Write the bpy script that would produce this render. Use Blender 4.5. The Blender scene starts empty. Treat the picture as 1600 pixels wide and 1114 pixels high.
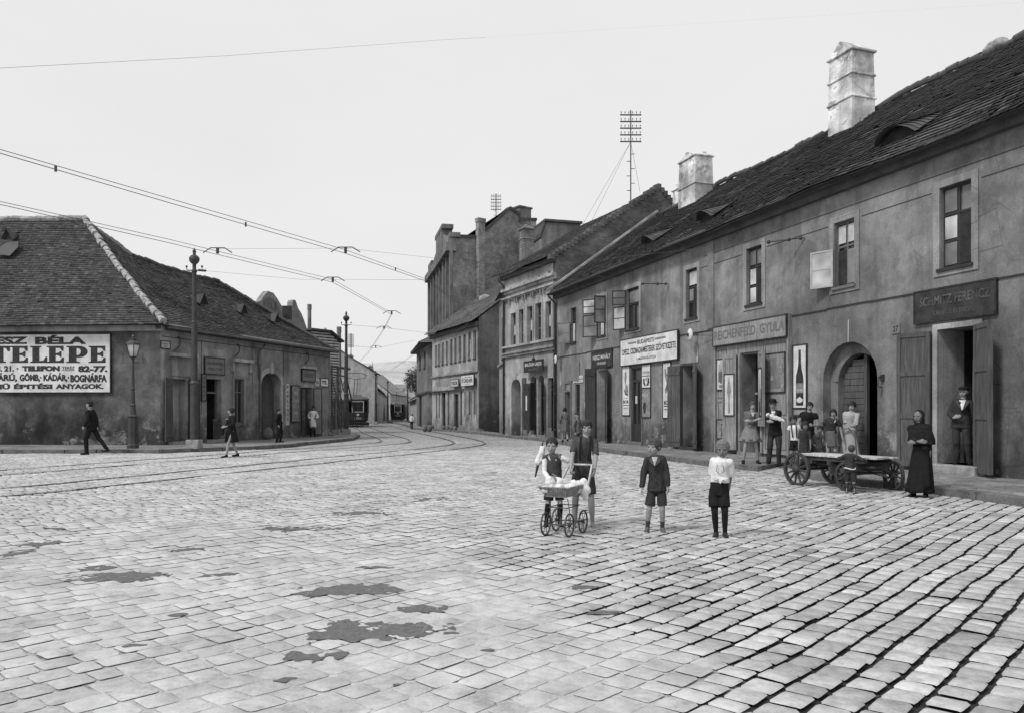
import bpy, bmesh, math, random
import numpy as np
from mathutils import Vector, Matrix, noise as mnoise
rnd = random.Random(11)
V = Vector
scene = bpy.context.scene
COL = scene.collection
# ---- camera constants (surveyed from the photograph) ----
F, H, CX, CY = 1200.0, 1.45, 800.0, 643.0
PAV = 0.13
def gp(px, py, z=0.0):
    Y = F * (H - z) / (py - CY)
    return V(((px - CX) / F * Y, Y, z))
def at(px, py, Y):
    return V(((px - CX) / F * Y, Y, H + (CY - py) * Y / F))
def sstep(a, b, x):
    t = min(1, max(0, (x - a) / (b - a)))
    return t * t * (3 - 2 * t)

# ---------------------------------------------------------------- materials
class G:
    def __init__(s, name):
        s.m = bpy.data.materials.new(name); s.m.use_nodes = True
        s.nt = s.m.node_tree; s.nt.nodes.clear()
        s.out = s.nt.nodes.new('ShaderNodeOutputMaterial')
        s.b = s.nt.nodes.new('ShaderNodeBsdfPrincipled')
        s.nt.links.new(s.b.outputs[0], s.out.inputs[0])
        s.pos = s.nt.nodes.new('ShaderNodeNewGeometry').outputs['Position']
    def put(s, sock, v):
        if isinstance(v, bpy.types.NodeSocket): s.nt.links.new(v, sock)
        elif sock.type == 'RGBA': sock.default_value = (v, v, v, 1)
        else: sock.default_value = v
    def math(s, op, a, b=0.0, c=None, clamp=False):
        n = s.nt.nodes.new('ShaderNodeMath'); n.operation = op; n.use_clamp = clamp
        s.put(n.inputs[0], a); s.put(n.inputs[1], b)
        if c is not None: s.put(n.inputs[2], c)
        return n.outputs[0]
    def scale(s, v=(1, 1, 1), vec=None, rot=(0, 0, 0)):
        n = s.nt.nodes.new('ShaderNodeMapping'); s.nt.links.new(vec or s.pos, n.inputs[0])
        n.inputs['Scale'].default_value = v; n.inputs['Rotation'].default_value = rot
        return n.outputs[0]
    def noise(s, sc, det=3, ro=.55, vec=None, dist=0.0):
        n = s.nt.nodes.new('ShaderNodeTexNoise'); s.nt.links.new(vec or s.pos, n.inputs['Vector'])
        n.inputs['Scale'].default_value = sc; n.inputs['Detail'].default_value = det
        n.inputs['Roughness'].default_value = ro; n.inputs['Distortion'].default_value = dist
        return n.outputs[0]
    def voro(s, sc, vec=None, feat='F1', out='Distance'):
        n = s.nt.nodes.new('ShaderNodeTexVoronoi'); s.nt.links.new(vec or s.pos, n.inputs['Vector'])
        n.feature = feat; n.inputs['Scale'].default_value = sc
        return n.outputs[out]
    def rng(s, x, a, b, c=0.0, d=1.0, smooth=True):
        n = s.nt.nodes.new('ShaderNodeMapRange'); s.put(n.inputs[0], x)
        if smooth: n.interpolation_type = 'SMOOTHSTEP'
        for i, v in enumerate((a, b, c, d)): s.put(n.inputs[i + 1], v)
        return n.outputs[0]
    def mix(s, f, a, b):
        return s.math('ADD', s.math('MULTIPLY', a, s.math('SUBTRACT', 1.0, f)), s.math('MULTIPLY', b, f))
    def mul(s, a, b): return s.math('MULTIPLY', a, b)
    def z(s):
        n = s.nt.nodes.new('ShaderNodeSeparateXYZ'); s.nt.links.new(s.pos, n.inputs[0]); return n.outputs[2]
    def attr(s, name='tone'):
        n = s.nt.nodes.new('ShaderNodeAttribute'); n.attribute_name = name; return n.outputs['Fac']
    def done(s, col, rough=.85, bump=None, bs=.3, bd=.02, spec=.3):
        s.put(s.b.inputs['Base Color'], col); s.put(s.b.inputs['Roughness'], rough)
        s.b.inputs['Specular IOR Level'].default_value = spec
        if bump is not None:
            n = s.nt.nodes.new('ShaderNodeBump'); n.inputs['Strength'].default_value = bs
            n.inputs['Distance'].default_value = bd
            s.nt.links.new(bump, n.inputs['Height']); s.nt.links.new(n.outputs[0], s.b.inputs['Normal'])
        return s.m

def m_plain(name, v, rough=.8, var=.15, sc=6, bump=.2, bd=.01, spec=.3):
    g = G(name); n = g.noise(sc, 4); n2 = g.noise(sc * 9, 2)
    col = g.mul(v, g.math('ADD', g.rng(n, .3, .7, 1 - var, 1 + var, False), g.rng(n2, .3, .7, -var * .5, var * .5, False)))
    return g.done(col, rough, n2, bump, bd, spec)

def m_plaster(name, v, stain=.35, base_dark=.5, patch=.0, patch_v=.45, damp_h=1.1, streak=.3, all_=False):
    g = G(name); z = g.z()
    big = g.noise(.45, 5, .6); med = g.noise(1.9, 5, .65, dist=.6); fine = g.noise(22, 4, .6)
    st = g.noise(1.0, 4, .6, g.scale((2.2, 2.2, .22)))
    col = g.mul(v, g.rng(big, .32, .68, 1 - stain, 1 + stain * .8))
    col = g.mul(col, g.rng(med, .3, .7, 1 - stain * .6, 1 + stain * .5))
    col = g.mul(col, g.rng(st, .38, .66, 1 + streak * .3, 1 - streak))
    col = g.mul(col, g.rng(fine, .3, .7, .86, 1.14, False))
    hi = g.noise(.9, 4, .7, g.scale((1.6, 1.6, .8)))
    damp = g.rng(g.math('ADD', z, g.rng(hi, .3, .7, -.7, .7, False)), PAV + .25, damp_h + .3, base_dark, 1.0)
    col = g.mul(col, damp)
    if patch > 0:
        pn = g.noise(1.25, 9, .72, g.scale((1, 1, 1.3)))
        pf = g.rng(pn, .56 - patch * .03, .60 - patch * .02, 0, .75)
        low = g.rng(z, .2, 2.0, 1, .0) if not all_ else 1.0
        pf = g.mul(pf, g.math('ADD', low, .05))
        col = g.mix(pf, col, g.mul(patch_v, g.mul(g.rng(fine, .3, .7, .6, 1.3, False), g.rng(med, .3, .7, .5, 1.3))))
    rp = g.rng(g.noise(.75, 6, .58, g.scale((1, 1, 1.15)), .3), .50, .59, 0, 1); rp2 = g.rng(g.noise(1.15, 8, .66, g.scale((1, 1, .8), rot=(.4, .2, .9))), .54, .62, 0, 1)
    col = g.mul(col, g.mul(g.rng(rp, 0, 1, 1 - stain * .22, 1 + stain * .45, False), g.rng(rp2, 0, 1, 1.0, 1 - stain * .55, False)))
    ck = g.rng(g.voro(.9, g.scale((1, 1, .7), vec=None), 'DISTANCE_TO_EDGE'), .0, .006, 1, 0); cm = g.rng(g.noise(.8, 3), .52, .6, 0, 1)
    col = g.mul(col, g.math('SUBTRACT', 1.0, g.mul(g.mul(ck, cm), .45)))
    bump = g.math('ADD', g.mul(med, .8), g.mul(fine, .35))
    return g.done(col, .92, bump, .45, .03, .15)

def m_tiles(name, v, var=.45, lichen=.3):
    g = G(name); t = g.attr(); big = g.noise(.5, 5, .6); n = g.noise(30, 3); sp = g.noise(7, 5, .7)
    col = g.mul(v, g.math('ADD', 1 - var, g.mul(t, 2 * var)))
    col = g.mul(col, g.rng(big, .3, .7, .85, 1.18)); col = g.mul(col, g.rng(n, .3, .7, .75, 1.25, False))
    col = g.mix(g.mul(g.rng(sp, .62, .72, 0, 1), lichen), col, .30)
    return g.done(col, .9, n, .4, .01, .15)

def m_brick(name, v, mortar=.3, sx=1.0):
    # courses run along whichever horizontal direction the wall takes
    g = G(name); nt = g.nt
    sp = nt.nodes.new('ShaderNodeSeparateXYZ'); nt.links.new(g.pos, sp.inputs[0])
    h = g.math('ADD', sp.outputs[0], g.mul(sp.outputs[1], .6))
    cb = nt.nodes.new('ShaderNodeCombineXYZ'); nt.links.new(h, cb.inputs[0]); nt.links.new(sp.outputs[2], cb.inputs[1])
    br = nt.nodes.new('ShaderNodeTexBrick'); nt.links.new(cb.outputs[0], br.inputs['Vector'])
    br.inputs['Scale'].default_value = 1.0; br.inputs['Brick Width'].default_value = .28; br.inputs['Row Height'].default_value = .08
    br.inputs['Mortar Size'].default_value = .010
    br.inputs['Color1'].default_value = (.7, .7, .7, 1); br.inputs['Color2'].default_value = (1.2, 1.2, 1.2, 1)
    br.inputs['Mortar'].default_value = (mortar / v,) * 3 + (1,)
    big = g.noise(.35, 6, .65); med = g.noise(1.6, 6, .7)
    bw = nt.nodes.new('ShaderNodeRGBToBW'); nt.links.new(br.outputs['Color'], bw.inputs[0])
    col = g.mul(g.mul(v, bw.outputs[0]), g.rng(big, .32, .68, .62, 1.35)); col = g.mul(col, g.rng(med, .3, .7, .75, 1.25))
    return g.done(col, .92, g.math('SUBTRACT', g.mul(med, .5), br.outputs['Fac']), .4, .01, .15)

def m_glass(name, v=.03, rough=.08):
    g = G(name); n = g.noise(1.3, 2)
    return g.done(g.mul(v, g.rng(n, .3, .7, .6, 1.5)), g.rng(n, .3, .7, rough, rough * 2.2), g.noise(2.2, 1), .08, .02, .6)

def m_wood(name, v, rough=.7):
    g = G(name); gr = g.noise(3.0, 5, .65, g.scale((9, 9, .7))); n = g.noise(1.1, 4)
    col = g.mul(v, g.mul(g.rng(gr, .3, .7, .65, 1.35), g.rng(n, .3, .7, .8, 1.2)))
    return g.done(col, rough, gr, .35, .01, .3)

M = {}
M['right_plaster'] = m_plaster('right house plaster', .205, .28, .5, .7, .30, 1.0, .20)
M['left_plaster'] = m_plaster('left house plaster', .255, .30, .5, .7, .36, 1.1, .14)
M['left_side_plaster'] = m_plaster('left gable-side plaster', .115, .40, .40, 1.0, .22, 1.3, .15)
M['light_plaster'] = m_plaster('pale facade plaster', .35, .24, .55, .2, .4, 1.2, .16)
M['mid_plaster'] = m_plaster('grey facade plaster', .26, .22, .5, .2, .4, 1.4, .15)
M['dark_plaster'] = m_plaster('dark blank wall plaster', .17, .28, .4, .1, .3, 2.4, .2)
M['far_plaster'] = m_plaster('far wall plaster', .19, .2, .7, 0, .4, 1, .2)
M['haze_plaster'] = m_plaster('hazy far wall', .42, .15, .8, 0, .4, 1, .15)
M['trim'] = m_plaster('trim plaster', .27, .2, .6, 0, .4, .6, .3)
M['white_trim'] = m_plaster('pale trim', .36, .2, .6, 0, .4, .6, .3)
M['line'] = m_plain('incised dark line', .05)
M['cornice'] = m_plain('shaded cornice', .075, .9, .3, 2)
M['chimney'] = m_plaster('whitewashed chimney', .66, .40, 1, .75, .28, .2, .25, True)
M['chimney_brick'] = m_brick('chimney brick', .10)
M['tiles'] = m_tiles('old roof tiles', .125, .22, .2)
M['tiles_left'] = m_tiles('old beaver tail tiles', .066, .5, .5)
M['tiles_far'] = m_tiles('far roof tiles', .12, .2, .2)
M['ridge'] = m_plain('mortared ridge tiles', .30, .9, .5, 5, .5, .02)
M['brick'] = m_brick('fire wall brick', .125, .12)
M['bigbrick'] = m_brick('grey brick gable', .26, .3)
M['bigface'] = m_plaster('factory street face', .17, .2, .9, 0, .4, .5, .3)
M['glass'] = m_glass('dark window glass', .025, .1)
M['glass_light'] = m_glass('curtained and sky-reflecting glass', .42, .25)  # pale tone paints curtain and sky reflection into the pane
M['glass_mid'] = m_glass('mid-grey window glass', .16, .2)  # pane tone between the dark and the pale glass
M['dark_frame'] = m_plain('dark window paint', .035, .6)
M['frame'] = m_plain('grey window paint', .14, .6)
M['frame_light'] = m_plain('pale window paint', .38, .6)
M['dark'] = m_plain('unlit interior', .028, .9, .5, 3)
M['jamb'] = m_plaster('limewashed jamb', .33, .25, .6, .3, .3, .8, .3)
M['shutter'] = m_wood('weathered shutter boards', .08)
M['shutter_dark'] = m_wood('dark shutter boards', .04)
M['gate'] = m_wood('old gate boards', .085)
M['panel'] = m_wood('painted shopfront panels', .24)
M['iron'] = m_plain('dark painted iron', .045, .55, .3, 4, .2, .01, .4)
M['iron_light'] = m_plain('grey painted iron', .10, .6, .3, 3)
M['zinc'] = m_plain('zinc sheet', .16, .5, .3, 2)
M['wire'] = m_plain('copper wire', .10, .6)
M['white'] = m_plain('white enamel', .62, .5, .22, 2.2, .1)
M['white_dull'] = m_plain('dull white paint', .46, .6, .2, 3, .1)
M['black'] = m_plain('black lettering', .03, .6, .6, 9)
M['grey_letter'] = m_plain('faded lettering', .16, .8)
M['dim_letter'] = m_plain('weathered lettering', .085, .8, .6, 5)
M['light_letter'] = m_plain('pale lettering', .55, .7)
M['signgrey'] = m_plain('grey painted board', .17, .7, .2, 3)
M['signdark'] = m_plain('dark painted board', .035, .7, .5, 4)
M['poster_mid'] = m_plain('printed poster grey', .22, .6, .4, 8)
M['poster_dark'] = m_plain('printed poster dark', .06, .5, .3, 8)
M['stone'] = m_plain('hewn stone', .27, .9, .3, 5, .5, .02)
M['kerb'] = m_plain('kerb stone', .13, .9, .35, 3, .5, .02)
M['wood_light'] = m_wood('bare worn wood', .42)
M['wood_mid'] = m_wood('grey wood', .26)
M['wood_dark'] = m_wood('dark cart wood', .05)
M['hair_dark'] = m_plain('dark hair', .02, .6, .3, 40)
M['hair_mid'] = m_plain('brown hair', .055, .6, .3, 40)
M['hair_fair'] = m_plain('cropped fair hair', .15, .7, .2, 40)
M['skin'] = m_plain('skin', .28, .6, .06, 8, .05)
M['skin_dark'] = m_plain('darker shaded skin', .17, .6, .08, 8, .05)  # darker skin tone; carries the painted shade on the fair boy's face
M['eye'] = m_plain('eye', .03, .4)
for nm, v in dict(black=.018, dark=.04, charcoal=.065, grey=.12, mid=.2, light=.38, white=.68).items():
    M['c_' + nm] = m_plain('cloth ' + nm, v, .95, .16, 14, .35, .006, .08)
M['tram_dark'] = m_plain('tram paint', .035, .4, .2, 2)
M['tram_light'] = m_plain('tram roof', .22, .6, .2, 2)
M['leaf'] = m_plain('leaves', .10, .7, .5, 3)
M['bark'] = m_plain('bark', .06, .9, .3, 6)
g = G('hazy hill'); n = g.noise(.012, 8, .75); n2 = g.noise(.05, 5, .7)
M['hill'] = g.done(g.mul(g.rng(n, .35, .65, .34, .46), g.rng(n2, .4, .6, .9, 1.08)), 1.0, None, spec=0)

# ---------------------------------------------------------------- mesh builder
def ob(name, me, parent=None, loc=None):
    o = bpy.data.objects.new(name, me); COL.objects.link(o)
    if parent is not None: o.parent = parent
    if loc is not None: o.location = loc
    return o
def tag(o, label=None, cat=None, group=None, kind=None):
    for k, v in (('label', label), ('category', cat), ('group', group), ('kind', kind)):
        if v: o[k] = v
    return o
def thing(name, label, cat, loc=(0, 0, 0), rot=0.0, group=None):
    o = ob(name, None); o.location = loc; o.rotation_euler = (0, 0, rot)
    o.empty_display_size = .2
    return tag(o, label, cat, group)
def org(parent):
    """world place of a root that is not rotated"""
    p = V((0, 0, 0))
    while parent is not None:
        p += parent.location; parent = parent.parent
    return p

class MB:
    def __init__(s, local=False): s.v = []; s.f = []; s.t = []; s.local = local; s.tone = 0.5
    def add(s, vs, fs):
        k = len(s.v); s.v += [tuple(p) for p in vs]; s.f += [tuple(i + k for i in f) for f in fs]
        s.t += [s.tone] * len(vs); return s
    def quad(s, a, b, c, d): return s.add([a, b, c, d], [(0, 1, 2, 3)])
    def obox(s, o, a, b, c):
        o, a, b, c = V(o), V(a), V(b), V(c)
        vs = [o, o + a, o + a + b, o + b, o + c, o + a + c, o + a + b + c, o + b + c]
        fl = [(0, 3, 2, 1), (4, 5, 6, 7), (0, 1, 5, 4), (1, 2, 6, 5), (2, 3, 7, 6), (3, 0, 4, 7)]
        if a.cross(b).dot(c) < 0: fl = [f[::-1] for f in fl]
        return s.add(vs, fl)
    def box(s, c, sz):
        c = V(c); h = V(sz) / 2
        return s.obox(c - h, (sz[0], 0, 0), (0, sz[1], 0), (0, 0, sz[2]))
    def frame(s, d):
        d = V(d).normalized(); a = V((0, 0, 1)) if abs(d.z) < .9 else V((1, 0, 0))
        x = d.cross(a).normalized(); return x, d.cross(x).normalized()
    def lathe(s, o, axis, prof, n=16, cap=True, sy=1.0, x=None):
        """prof: list of (dist along axis, radius)"""
        o = V(o); axis = V(axis).normalized(); X, Y = s.frame(axis)
        if x is not None: X = V(x).normalized(); Y = axis.cross(X).normalized()
        vs = []; fs = []
        for h, r in prof:
            for i in range(n):
                a = 2 * math.pi * i / n
                vs.append(o + axis * h + X * (r * math.cos(a)) + Y * (r * sy * math.sin(a)))
        for j in range(len(prof) - 1):
            for i in range(n):
                i2 = (i + 1) % n
                fs.append((j * n + i, j * n + i2, (j + 1) * n + i2, (j + 1) * n + i))
        if cap: fs.append(tuple(range(n))[::-1]); fs.append(tuple((len(prof) - 1) * n + i for i in range(n)))
        return s.add(vs, fs)
    def cyl(s, a, b, r, r2=None, n=10):
        a, b = V(a), V(b); d = b - a
        return s.lathe(a, d, [(0, r), (d.length, r if r2 is None else r2)], n)
    def tube(s, pts, r, n=6):
        pts = [V(p) for p in pts]; vs = []; fs = []
        for k, p in enumerate(pts):
            d = (pts[min(k + 1, len(pts) - 1)] - pts[max(k - 1, 0)])
            X, Y = s.frame(d)
            for i in range(n):
                a = 2 * math.pi * i / n; vs.append(p + X * r * math.cos(a) + Y * r * math.sin(a))
        for j in range(len(pts) - 1):
            for i in range(n):
                i2 = (i + 1) % n; fs.append((j * n + i, j * n + i2, (j + 1) * n + i2, (j + 1) * n + i))
        fs.append(tuple(range(n))[::-1]); fs.append(tuple((len(pts) - 1) * n + i for i in range(n)))
        return s.add(vs, fs)
    def ell(s, c, r, rot=None, n=14, m=9):
        c = V(c); vs = []; fs = []
        if not hasattr(r, '__len__'): r = (r, r, r)
        for j in range(m + 1):
            th = math.pi * j / m
            for i in range(n):
                a = 2 * math.pi * i / n
                p = V((r[0] * math.sin(th) * math.cos(a), r[1] * math.sin(th) * math.sin(a), r[2] * math.cos(th)))
                if rot is not None: p = rot @ p
                vs.append(c + p)
        for j in range(m):
            for i in range(n):
                i2 = (i + 1) % n; fs.append((j * n + i, (j + 1) * n + i, (j + 1) * n + i2, j * n + i2))
        return s.add(vs, fs)
    def cap(s, a, b, r0, r1, n=12, sx=1.0):
        """tapered capsule"""
        a, b = V(a), V(b); d = b - a; L = d.length
        if L < 1e-6: return s.ell(a, r0)
        prof = [(-r0 * math.cos(t), max(1e-4, r0 * math.sin(t))) for t in (0.12, .5, .9, 1.3)]
        prof += [(0, r0), (L, r1)] + [(L + r1 * math.cos(t), max(1e-4, r1 * math.sin(t))) for t in (1.3, .9, .5, .12)]
        return s.lathe(a, d, prof, n)
    def build(s, name, mat, parent=None, smooth=False, bevel=0.0, place=None):
        """vertices are world coordinates unless the builder is local"""
        me = bpy.data.meshes.new(name)
        vs = s.v; o_ = V((0, 0, 0))
        if not s.local:
            if parent is not None: o_ = org(parent)
            elif place is not None: o_ = V(place)
        if o_.length > 0: vs = [(p[0] - o_.x, p[1] - o_.y, p[2] - o_.z) for p in vs]
        me.from_pydata(vs, [], s.f); me.materials.append(M[mat] if isinstance(mat, str) else mat)
        if len(set(s.t)) > 1:
            a = me.attributes.new('tone', 'FLOAT', 'POINT'); a.data.foreach_set('value', s.t)
        if smooth: me.polygons.foreach_set('use_smooth', [True] * len(me.polygons))
        me.update()
        o = ob(name, me, parent)
        if parent is None and place is not None: o.location = place
        if bevel:
            m = o.modifiers.new('bevel', 'BEVEL'); m.width = bevel; m.segments = 2; m.limit_method = 'ANGLE'
        return o

# ---------------------------------------------------------------- walls
class Wall:
    def __init__(s, A, B):
        s.A = V((A[0], A[1], 0)); s.B = V((B[0], B[1], 0)); d = s.B - s.A; s.L = d.length; s.u = d / s.L
        s.n = V((s.u.y, -s.u.x, 0))
        if s.n.dot(-s.A) < 0: s.n = -s.n
    def s_of(w, px):
        rx = (px - CX) / F; return (rx * w.A.y - w.A.x) / (w.u.x - rx * w.u.y)
    def z_of(w, px, py):
        Y = w.A.y + w.u.y * w.s_of(px); return H + (CY - py) * Y / F
    def P(w, s, z, d=0.0):
        p = w.A + w.u * s + w.n * d; return V((p.x, p.y, z))
    def px_rect(w, x0, x1, yt, yb):
        """yt, yb measured at the middle column"""
        a, b = sorted((w.s_of(x0), w.s_of(x1))); m = (x0 + x1) / 2
        return a, b, w.z_of(m, yb), w.z_of(m, yt)
    def bx(w, mb, s0, s1, z0, z1, d0, d1):
        return mb.obox(w.P(s0, z0, d0), w.u * (s1 - s0), w.n * (d1 - d0), V((0, 0, z1 - z0)))

def arch_pts(s0, s1, zs, zt, n=14):
    c = (s0 + s1) / 2; r = (s1 - s0) / 2
    return [(c - r * math.cos(math.pi * k / n), zs + (zt - zs) * math.sin(math.pi * k / n)) for k in range(n + 1)]

def facade(W, s0, s1, z0, z1, ops, mat, parent, depth=.35, name='wall', rmat=None):
    """ops: (s0, s1, z0, z1, spring or None); a wall sheet with real openings and reveals"""
    mb = MB(); rv = mb if rmat is None else MB()
    S = sorted({s0, s1} | {o[i] for o in ops for i in (0, 1)}); Z = sorted({z0, z1} | {o[i] for o in ops for i in (2, 3)})
    S = [x for x in S if s0 - 1e-6 <= x <= s1 + 1e-6]; Z = [x for x in Z if z0 - 1e-6 <= x <= z1 + 1e-6]
    for i in range(len(S) - 1):
        for j in range(len(Z) - 1):
            cs, cz = (S[i] + S[i + 1]) / 2, (Z[j] + Z[j + 1]) / 2
            if any(o[0] < cs < o[1] and o[2] < cz < o[3] for o in ops): continue
            mb.quad(W.P(S[i], Z[j]), W.P(S[i + 1], Z[j]), W.P(S[i + 1], Z[j + 1]), W.P(S[i], Z[j + 1]))
    for o in ops:
        a, b, c, d = o[:4]; sp = o[4] if len(o) > 4 else None
        dd = o[5] if len(o) > 5 else depth
        if sp is None: loop = [(a, c), (a, d), (b, d), (b, c)]
        else:
            ar = arch_pts(a, b, sp, d); loop = [(a, c)] + ar + [(b, c)]
            for k in range(len(ar) - 1):
                (p, q), (r, t) = ar[k], ar[k + 1]
                mb.quad(W.P(p, q), W.P(r, t), W.P(r, d), W.P(p, d))
        loop = loop + [loop[0]]
        for k in range(len(loop) - 1):
            (p, q), (r, t) = loop[k], loop[k + 1]
            rv.quad(W.P(p, q), W.P(p, q, -dd), W.P(r, t, -dd), W.P(r, t))
    w = mb.build(name, mat, parent)
    if rv is not mb: rv.build('jamb', rmat, parent)
    return w

def window(W, r, parent, inset=.12, cols=2, bars=(.62,), fmat='dark_frame', gmat='glass', surround=None, sill=True, fw=.05, sm='trim', curtain_or_painted_pane=None, name='window'):
    a, b, c, d = r; mb = MB(); th = .05
    W.bx(mb, a, b, c, c + fw, -inset - th, -inset); W.bx(mb, a, b, d - fw, d, -inset - th, -inset)
    W.bx(mb, a, a + fw, c + fw, d - fw, -inset - th, -inset); W.bx(mb, b - fw, b, c + fw, d - fw, -inset - th, -inset)
    for k in range(1, cols):
        s = a + (b - a) * k / cols; W.bx(mb, s - fw * .5, s + fw * .5, c + fw, d - fw, -inset - th + .004, -inset + .006)
    for t in bars:
        z = c + (d - c) * t; W.bx(mb, a + fw, b - fw, z - fw * .45, z + fw * .45, -inset - th + .008, -inset + .012)
    if sill: W.bx(mb, a - .05, b + .05, c - .07, c - .002, -inset - th, .07)
    o = mb.build(name, fmat, parent)
    g_ = MB(); g_.quad(W.P(a, c, -inset - .03), W.P(b, c, -inset - .03), W.P(b, d, -inset - .03), W.P(a, d, -inset - .03))
    g_.build('pane', gmat, o)
    if curtain_or_painted_pane:
        cc = MB()
        s_a, s_b, z_a, z_b = curtain_or_painted_pane
        n = 10
        for k in range(n):
            x0 = a + (b - a) * (s_a + (s_b - s_a) * k / n); x1 = a + (b - a) * (s_a + (s_b - s_a) * (k + 1) / n)
            w0, w1 = (.015 * (k % 2), .015 * ((k + 1) % 2))
            cc.quad(W.P(x0, c + (d - c) * z_a, -inset - .022 + w0 * .3), W.P(x1, c + (d - c) * z_a, -inset - .022 + w1 * .3),
                    W.P(x1, c + (d - c) * z_b, -inset - .022 + w1 * .3), W.P(x0, c + (d - c) * z_b, -inset - .022 + w0 * .3))
        cc.build('curtain_or_painted_pane', 'white_dull', o)
    if surround:
        k = surround; sb = MB()
        W.bx(sb, a - k, a - .002, c - k, d + k, .002, .03); W.bx(sb, b + .002, b + k, c - k, d + k, .002, .03)
        W.bx(sb, a - .002, b + .002, d + .002, d + k, .002, .028); W.bx(sb, a - .06, b + .06, c - k, c - .072, .002, .028)
        sb.build('surround', sm, o)
    return o

def leaf(W, name, sh, z0, z1, width, ang, dirn, parent, mat='shutter', style='panel', d0=.02, th=.04, gmat='glass'):
    """a hinged leaf: sh hinge position, dirn +1/-1 along the wall when flat, ang degrees opened away from the wall"""
    t = math.radians(ang); a = W.u * dirn * math.cos(t) + W.n * math.sin(t)
    b = -W.u * dirn * math.sin(t) + W.n * math.cos(t)
    o = W.P(sh, z0, d0); mb = MB(); Zv = V((0, 0, z1 - z0)); h = z1 - z0
    def bar(x0, x1, y0, y1, t0, t1):
        mb.obox(o + a * x0 + b * t0 + V((0, 0, y0)), a * (x1 - x0), b * (t1 - t0), V((0, 0, y1 - y0)))
    w = width
    if style == 'glass':
        f = .045
        bar(0, f, 0, h, 0, th); bar(w - f, w, 0, h, 0, th); bar(f, w - f, 0, f, 0, th); bar(f, w - f, h - f, h, 0, th)
        bar(f, w - f, h * .5 - .015, h * .5 + .015, .004, th - .004)
        r = mb.build(name, mat, parent)
        gg = MB(); gg.obox(o + a * f + b * th * .45 + V((0, 0, f)), a * (w - 2 * f), b * .006, V((0, 0, h - 2 * f))); gg.build('pane', gmat, r)
        return r
    bar(0, w, 0, h, .008, th - .008)
    if style == 'panel':
        f = min(.09, w * .2)
        for t0, t1 in ((-.012, .0075), (th - .0075, th + .012)):
            bar(0, f, 0, h, t0, t1); bar(w - f, w, 0, h, t0, t1)
            for y in (0, h * .36, h * .68, h - .1): bar(f, w - f, y, y + .1, t0, t1)
    else:
        n = max(2, int(w / .16))
        for k in range(n):
            x0 = w * k / n + .006
            for t0, t1 in ((.001, .0078), (th - .0078, th - .001)): bar(x0, w * (k + 1) / n - .006, 0, h, t0, t1)
        for y in (.18, h - .32): bar(.02, w - .02, y, y + .11, -.018, .0005); bar(.02, w - .02, y, y + .11, th - .0005, th + .018)
    return mb.build(name, mat, parent)

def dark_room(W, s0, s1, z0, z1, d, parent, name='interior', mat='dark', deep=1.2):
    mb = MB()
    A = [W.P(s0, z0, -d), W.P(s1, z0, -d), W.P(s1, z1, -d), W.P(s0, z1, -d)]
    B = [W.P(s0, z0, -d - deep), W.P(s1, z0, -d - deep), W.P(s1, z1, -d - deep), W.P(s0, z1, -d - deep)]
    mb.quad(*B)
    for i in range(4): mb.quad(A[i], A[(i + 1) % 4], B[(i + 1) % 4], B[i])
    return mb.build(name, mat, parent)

def text(W, s0, s1, z0, z1, string, mat, parent, d=.03, bold=.02, name='lettering', flip=None):
    cu = bpy.data.curves.new('t', 'FONT'); cu.body = string; cu.offset = bold; cu.resolution_u = 3; cu.extrude = .0
    o = bpy.data.objects.new('t', cu); COL.objects.link(o); bpy.context.view_layer.update()
    me = bpy.data.meshes.new_from_object(o.evaluated_get(bpy.context.evaluated_depsgraph_get()))
    bpy.data.objects.remove(o)
    xs = [v.co.x for v in me.vertices]; ys = [v.co.y for v in me.vertices]
    x0, x1, y0, y1 = min(xs), max(xs), min(ys), max(ys)
    # letters read left to right as seen from outside
    rev = W.n.cross(W.u).z > 0
    rev = W.u.cross(V((0, 0, 1))).dot(W.n) < 0
    o_ = org(parent)
    for v in me.vertices:
        t = (v.co.x - x0) / (x1 - x0); q = (v.co.y - y0) / (y1 - y0)
        s = s0 + (s1 - s0) * t if not rev else s1 - (s1 - s0) * t
        v.co = W.P(s, z0 + (z1 - z0) * q, d) - o_
    me.materials.append(M[mat]); me.name = name
    return ob(name, me, parent)

def prism(mb, pts, n, t):
    """extruded polygon; pts world points in order, n thickness vector"""
    k = len(pts); a = [V(p) for p in pts]; b = [p + V(n) * t for p in a]
    mb.add(a + b, [tuple(range(k))[::-1], tuple(range(k, 2 * k))] + [(i, (i + 1) % k, k + (i + 1) % k, k + i) for i in range(k)])
    return mb

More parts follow.
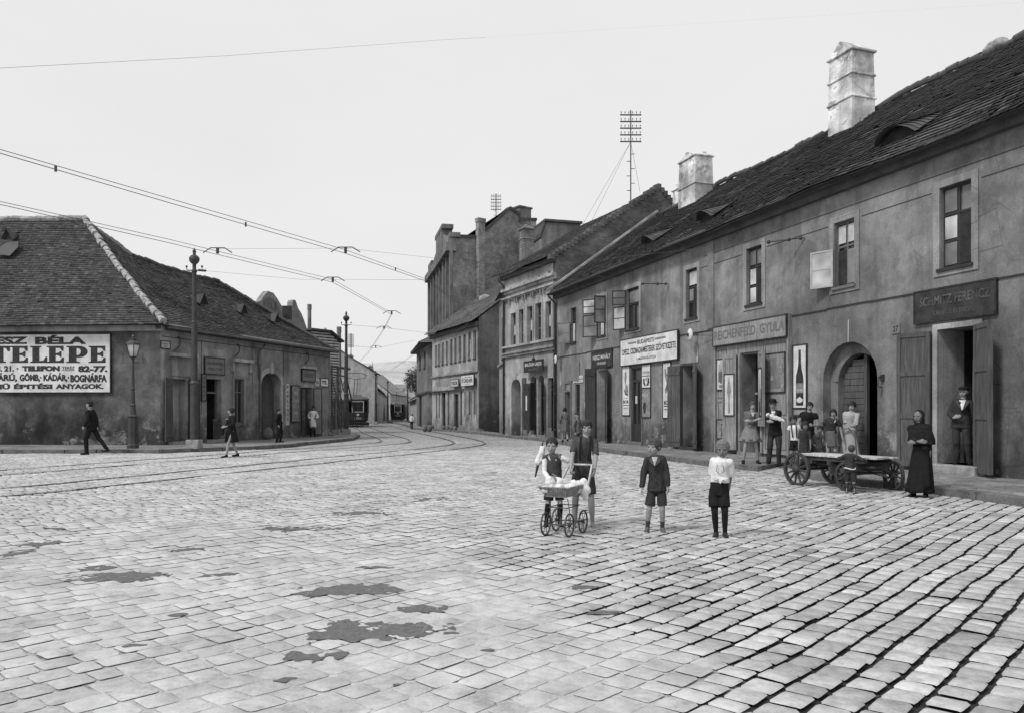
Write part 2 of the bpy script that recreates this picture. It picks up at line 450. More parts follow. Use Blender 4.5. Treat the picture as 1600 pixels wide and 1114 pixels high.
def tile_roof(name, eA, eB, rA, rB, mat, parent, tw=.2, th=.17, sag=.05, seed=1, droop=.03, lift=.02, under=True, eye=None):
    """laid courses of separate tiles on the quad eave A-B, ridge A-B"""
    r = random.Random(seed); mb = MB(); eA, eB, rA, rB = V(eA), V(eB), V(rA), V(rB)
    nrm = (eB - eA).cross(((rA + rB) - (eA + eB)) / 2).normalized()
    if nrm.z < 0: nrm = -nrm
    slope = (((rA - eA).length + (rB - eB).length) / 2); n = max(2, int(slope / th))
    def pt(t, w):
        a = eA.lerp(rA, t); b = eB.lerp(rB, t); p = a.lerp(b, w)
        q = mnoise.noise(V((p.x * .28, p.y * .28, t * 2 + seed))) * sag * 2
        q -= sag * 4 * t * (1 - t) * .6
        q += mnoise.noise(V((p.x * 1.3, p.y * 1.3, t * 9))) * sag * .25
        return p + nrm * q
    for i in range(n):
        t0 = i / n; t1 = min(1.0, (i + 1.25) / n)
        wid = (eA.lerp(rA, t0) - eB.lerp(rB, t0)).length
        if wid < tw: continue
        m = max(1, int(wid / tw)); off = .5 if i % 2 else 0
        rowj = r.uniform(-.004, .004); 
        for j in range(m + (1 if off else 0)):
            w0 = max(0, (j - off) / m); w1 = min(1, (j + 1 - off) / m)
            if w1 - w0 < .2 / m: continue
            if r.random() < .003: continue
            g_ = .02 / m; j0 = r.uniform(-.006, .010); dz = r.uniform(-.1, .1) / n
            ta = max(0, t0 + dz * .9) if i else t0 + dz * .4
            if r.random() < .02: ta -= .35 / n; j0 += .01
            a = pt(ta, w0 + g_) + nrm * (lift + j0 + rowj + droop * .5); b = pt(ta, w1 - g_) + nrm * (lift + j0 + rowj + r.uniform(-.004, .004) + droop * .5)
            c = pt(t1, w1 - g_) + nrm * .004; d = pt(t1, w0 + g_) + nrm * .004
            mb.tone = min(1, max(0, r.gauss(.5, .2))) if r.random() > .03 else 1.3
            lo = V((0, 0, -.001)) - nrm * .022
            mb.add([a, b, c, d, a + lo, b + lo], [(0, 1, 2, 3), (4, 5, 1, 0)])
    mb.tone = .3
    if under:
        K, J = 12, 6
        gr = [[pt(i / J, j / K) - nrm * .02 for j in range(K + 1)] for i in range(J + 1)]
        for i in range(J):
            for j in range(K): mb.quad(gr[i][j], gr[i][j + 1], gr[i + 1][j + 1], gr[i + 1][j])
    return mb.build(name, mat, parent)

def ridge_cap(name, a, b, parent, r=.1, step=.38, mat='ridge', jit=.02, seed=3, sagf=None):
    q = random.Random(seed); a, b = V(a), V(b); L = (b - a).length; n = int(L / step); mb = MB()
    for i in range(n):
        p = a.lerp(b, i / n); e = a.lerp(b, (i + 1.12) / n)
        if sagf: p += sagf(i / n); e += sagf((i + 1) / n)
        j = V((q.uniform(-jit, jit), q.uniform(-jit, jit), q.uniform(-jit, jit)))
        d = e - p; mb.lathe(p + j, d, [(0, r * 1.12), (d.length * .12, r * 1.12), (d.length, r * .9)], 8)
    return mb.build(name, mat, parent)
# ================================================================= camera, light, sky
cam_d = bpy.data.cameras.new('camera'); cam = ob('camera', cam_d)
cam_d.sensor_width = 36; cam_d.lens = 36 * F / 1600; cam_d.clip_end = 6000; cam_d.clip_start = .1
cam.location = (0, 0, H); cam.rotation_euler = (math.radians(90), 0, 0)
cam_d.shift_y = (CY - 557.0) / 1600.0
scene.camera = cam
SUN_EL, SUN_AZ = 50, 232      # degrees; azimuth clockwise from +Y
sun_d = bpy.data.lights.new('sun', 'SUN'); sun = ob('sun', sun_d)
sun_d.energy = 2.3; sun_d.angle = math.radians(10)
el, az = math.radians(SUN_EL), math.radians(SUN_AZ)
sdir = V((math.sin(az) * math.cos(el), math.cos(az) * math.cos(el), math.sin(el)))
sun.rotation_euler = sdir.to_track_quat('Z', 'Y').to_euler()
world = bpy.data.worlds.new('World'); scene.world = world; world.use_nodes = True
wn = world.node_tree; bg = wn.nodes['Background']
sky = wn.nodes.new('ShaderNodeTexSky'); sky.sky_type = 'NISHITA'; sky.sun_disc = False
sky.sun_elevation = el; sky.sun_rotation = az; sky.dust_density = 4; sky.air_density = 1.5
bw = wn.nodes.new('ShaderNodeRGBToBW'); wn.links.new(sky.outputs[0], bw.inputs[0])
# an overcast sky: the clear-sky gradient only survives faintly through an even cloud sheet
tc = wn.nodes.new('ShaderNodeTexCoord'); cn = wn.nodes.new('ShaderNodeTexNoise'); cn.inputs['Scale'].default_value = 2.2; cn.inputs['Detail'].default_value = 6
mp = wn.nodes.new('ShaderNodeMapping'); mp.inputs['Scale'].default_value = (1, 1, 2.5)
wn.links.new(tc.outputs['Generated'], mp.inputs[0]); wn.links.new(mp.outputs[0], cn.inputs['Vector'])
def wm(op, a, b):
    n = wn.nodes.new('ShaderNodeMath'); n.operation = op
    for i, v in enumerate((a, b)):
        if isinstance(v, bpy.types.NodeSocket): wn.links.new(v, n.inputs[i])
        else: n.inputs[i].default_value = v
    return n.outputs[0]
low = wm('MINIMUM', bw.outputs[0], 12.0)
cloud = wm('ADD', wm('MULTIPLY', low, .12), wm('ADD', wm('MULTIPLY', cn.outputs[0], 1.1), 7.0))
wn.links.new(cloud, bg.inputs['Color']); bg.inputs['Strength'].default_value = .105
scene.view_settings.view_transform = 'Standard'; scene.view_settings.look = 'None'
scene.view_settings.exposure = 0; scene.view_settings.gamma = 1
scene.cycles.max_bounces = 6; scene.cycles.diffuse_bounces = 3; scene.cycles.glossy_bounces = 3
scene.cycles.use_denoising = True

# ================================================================= ground and paving
def warp(x, y):
    """slow wander of the stone courses"""
    dx = .07 * np.sin(x * .35 + y * .21) + .010 * np.sin(x * 1.7 - y * 1.1 + 1) + .007 * np.sin(x * 3.9 + y * 4.3)
    dy = .08 * np.sin(y * .33 - x * .27 + 2) + .010 * np.sin(y * 1.5 + x * 1.3) + .007 * np.sin(y * 4.1 - x * 3.3 + 1)
    return dx, dy
def dust(x, y):
    """1 where sand fills the joints (left and middle), 0 where they lie open (right)"""
    e = .55 + .25 * np.sin(y * .6 + 1) + .012 * (y - 6) ** 2 * (y > 6) * .15
    w = .45 * np.sin(x * 1.3 + y * .9) + .3 * np.sin(x * 2.9 - y * 2.3) + .2 * np.sin(x * 6.1 + y * 5.3)
    t = np.clip((e + 1.5 - (x + w)) / 2.4, 0, 1)
    t = t * t * (3 - 2 * t)
    far = np.clip((y - 16) / 10, 0, 1) * .2
    t = t * (.87 + .10 * np.sin(x * .8 + 2 * np.sin(y * .5)) + .10 * np.sin(y * 1.3 + 1.5 * np.sin(x * 1.1)))
    return np.clip(t * (1 - .45 * np.clip((y - 7) / 6, 0, 1)) + far * 0, 0, 1)
def bumps(x, y):
    return .010 * np.sin(x * .9 + 1) * np.sin(y * .8) + .006 * np.sin(x * 2.3 + y * 1.7)

g = G('open country ground'); n = g.noise(.02, 6)
M['ground'] = g.done(g.mul(.26, g.rng(n, .3, .7, .8, 1.2)), 1.0)
tag(MB().quad((-2500, -40, -.10), (2500, -40, -.10), (2500, 3500, -.10), (-2500, 3500, -.10)).build('ground', 'ground'), kind='structure')

g = G('granite setts')
tone = g.attr('tone'); du = g.attr('dust'); n1 = g.noise(14, 4, .6); n2 = g.noise(1.1, 5, .65); n3 = g.noise(60, 2); n4 = g.noise(4.5, 5, .7)
tile = g.mul(.41, g.math('ADD', .68, g.mul(tone, .64)))
tile = g.mul(tile, g.rng(n1, .3, .7, .76, 1.2, False))
dt = g.mul(.50, g.rng(n4, .3, .7, .84, 1.12)); dt = g.mul(dt, g.math('ADD', .95, g.mul(tone, .09)))
col = g.mix(g.mul(du, g.rng(n1, .35, .55, .55, 1.0)), tile, dt)
col = g.mul(col, g.rng(n2, .3, .7, .80, 1.14)); gr_ = g.noise(2.2, 8, .8); col = g.mul(col, g.rng(gr_, .30, .46, .70, 1.0)); col = g.mul(col, g.rng(n3, .3, .7, .93, 1.07, False))
M['setts'] = g.done(col, .8, g.math('ADD', n1, g.mul(n3, .5)), .5, .012, .3)
g = G('joint filling')
du = g.attr('dust'); n1 = g.noise(5, 6, .75); n2 = g.noise(1.3, 5, .7); n3 = g.noise(45, 3, .7)
dark = g.mul(.035, g.rng(n3, .3, .7, .6, 1.5)); lite = g.mul(.47, g.rng(n2, .3, .7, .8, 1.15)); lite = g.mul(lite, g.rng(n3, .3, .7, .8, 1.15))
f = g.rng(g.math('ADD', du, g.rng(n1, .3, .7, -.42, .36, False)), .30, .85, 0, 1)
M['joints'] = g.done(g.mix(f, dark, lite), .95, g.math('ADD', n1, n3), .6, .02, .15)
# road beyond the modelled setts: same stone seen at grazing angle
g = G('distant setts')
n1 = g.noise(3.2, 5, .8, g.scale((1, .5, 1))); n2 = g.noise(.25, 4, .6); vd = g.voro(4.8, None, 'DISTANCE_TO_EDGE')
yy = g.nt.nodes.new('ShaderNodeSeparateXYZ'); g.nt.links.new(g.pos, yy.inputs[0])
c = g.mul(.40, g.rng(n2, .3, .7, .85, 1.15)); c = g.mul(c, g.rng(n1, .35, .62, .70, 1.12))
c = g.mul(c, g.rng(vd, .0, .08, .45, 1.0)); c = g.mul(c, g.rng(yy.outputs[1], 26, 60, 1.0, .66))
M['road_far'] = g.done(c, .85, vd, .5, .03, .3)

def grid_mesh(x0, x1, y0, y1, st, zf, name, mat):
    xs = np.arange(x0, x1 + 1e-6, st); ys = np.arange(y0, y1 + 1e-6, st)
    X, Y = np.meshgrid(xs, ys); Z = zf(X, Y); nx, ny = len(xs), len(ys)
    vs = np.stack([X, Y, Z], -1).reshape(-1, 3)
    i = np.arange(ny - 1)[:, None] * nx + np.arange(nx - 1)[None]
    fs = np.stack([i, i + 1, i + nx + 1, i + nx], -1).reshape(-1, 4)
    me = mesh_np(name, vs, fs)
    a = me.attributes.new('dust', 'FLOAT', 'POINT'); a.data.foreach_set('value', dust(X, Y).reshape(-1).astype(np.float32))
    me.materials.append(M[mat]); return me
def mesh_np(name, vs, fs, smooth=True):
    me = bpy.data.meshes.new(name); k = fs.shape[1]
    me.vertices.add(len(vs)); me.vertices.foreach_set('co', vs.astype(np.float32).reshape(-1))
    me.loops.add(fs.size); me.loops.foreach_set('vertex_index', fs.astype(np.int32).reshape(-1))
    me.polygons.add(len(fs)); me.polygons.foreach_set('loop_start', (np.arange(len(fs)) * k).astype(np.int32))
    me.polygons.foreach_set('use_smooth', np.full(len(fs), smooth)); me.update(calc_edges=True); return me

YS = 29.0
road = ob('road', mesh_np('road', np.array([[-60., YS - .6, -.012], [40, YS - .6, -.012], [40, 260, -.012], [-140, 260, -.012]]), np.array([[0, 1, 2, 3]]), False))
road.data.materials.append(M['road_far']); tag(road, kind='structure')

def fill_z(X, Y):
    d = dust(X, Y)
    n = .5 + .5 * np.sin(X * 3.1 + 2 * np.sin(Y * 2.3)) * np.sin(Y * 3.7 + 2 * np.sin(X * 1.9))
    return -.027 + .0262 * d + .005 * d * n - .004 + bumps(X, Y)
bed = ob('road_bed', grid_mesh(-24, 22, -2, YS, .12, fill_z, 'road_bed', 'joints')); tag(bed, kind='structure')

def setts():
    rs = np.random.RandomState(5)
    e = np.array([2.78, 3.07]); e /= np.linalg.norm(e); p = np.array([e[1], -e[0]])
    RW = .198; rows = []
    for i in range(-180, 180):
        c = i * RW; n = 400
        ln = rs.uniform(.150, .235, n); a = np.cumsum(ln) - 30 - rs.uniform(0, .2)
        P0 = a[:-1]; P1 = a[1:]
        cx = (P0 + P1) / 2 * e[0] + c * p[0]; cy = (P0 + P1) / 2 * e[1] + c * p[1]
        ok = (cy > .8) & (cy < YS) & (np.abs(cx) < cy * .74 + 7) & (cx > -23) & (cx < 20)
        # nothing under the houses on the right
        ok &= cx < 15.6 - cy / 3
        k = np.where(ok)[0]
        if len(k): rows.append(np.stack([P0[k], P1[k], np.full(len(k), c)], 1))
    A = np.concatenate(rows); N = len(A)
    jj = lambda s: rs.uniform(-s, s, N)
    Dd = dust((A[:, 0] + A[:, 1]) / 2 * e[0] + A[:, 2] * p[0], (A[:, 0] + A[:, 1]) / 2 * e[1] + A[:, 2] * p[1]); gap = rs.uniform(.010, .026, N) * (1 - .5 * Dd); rg = rs.uniform(.022, .034, N) * (1 - .62 * Dd)
    u0 = A[:, 0] + gap * .5; u1 = A[:, 1] - gap * .5; v0 = A[:, 2] - RW / 2 + rg * .5; v1 = A[:, 2] + RW / 2 - rg * .5
    cor = [[u0 + jj(.007), v0 + jj(.005)], [u1 + jj(.007), v0 + jj(.005)], [u1 + jj(.007), v1 + jj(.005)], [u0 + jj(.007), v1 + jj(.005)]]
    q = np.array([0, .10, .90, 1.0]); hh = np.array([0, .9, .9, 0])
    base = rs.normal(0, .0032, N); tu = rs.normal(0, .003, N); tv = rs.normal(0, .003, N)
    tone = np.clip(rs.normal(.5, .22, N), 0, 1)
    VS = np.zeros((N, 16, 3)); 
    for a in range(4):
        for b in range(4):
            s, t = q[a], q[b]
            # round off the plan corners
            cs = .5 + (s - .5) * (1 - .10 * (abs(t - .5) > .49)); ct = .5 + (t - .5) * (1 - .10 * (abs(s - .5) > .49))
            U = (cor[0][0] * (1 - cs) + cor[1][0] * cs) * (1 - ct) + (cor[3][0] * (1 - cs) + cor[2][0] * cs) * ct
            W_ = (cor[0][1] * (1 - cs) + cor[1][1] * cs) * (1 - ct) + (cor[3][1] * (1 - cs) + cor[2][1] * cs) * ct
            edge = (a in (0, 3)) or (b in (0, 3))
            z = (base + tu * (s - .5) + tv * (t - .5)) * (1 - .6 * Dd) + ((-.009 if edge else .001) - (.006 if (a in (0, 3) and b in (0, 3)) else 0)) * (1 - .82 * Dd)
            if edge: pass
            x = U * e[0] + W_ * p[0]; y = U * e[1] + W_ * p[1]
            dx, dy = warp(x, y); x = x + dx; y = y + dy
            VS[:, a * 4 + b] = np.stack([x, y, z + bumps(x, y)], -1)
    # skirts down into the bed
    idx = []
    for a in range(3):
        for b in range(3): idx.append([a * 4 + b, (a + 1) * 4 + b, (a + 1) * 4 + b + 1, a * 4 + b + 1])
    fs = (np.array(idx)[None] + (np.arange(N) * 16)[:, None, None]).reshape(-1, 4)
    # orientation up
    vs = VS.reshape(-1, 3); n_ = np.cross(vs[fs[0][1]] - vs[fs[0][0]], vs[fs[0][2]] - vs[fs[0][0]])
    if n_[2] < 0: fs = fs[:, ::-1]
    me = mesh_np('paving_setts', vs, fs)
    t_ = np.repeat(tone, 16).astype(np.float32)
    a_ = me.attributes.new('tone', 'FLOAT', 'POINT'); a_.data.foreach_set('value', t_)
    a_ = me.attributes.new('dust', 'FLOAT', 'POINT'); a_.data.foreach_set('value', dust(vs[:, 0], vs[:, 1]).astype(np.float32))
    me.materials.append(M['setts']); print('setts', N); return me
tag(ob('paving_setts', setts()), kind='structure')

# dark hollows where the sand has washed off the bed
g = G('damp asphalt patch'); n = g.noise(18, 5, .7); n2 = g.noise(70, 2)
gd = g.rng(g.noise(9, 6, .8), .60, .66, 0, .5)
M['patch'] = g.done(g.mix(gd, g.mul(.12, 1.0), .34) if False else g.mul(g.math('ADD', .12, g.mul(gd, .35)), g.mul(g.rng(n, .3, .7, .75, 1.2), g.rng(n2, .3, .7, .8, 1.2))), .7, g.math('ADD', n, n2), .5, .008, .35)
patches = [(585, 988, 190, 36, 0), (645, 951, 95, 13, 0), (545, 921, 150, 16, 0), (490, 1024, 90, 17, 0), (195, 901, 150, 14, 0), (345, 898, 60, 7, 0),
           (150, 889, 46, 8, 0), (572, 801, 85, 6, 0), (465, 824, 110, 7, 0), (295, 857, 40, 5, 0), (68, 850, 60, 9, 0), (440, 1062, 42, 9, 0), (622, 1067, 30, 9, 0),
           (585, 887, 62, 7, 0), (685, 779, 50, 5, 0), (8, 868, 40, 10, 0),
           (100, 826, 70, 5, 0), (760, 1016, 26, 5, 0), (915, 915, 34, 5, 0), (945, 953, 36, 6, 0), (205, 1010, 30, 5, 0), (280, 961, 22, 5, 0)]
for k, (x, y, w, h, _) in enumerate(patches):
    a = gp(x - w / 2, y); b = gp(x + w / 2, y); c = gp(x, y); rx = (b - a).length / 2; ry = (gp(x, y - h / 2) - gp(x, y + h / 2)).length / 2
    def fld(X, Y):
        dx, dy = X - c.x, Y - c.y; dx -= .25 * dy; r = math.sqrt((dx / rx) ** 2 + (dy / ry) ** 2)
        n_ = mnoise.noise(V((X * 2.2 + k * 5, Y * 2.2, 0))) * .9 + mnoise.noise(V((X * 6.5 + k, Y * 6.5, 3))) * .75 + mnoise.noise(V((X * 17, Y * 17, 7))) * .6 + mnoise.noise(V((X * 38, Y * 38, 9))) * .3
        return .82 - r + n_
    st = max(.022, min(.06, rx / 22)); nx, ny = int(rx * 1.9 / st), int(ry * 1.9 / st) + 2; mb = MB(); zf = lambda X, Y: .0026 + float(bumps(X, Y))
    val = {(i, j): fld(c.x + i * st, c.y + j * st) for i in range(-nx, nx + 1) for j in range(-ny, ny + 1)}
    for i in range(-nx, nx):
        for j in range(-ny, ny):
            q4 = [(i, j), (i + 1, j), (i + 1, j + 1), (i, j + 1)]; poly = []
            for m in range(4):
                p, e = q4[m], q4[(m + 1) % 4]; vp, ve = val[p], val[e]
                if vp > 0: poly.append((p[0], p[1]))
                if (vp > 0) != (ve > 0): t = vp / (vp - ve); poly.append((p[0] + (e[0] - p[0]) * t, p[1] + (e[1] - p[1]) * t))
            if len(poly) > 2: mb.add([(c.x + u_ * st, c.y + v_ * st, zf(c.x + u_ * st, c.y + v_ * st)) for u_, v_ in poly], [tuple(range(len(poly)))])
    if mb.f: tag(mb.build('road_hollow', 'patch'), kind='structure')

# ---- tram tracks
def catmull(P, n=10):
    P = [V(p) for p in P]; P = [P[0] * 2 - P[1]] + P + [P[-1] * 2 - P[-2]]; out = []
    for i in range(1, len(P) - 2):
        for k in range(n):
            t = k / n; a, b, c, d = P[i - 1:i + 3]
            out.append(.5 * ((2 * b) + (c - a) * t + (2 * a - 5 * b + 4 * c - d) * t * t + (3 * b - a - 3 * c + d) * t ** 3))
    out.append(P[-2]); return out
def side(path, d):
    out = []
    for i, p in enumerate(path):
        t = (path[min(i + 1, len(path) - 1)] - path[max(i - 1, 0)]); t.z = 0; t.normalize()
        out.append(p + V((t.y, -t.x, 0)) * d)
    return out
def ribbon(mb, path, w, z):
    L, R_ = side(path, -w / 2), side(path, w / 2)
    for p in L + R_: pass
    for i in range(len(path) - 1):
        a, b, c, d = L[i], R_[i], R_[i + 1], L[i + 1]
        mb.quad((a.x, a.y, z), (b.x, b.y, z), (c.x, c.y, z), (d.x, d.y, z))
outer2 = [(-25.0, 7.2, 0), (-13.5, 11.6, 0), (-8.7, 13.0, 0), (-7.4, 16.4, 0), (-5.35, 21.6, 0), (-3.4, 26.2, 0), (-1.9, 30.4, 0), (-1.2, 34.6, 0), (-1.9, 40.0, 0), (-4.5, 50, 0), (-7.6, 62, 0), (-10.6, 76, 0), (-15.5, 100, 0), (-20.0, 125, 0), (-27, 160, 0)]
outer2 = [(-13.5, 8.5, 0), (-11.0, 10.4, 0), (-8.75, 13.0, 0), (-7.3, 16.4, 0), (-5.35, 21.6, 0), (-3.4, 26.6, 0), (-1.9, 31.0, 0), (-1.25, 34.8, 0), (-1.9, 40.0, 0), (-4.3, 50, 0), (-7.3, 62, 0), (-10.3, 76, 0), (-15.3, 100, 0), (-19.6, 125, 0), (-27, 160, 0)]
tr2 = catmull(outer2, 12)
outer1 = [(-17, 10.9, 0), (-13.4, 14.6, 0), (-11.4, 18.2, 0), (-9.4, 23.5, 0), (-7.4, 28.8, 0), (-5.6, 33.5, 0), (-4.95, 36.6, 0), (-5.6, 41.0, 0), (-8.0, 50, 0), (-10.9, 62, 0), (-13.8, 74, 0), (-18.3, 96, 0), (-23.6, 125, 0), (-31, 160, 0)]
tr1 = catmull(outer1, 12)
M['rail'] = m_plain('worn rail steel', .26, .35, .2, 8, .1, .005, .6); M['groove'] = m_plain('rail groove', .12, .9)
for tr in (tr2, tr1):
    mg, mr = MB(), MB()
    for off in (0, 1.435):
        ribbon(mg, side(tr, -off), .13, .013); ribbon(mr, side(tr, -off + .028), .05, .018)
    o = mg.build('tram_track', 'groove'); tag(o, kind='structure'); r_ = mr.build('rail', 'rail', o)

# ---- pavements
g = G('pavement surface')
vd = g.voro(5.2, g.scale((1, 1, 1)), 'DISTANCE_TO_EDGE'); n = g.noise(.8, 5, .6); n2 = g.noise(24, 3); vc = g.voro(5.2, g.scale((1, 1, 1)), 'F1', 'Color')
bwn = g.nt.nodes.new('ShaderNodeRGBToBW'); g.nt.links.new(vc, bwn.inputs[0])
c = g.mul(.215, g.rng(n, .3, .7, .75, 1.25)); c = g.mul(c, g.rng(vd, .0, .07, .55, 1.0)); c = g.mul(c, g.rng(bwn.outputs[0], 0, 1, .75, 1.2)); c = g.mul(c, g.rng(n2, .3, .7, .85, 1.15))
M['pavement'] = g.done(c, .9, g.math('ADD', vd, g.mul(n2, .1)), .6, .03, .2)
def pavement(kerb, back, name, skip=()):
    """kerb: list of 2d points along the kerb, back: along the house fronts, same count"""
    mb = MB(); n = len(kerb)
    K = [V((a[0], a[1], PAV)) for a in kerb]; B = [V((a[0], a[1], PAV)) for a in back]
    for i in range(n - 1):
        if i in skip: continue
        m = 6
        for j in range(m):
            f = lambda q, p, e: q.lerp(p, e)
            mb.quad(K[i].lerp(B[i], j / m), K[i + 1].lerp(B[i + 1], j / m), K[i + 1].lerp(B[i + 1], (j + 1) / m), K[i].lerp(B[i], (j + 1) / m))
    o = mb.build(name, 'pavement'); tag(o, kind='structure')
    kb = MB(); q = random.Random(4)
    for i in range(n - 1):
        if i in skip: continue
        d = K[i + 1] - K[i]; L = d.length; m = max(1, int(L / .95)); u = d / L; nn = V((u.y, -u.x, 0))
        if nn.dot(B[i] - K[i]) > 0: nn = -nn
        for j in range(m):
            a = K[i] + u * (L * j / m + .008); l = L / m - .016; jz = q.uniform(-.012, .010); jo = q.uniform(-.015, .015)
            a = V((a.x, a.y, -.06)) + nn * (-.16 + jo)
            kb.obox(a, u * l, nn * .17, V((0, 0, PAV + .008 + jz + .06)))
    ko = kb.build('kerb', 'kerb', o, bevel=.02)
    return o
W1 = Wall((15 - 7 / 3, 7), (15 - 38.4 / 3, 38.4))
def w1y(y): return (15.0 - y / 3, y)
# driveway gap in front of the arched gate
kr = [(9.2, 7.0), (8.35, 9.0), (7.85, 11.6), (7.42, 13.7), (6.72, 15.5), (6.25, 17.0), (5.95, 18.6), (5.45, 19.6), (4.62, 22.6), (3.25, 27.6), (2.2, 34.0), (1.3, 38.5), (-.6, 44), (-2.2, 50), (-4.9, 57), (-7.9, 62.5), (-9.1, 69), (-12, 84), (-17, 105)]
bk = [w1y(7), w1y(9), w1y(11.6), w1y(14.6), w1y(17.5), w1y(18.6), w1y(20.9), w1y(21.6), w1y(25), w1y(30), w1y(36), w1y(38.4), (.2, 44.4), (-1.2, 50), (-3.5, 57), (-5.5, 62.5), (-7.5, 69), (-10.5, 84), (-15, 105)]
pavement(kr, bk, 'pavement', skip=(5,))
# the paved ramp into the gateway
ramp = MB()
for i in range(10):
    a0, a1 = i / 10, (i + 1) / 10
    A0, A1 = V((6.27, 16.9, .01)), V((5.93, 18.7, .01)); B0, B1 = V((15 - 18.6 / 3, 18.6, .125)), V((15 - 20.9 / 3, 20.9, .125))
    ramp.quad(A0.lerp(B0, a0), A1.lerp(B1, a0), A1.lerp(B1, a1), A0.lerp(B0, a1))
M['ramp'] = M['road_far']
tag(ramp.build('driveway', 'ramp'), kind='structure')
kb = MB()
for (a_, b_, n_) in (((6.25, 17.0), w1y(18.6), -1), ((5.95, 18.6), w1y(20.9), 1)):
    a_ = V((*a_, -.02)); b_ = V((*b_, -.02)); d_ = b_ - a_; e_ = V((d_.y, -d_.x, 0)).normalized() * .15 * n_
    for i in range(4): kb.obox(a_ + d_ * (i / 4 + .003), d_ * .244, -e_, V((0, 0, PAV + .026)))
tag(kb.build('kerb', 'kerb'), kind='structure')
kl = [(-24, 26.6), (-17.8, 26.8), (-12.3, 26.8), (-9.9, 29.2), (-9.0, 31.6), (-9.0, 33.2), (-8.6, 35.0), (-8.05, 39.0), (-8.7, 44), (-11.2, 52), (-16.6, 72), (-21.6, 92), (-30, 125)]
bl = [(-24, 31.5), (-17.8, 31.1), (-13.98, 30.5), (-13.0, 33.5), (-12.6, 34.7), (-12.1, 36.2), (-11.0, 39.6), (-9.9, 43), (-11.4, 46), (-13.6, 54), (-19, 74), (-24, 94), (-33, 127)]
pavement(kl, bl, 'pavement')
# distant hills: two ridges of a low range with the town climbing them
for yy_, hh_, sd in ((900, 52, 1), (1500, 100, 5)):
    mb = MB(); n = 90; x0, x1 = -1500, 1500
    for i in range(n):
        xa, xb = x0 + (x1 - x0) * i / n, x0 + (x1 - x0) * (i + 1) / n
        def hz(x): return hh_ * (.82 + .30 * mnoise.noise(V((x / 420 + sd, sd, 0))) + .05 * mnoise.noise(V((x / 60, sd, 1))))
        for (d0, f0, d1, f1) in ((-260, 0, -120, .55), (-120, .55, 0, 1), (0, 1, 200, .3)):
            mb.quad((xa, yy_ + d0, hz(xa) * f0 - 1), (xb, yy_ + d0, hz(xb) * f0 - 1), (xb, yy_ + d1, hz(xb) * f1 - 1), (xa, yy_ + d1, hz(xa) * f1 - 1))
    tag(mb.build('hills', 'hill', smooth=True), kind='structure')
# ================================================================= right-hand long two-storey house
w = W1; X0 = 15.0
def R1(x0, x1, yt, yb): return w.px_rect(x0, x1, yt, yb)
EH = 7.25                       # eaves
root = thing('townhouse', 'long two-storey house with stained grey plaster, arched gateway and two white chimneys', 'house', (w.P(w.s_of(1300), 0).x, w.P(w.s_of(1300), 0).y, 0))
sN, sF = 0.0, w.L
wins = [R1(1469, 1519, 287, 416), R1(1304, 1336, 345, 447), R1(1167, 1191, 386, 475), R1(1072.5, 1090, 420, 497), R1(979, 999, 450, 514), R1(935, 947, 464, 525), R1(892, 900, 481, 535)]
doorS = R1(1466, 1528, 512, 736); gate = R1(1286, 1371, 534, 720)
doorR = R1(1160, 1192, 553, 705); doorM = R1(1067, 1086, 571, 698); doorB = R1(987, 1003, 575, 690); doorN = R1(933, 948, 578, 686); doorL = R1(884, 892, 612, 683); winL = R1(899, 906, 600, 672)
zg = w.z_of(1328, 594)
def fl(r, z): return (r[0], r[1], z, r[3])
doorS = fl(doorS, .32); gate_o = (gate[0], gate[1], .128, gate[3], zg, .27); doorR = fl(doorR, PAV + .1); doorM = fl(doorM, PAV + .12); doorN = fl(doorN, PAV + .05); doorB = fl(doorB, PAV + .15); doorL = fl(doorL, PAV + .1)
ops = [x + (None, .30) for x in wins] + [doorS + (None, .75), gate_o, doorR + (None, .5), doorM + (None, .6), doorB + (None, .25), doorN + (None, .7), doorL + (None, .4), winL + (None, .2)]
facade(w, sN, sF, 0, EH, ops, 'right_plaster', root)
# back and end walls
DEP = 11.6
mb = MB()
P = lambda s, z, d=0: w.P(s, z, d)
RB = 5.75; RH = .4875 * (X0 + RB / .949)   # ridge
for s in (sN, sF):
    mb.add([P(s, 0), P(s, EH), P(s, RH + H - .2, -RB), P(s, EH, -DEP), P(s, 0, -DEP)], [(0, 1, 2, 3, 4)])
mb.quad(P(sN, 0, -DEP), P(sF, 0, -DEP), P(sF, EH, -DEP), P(sN, EH, -DEP))
mb.build('rear_wall', 'right_plaster', root)
# string course and panel lines
zc = w.z_of(1130, 512)
a_, b_ = w.s_of(1122), w.s_of(1237); c_, d_ = w.s_of(973), w.s_of(1062); e_, f_ = w.s_of(1433), w.s_of(1558)
for q0, q1 in ((sN, min(e_, f_)), (max(e_, f_), min(a_, b_)), (max(a_, b_), sF)):
    n = max(1, int((q1 - q0) / 1.2)); mb = MB()
    for k in range(n): w.bx(mb, q0 + (q1 - q0) * k / n, q0 + (q1 - q0) * (k + 1) / n, zc - .022 + .012 * math.sin(k * 2.1), zc + .012 * math.sin(k * 2.1) + .004, .001, .035)
    mb.build('string_course', 'line', root)
# incised lines near the eaves between windows
mb = MB(); zt = w.z_of(1420, 314); wb_ = sorted([(x[0], x[1]) for x in wins])
cuts = [sN] + [v for p in wb_ for v in (p[0] - .22, p[1] + .22)] + [sF]
for k in range(0, len(cuts), 2):
    if cuts[k + 1] - cuts[k] > .5 and k < 8:
        w.bx(mb, cuts[k], cuts[k + 1], zt - .015, zt, .002, .012)
w.bx(mb, sN, w.s_of(1100), EH - .62, EH - .605, .002, .012)
mb.build('incised_line', 'line', root)
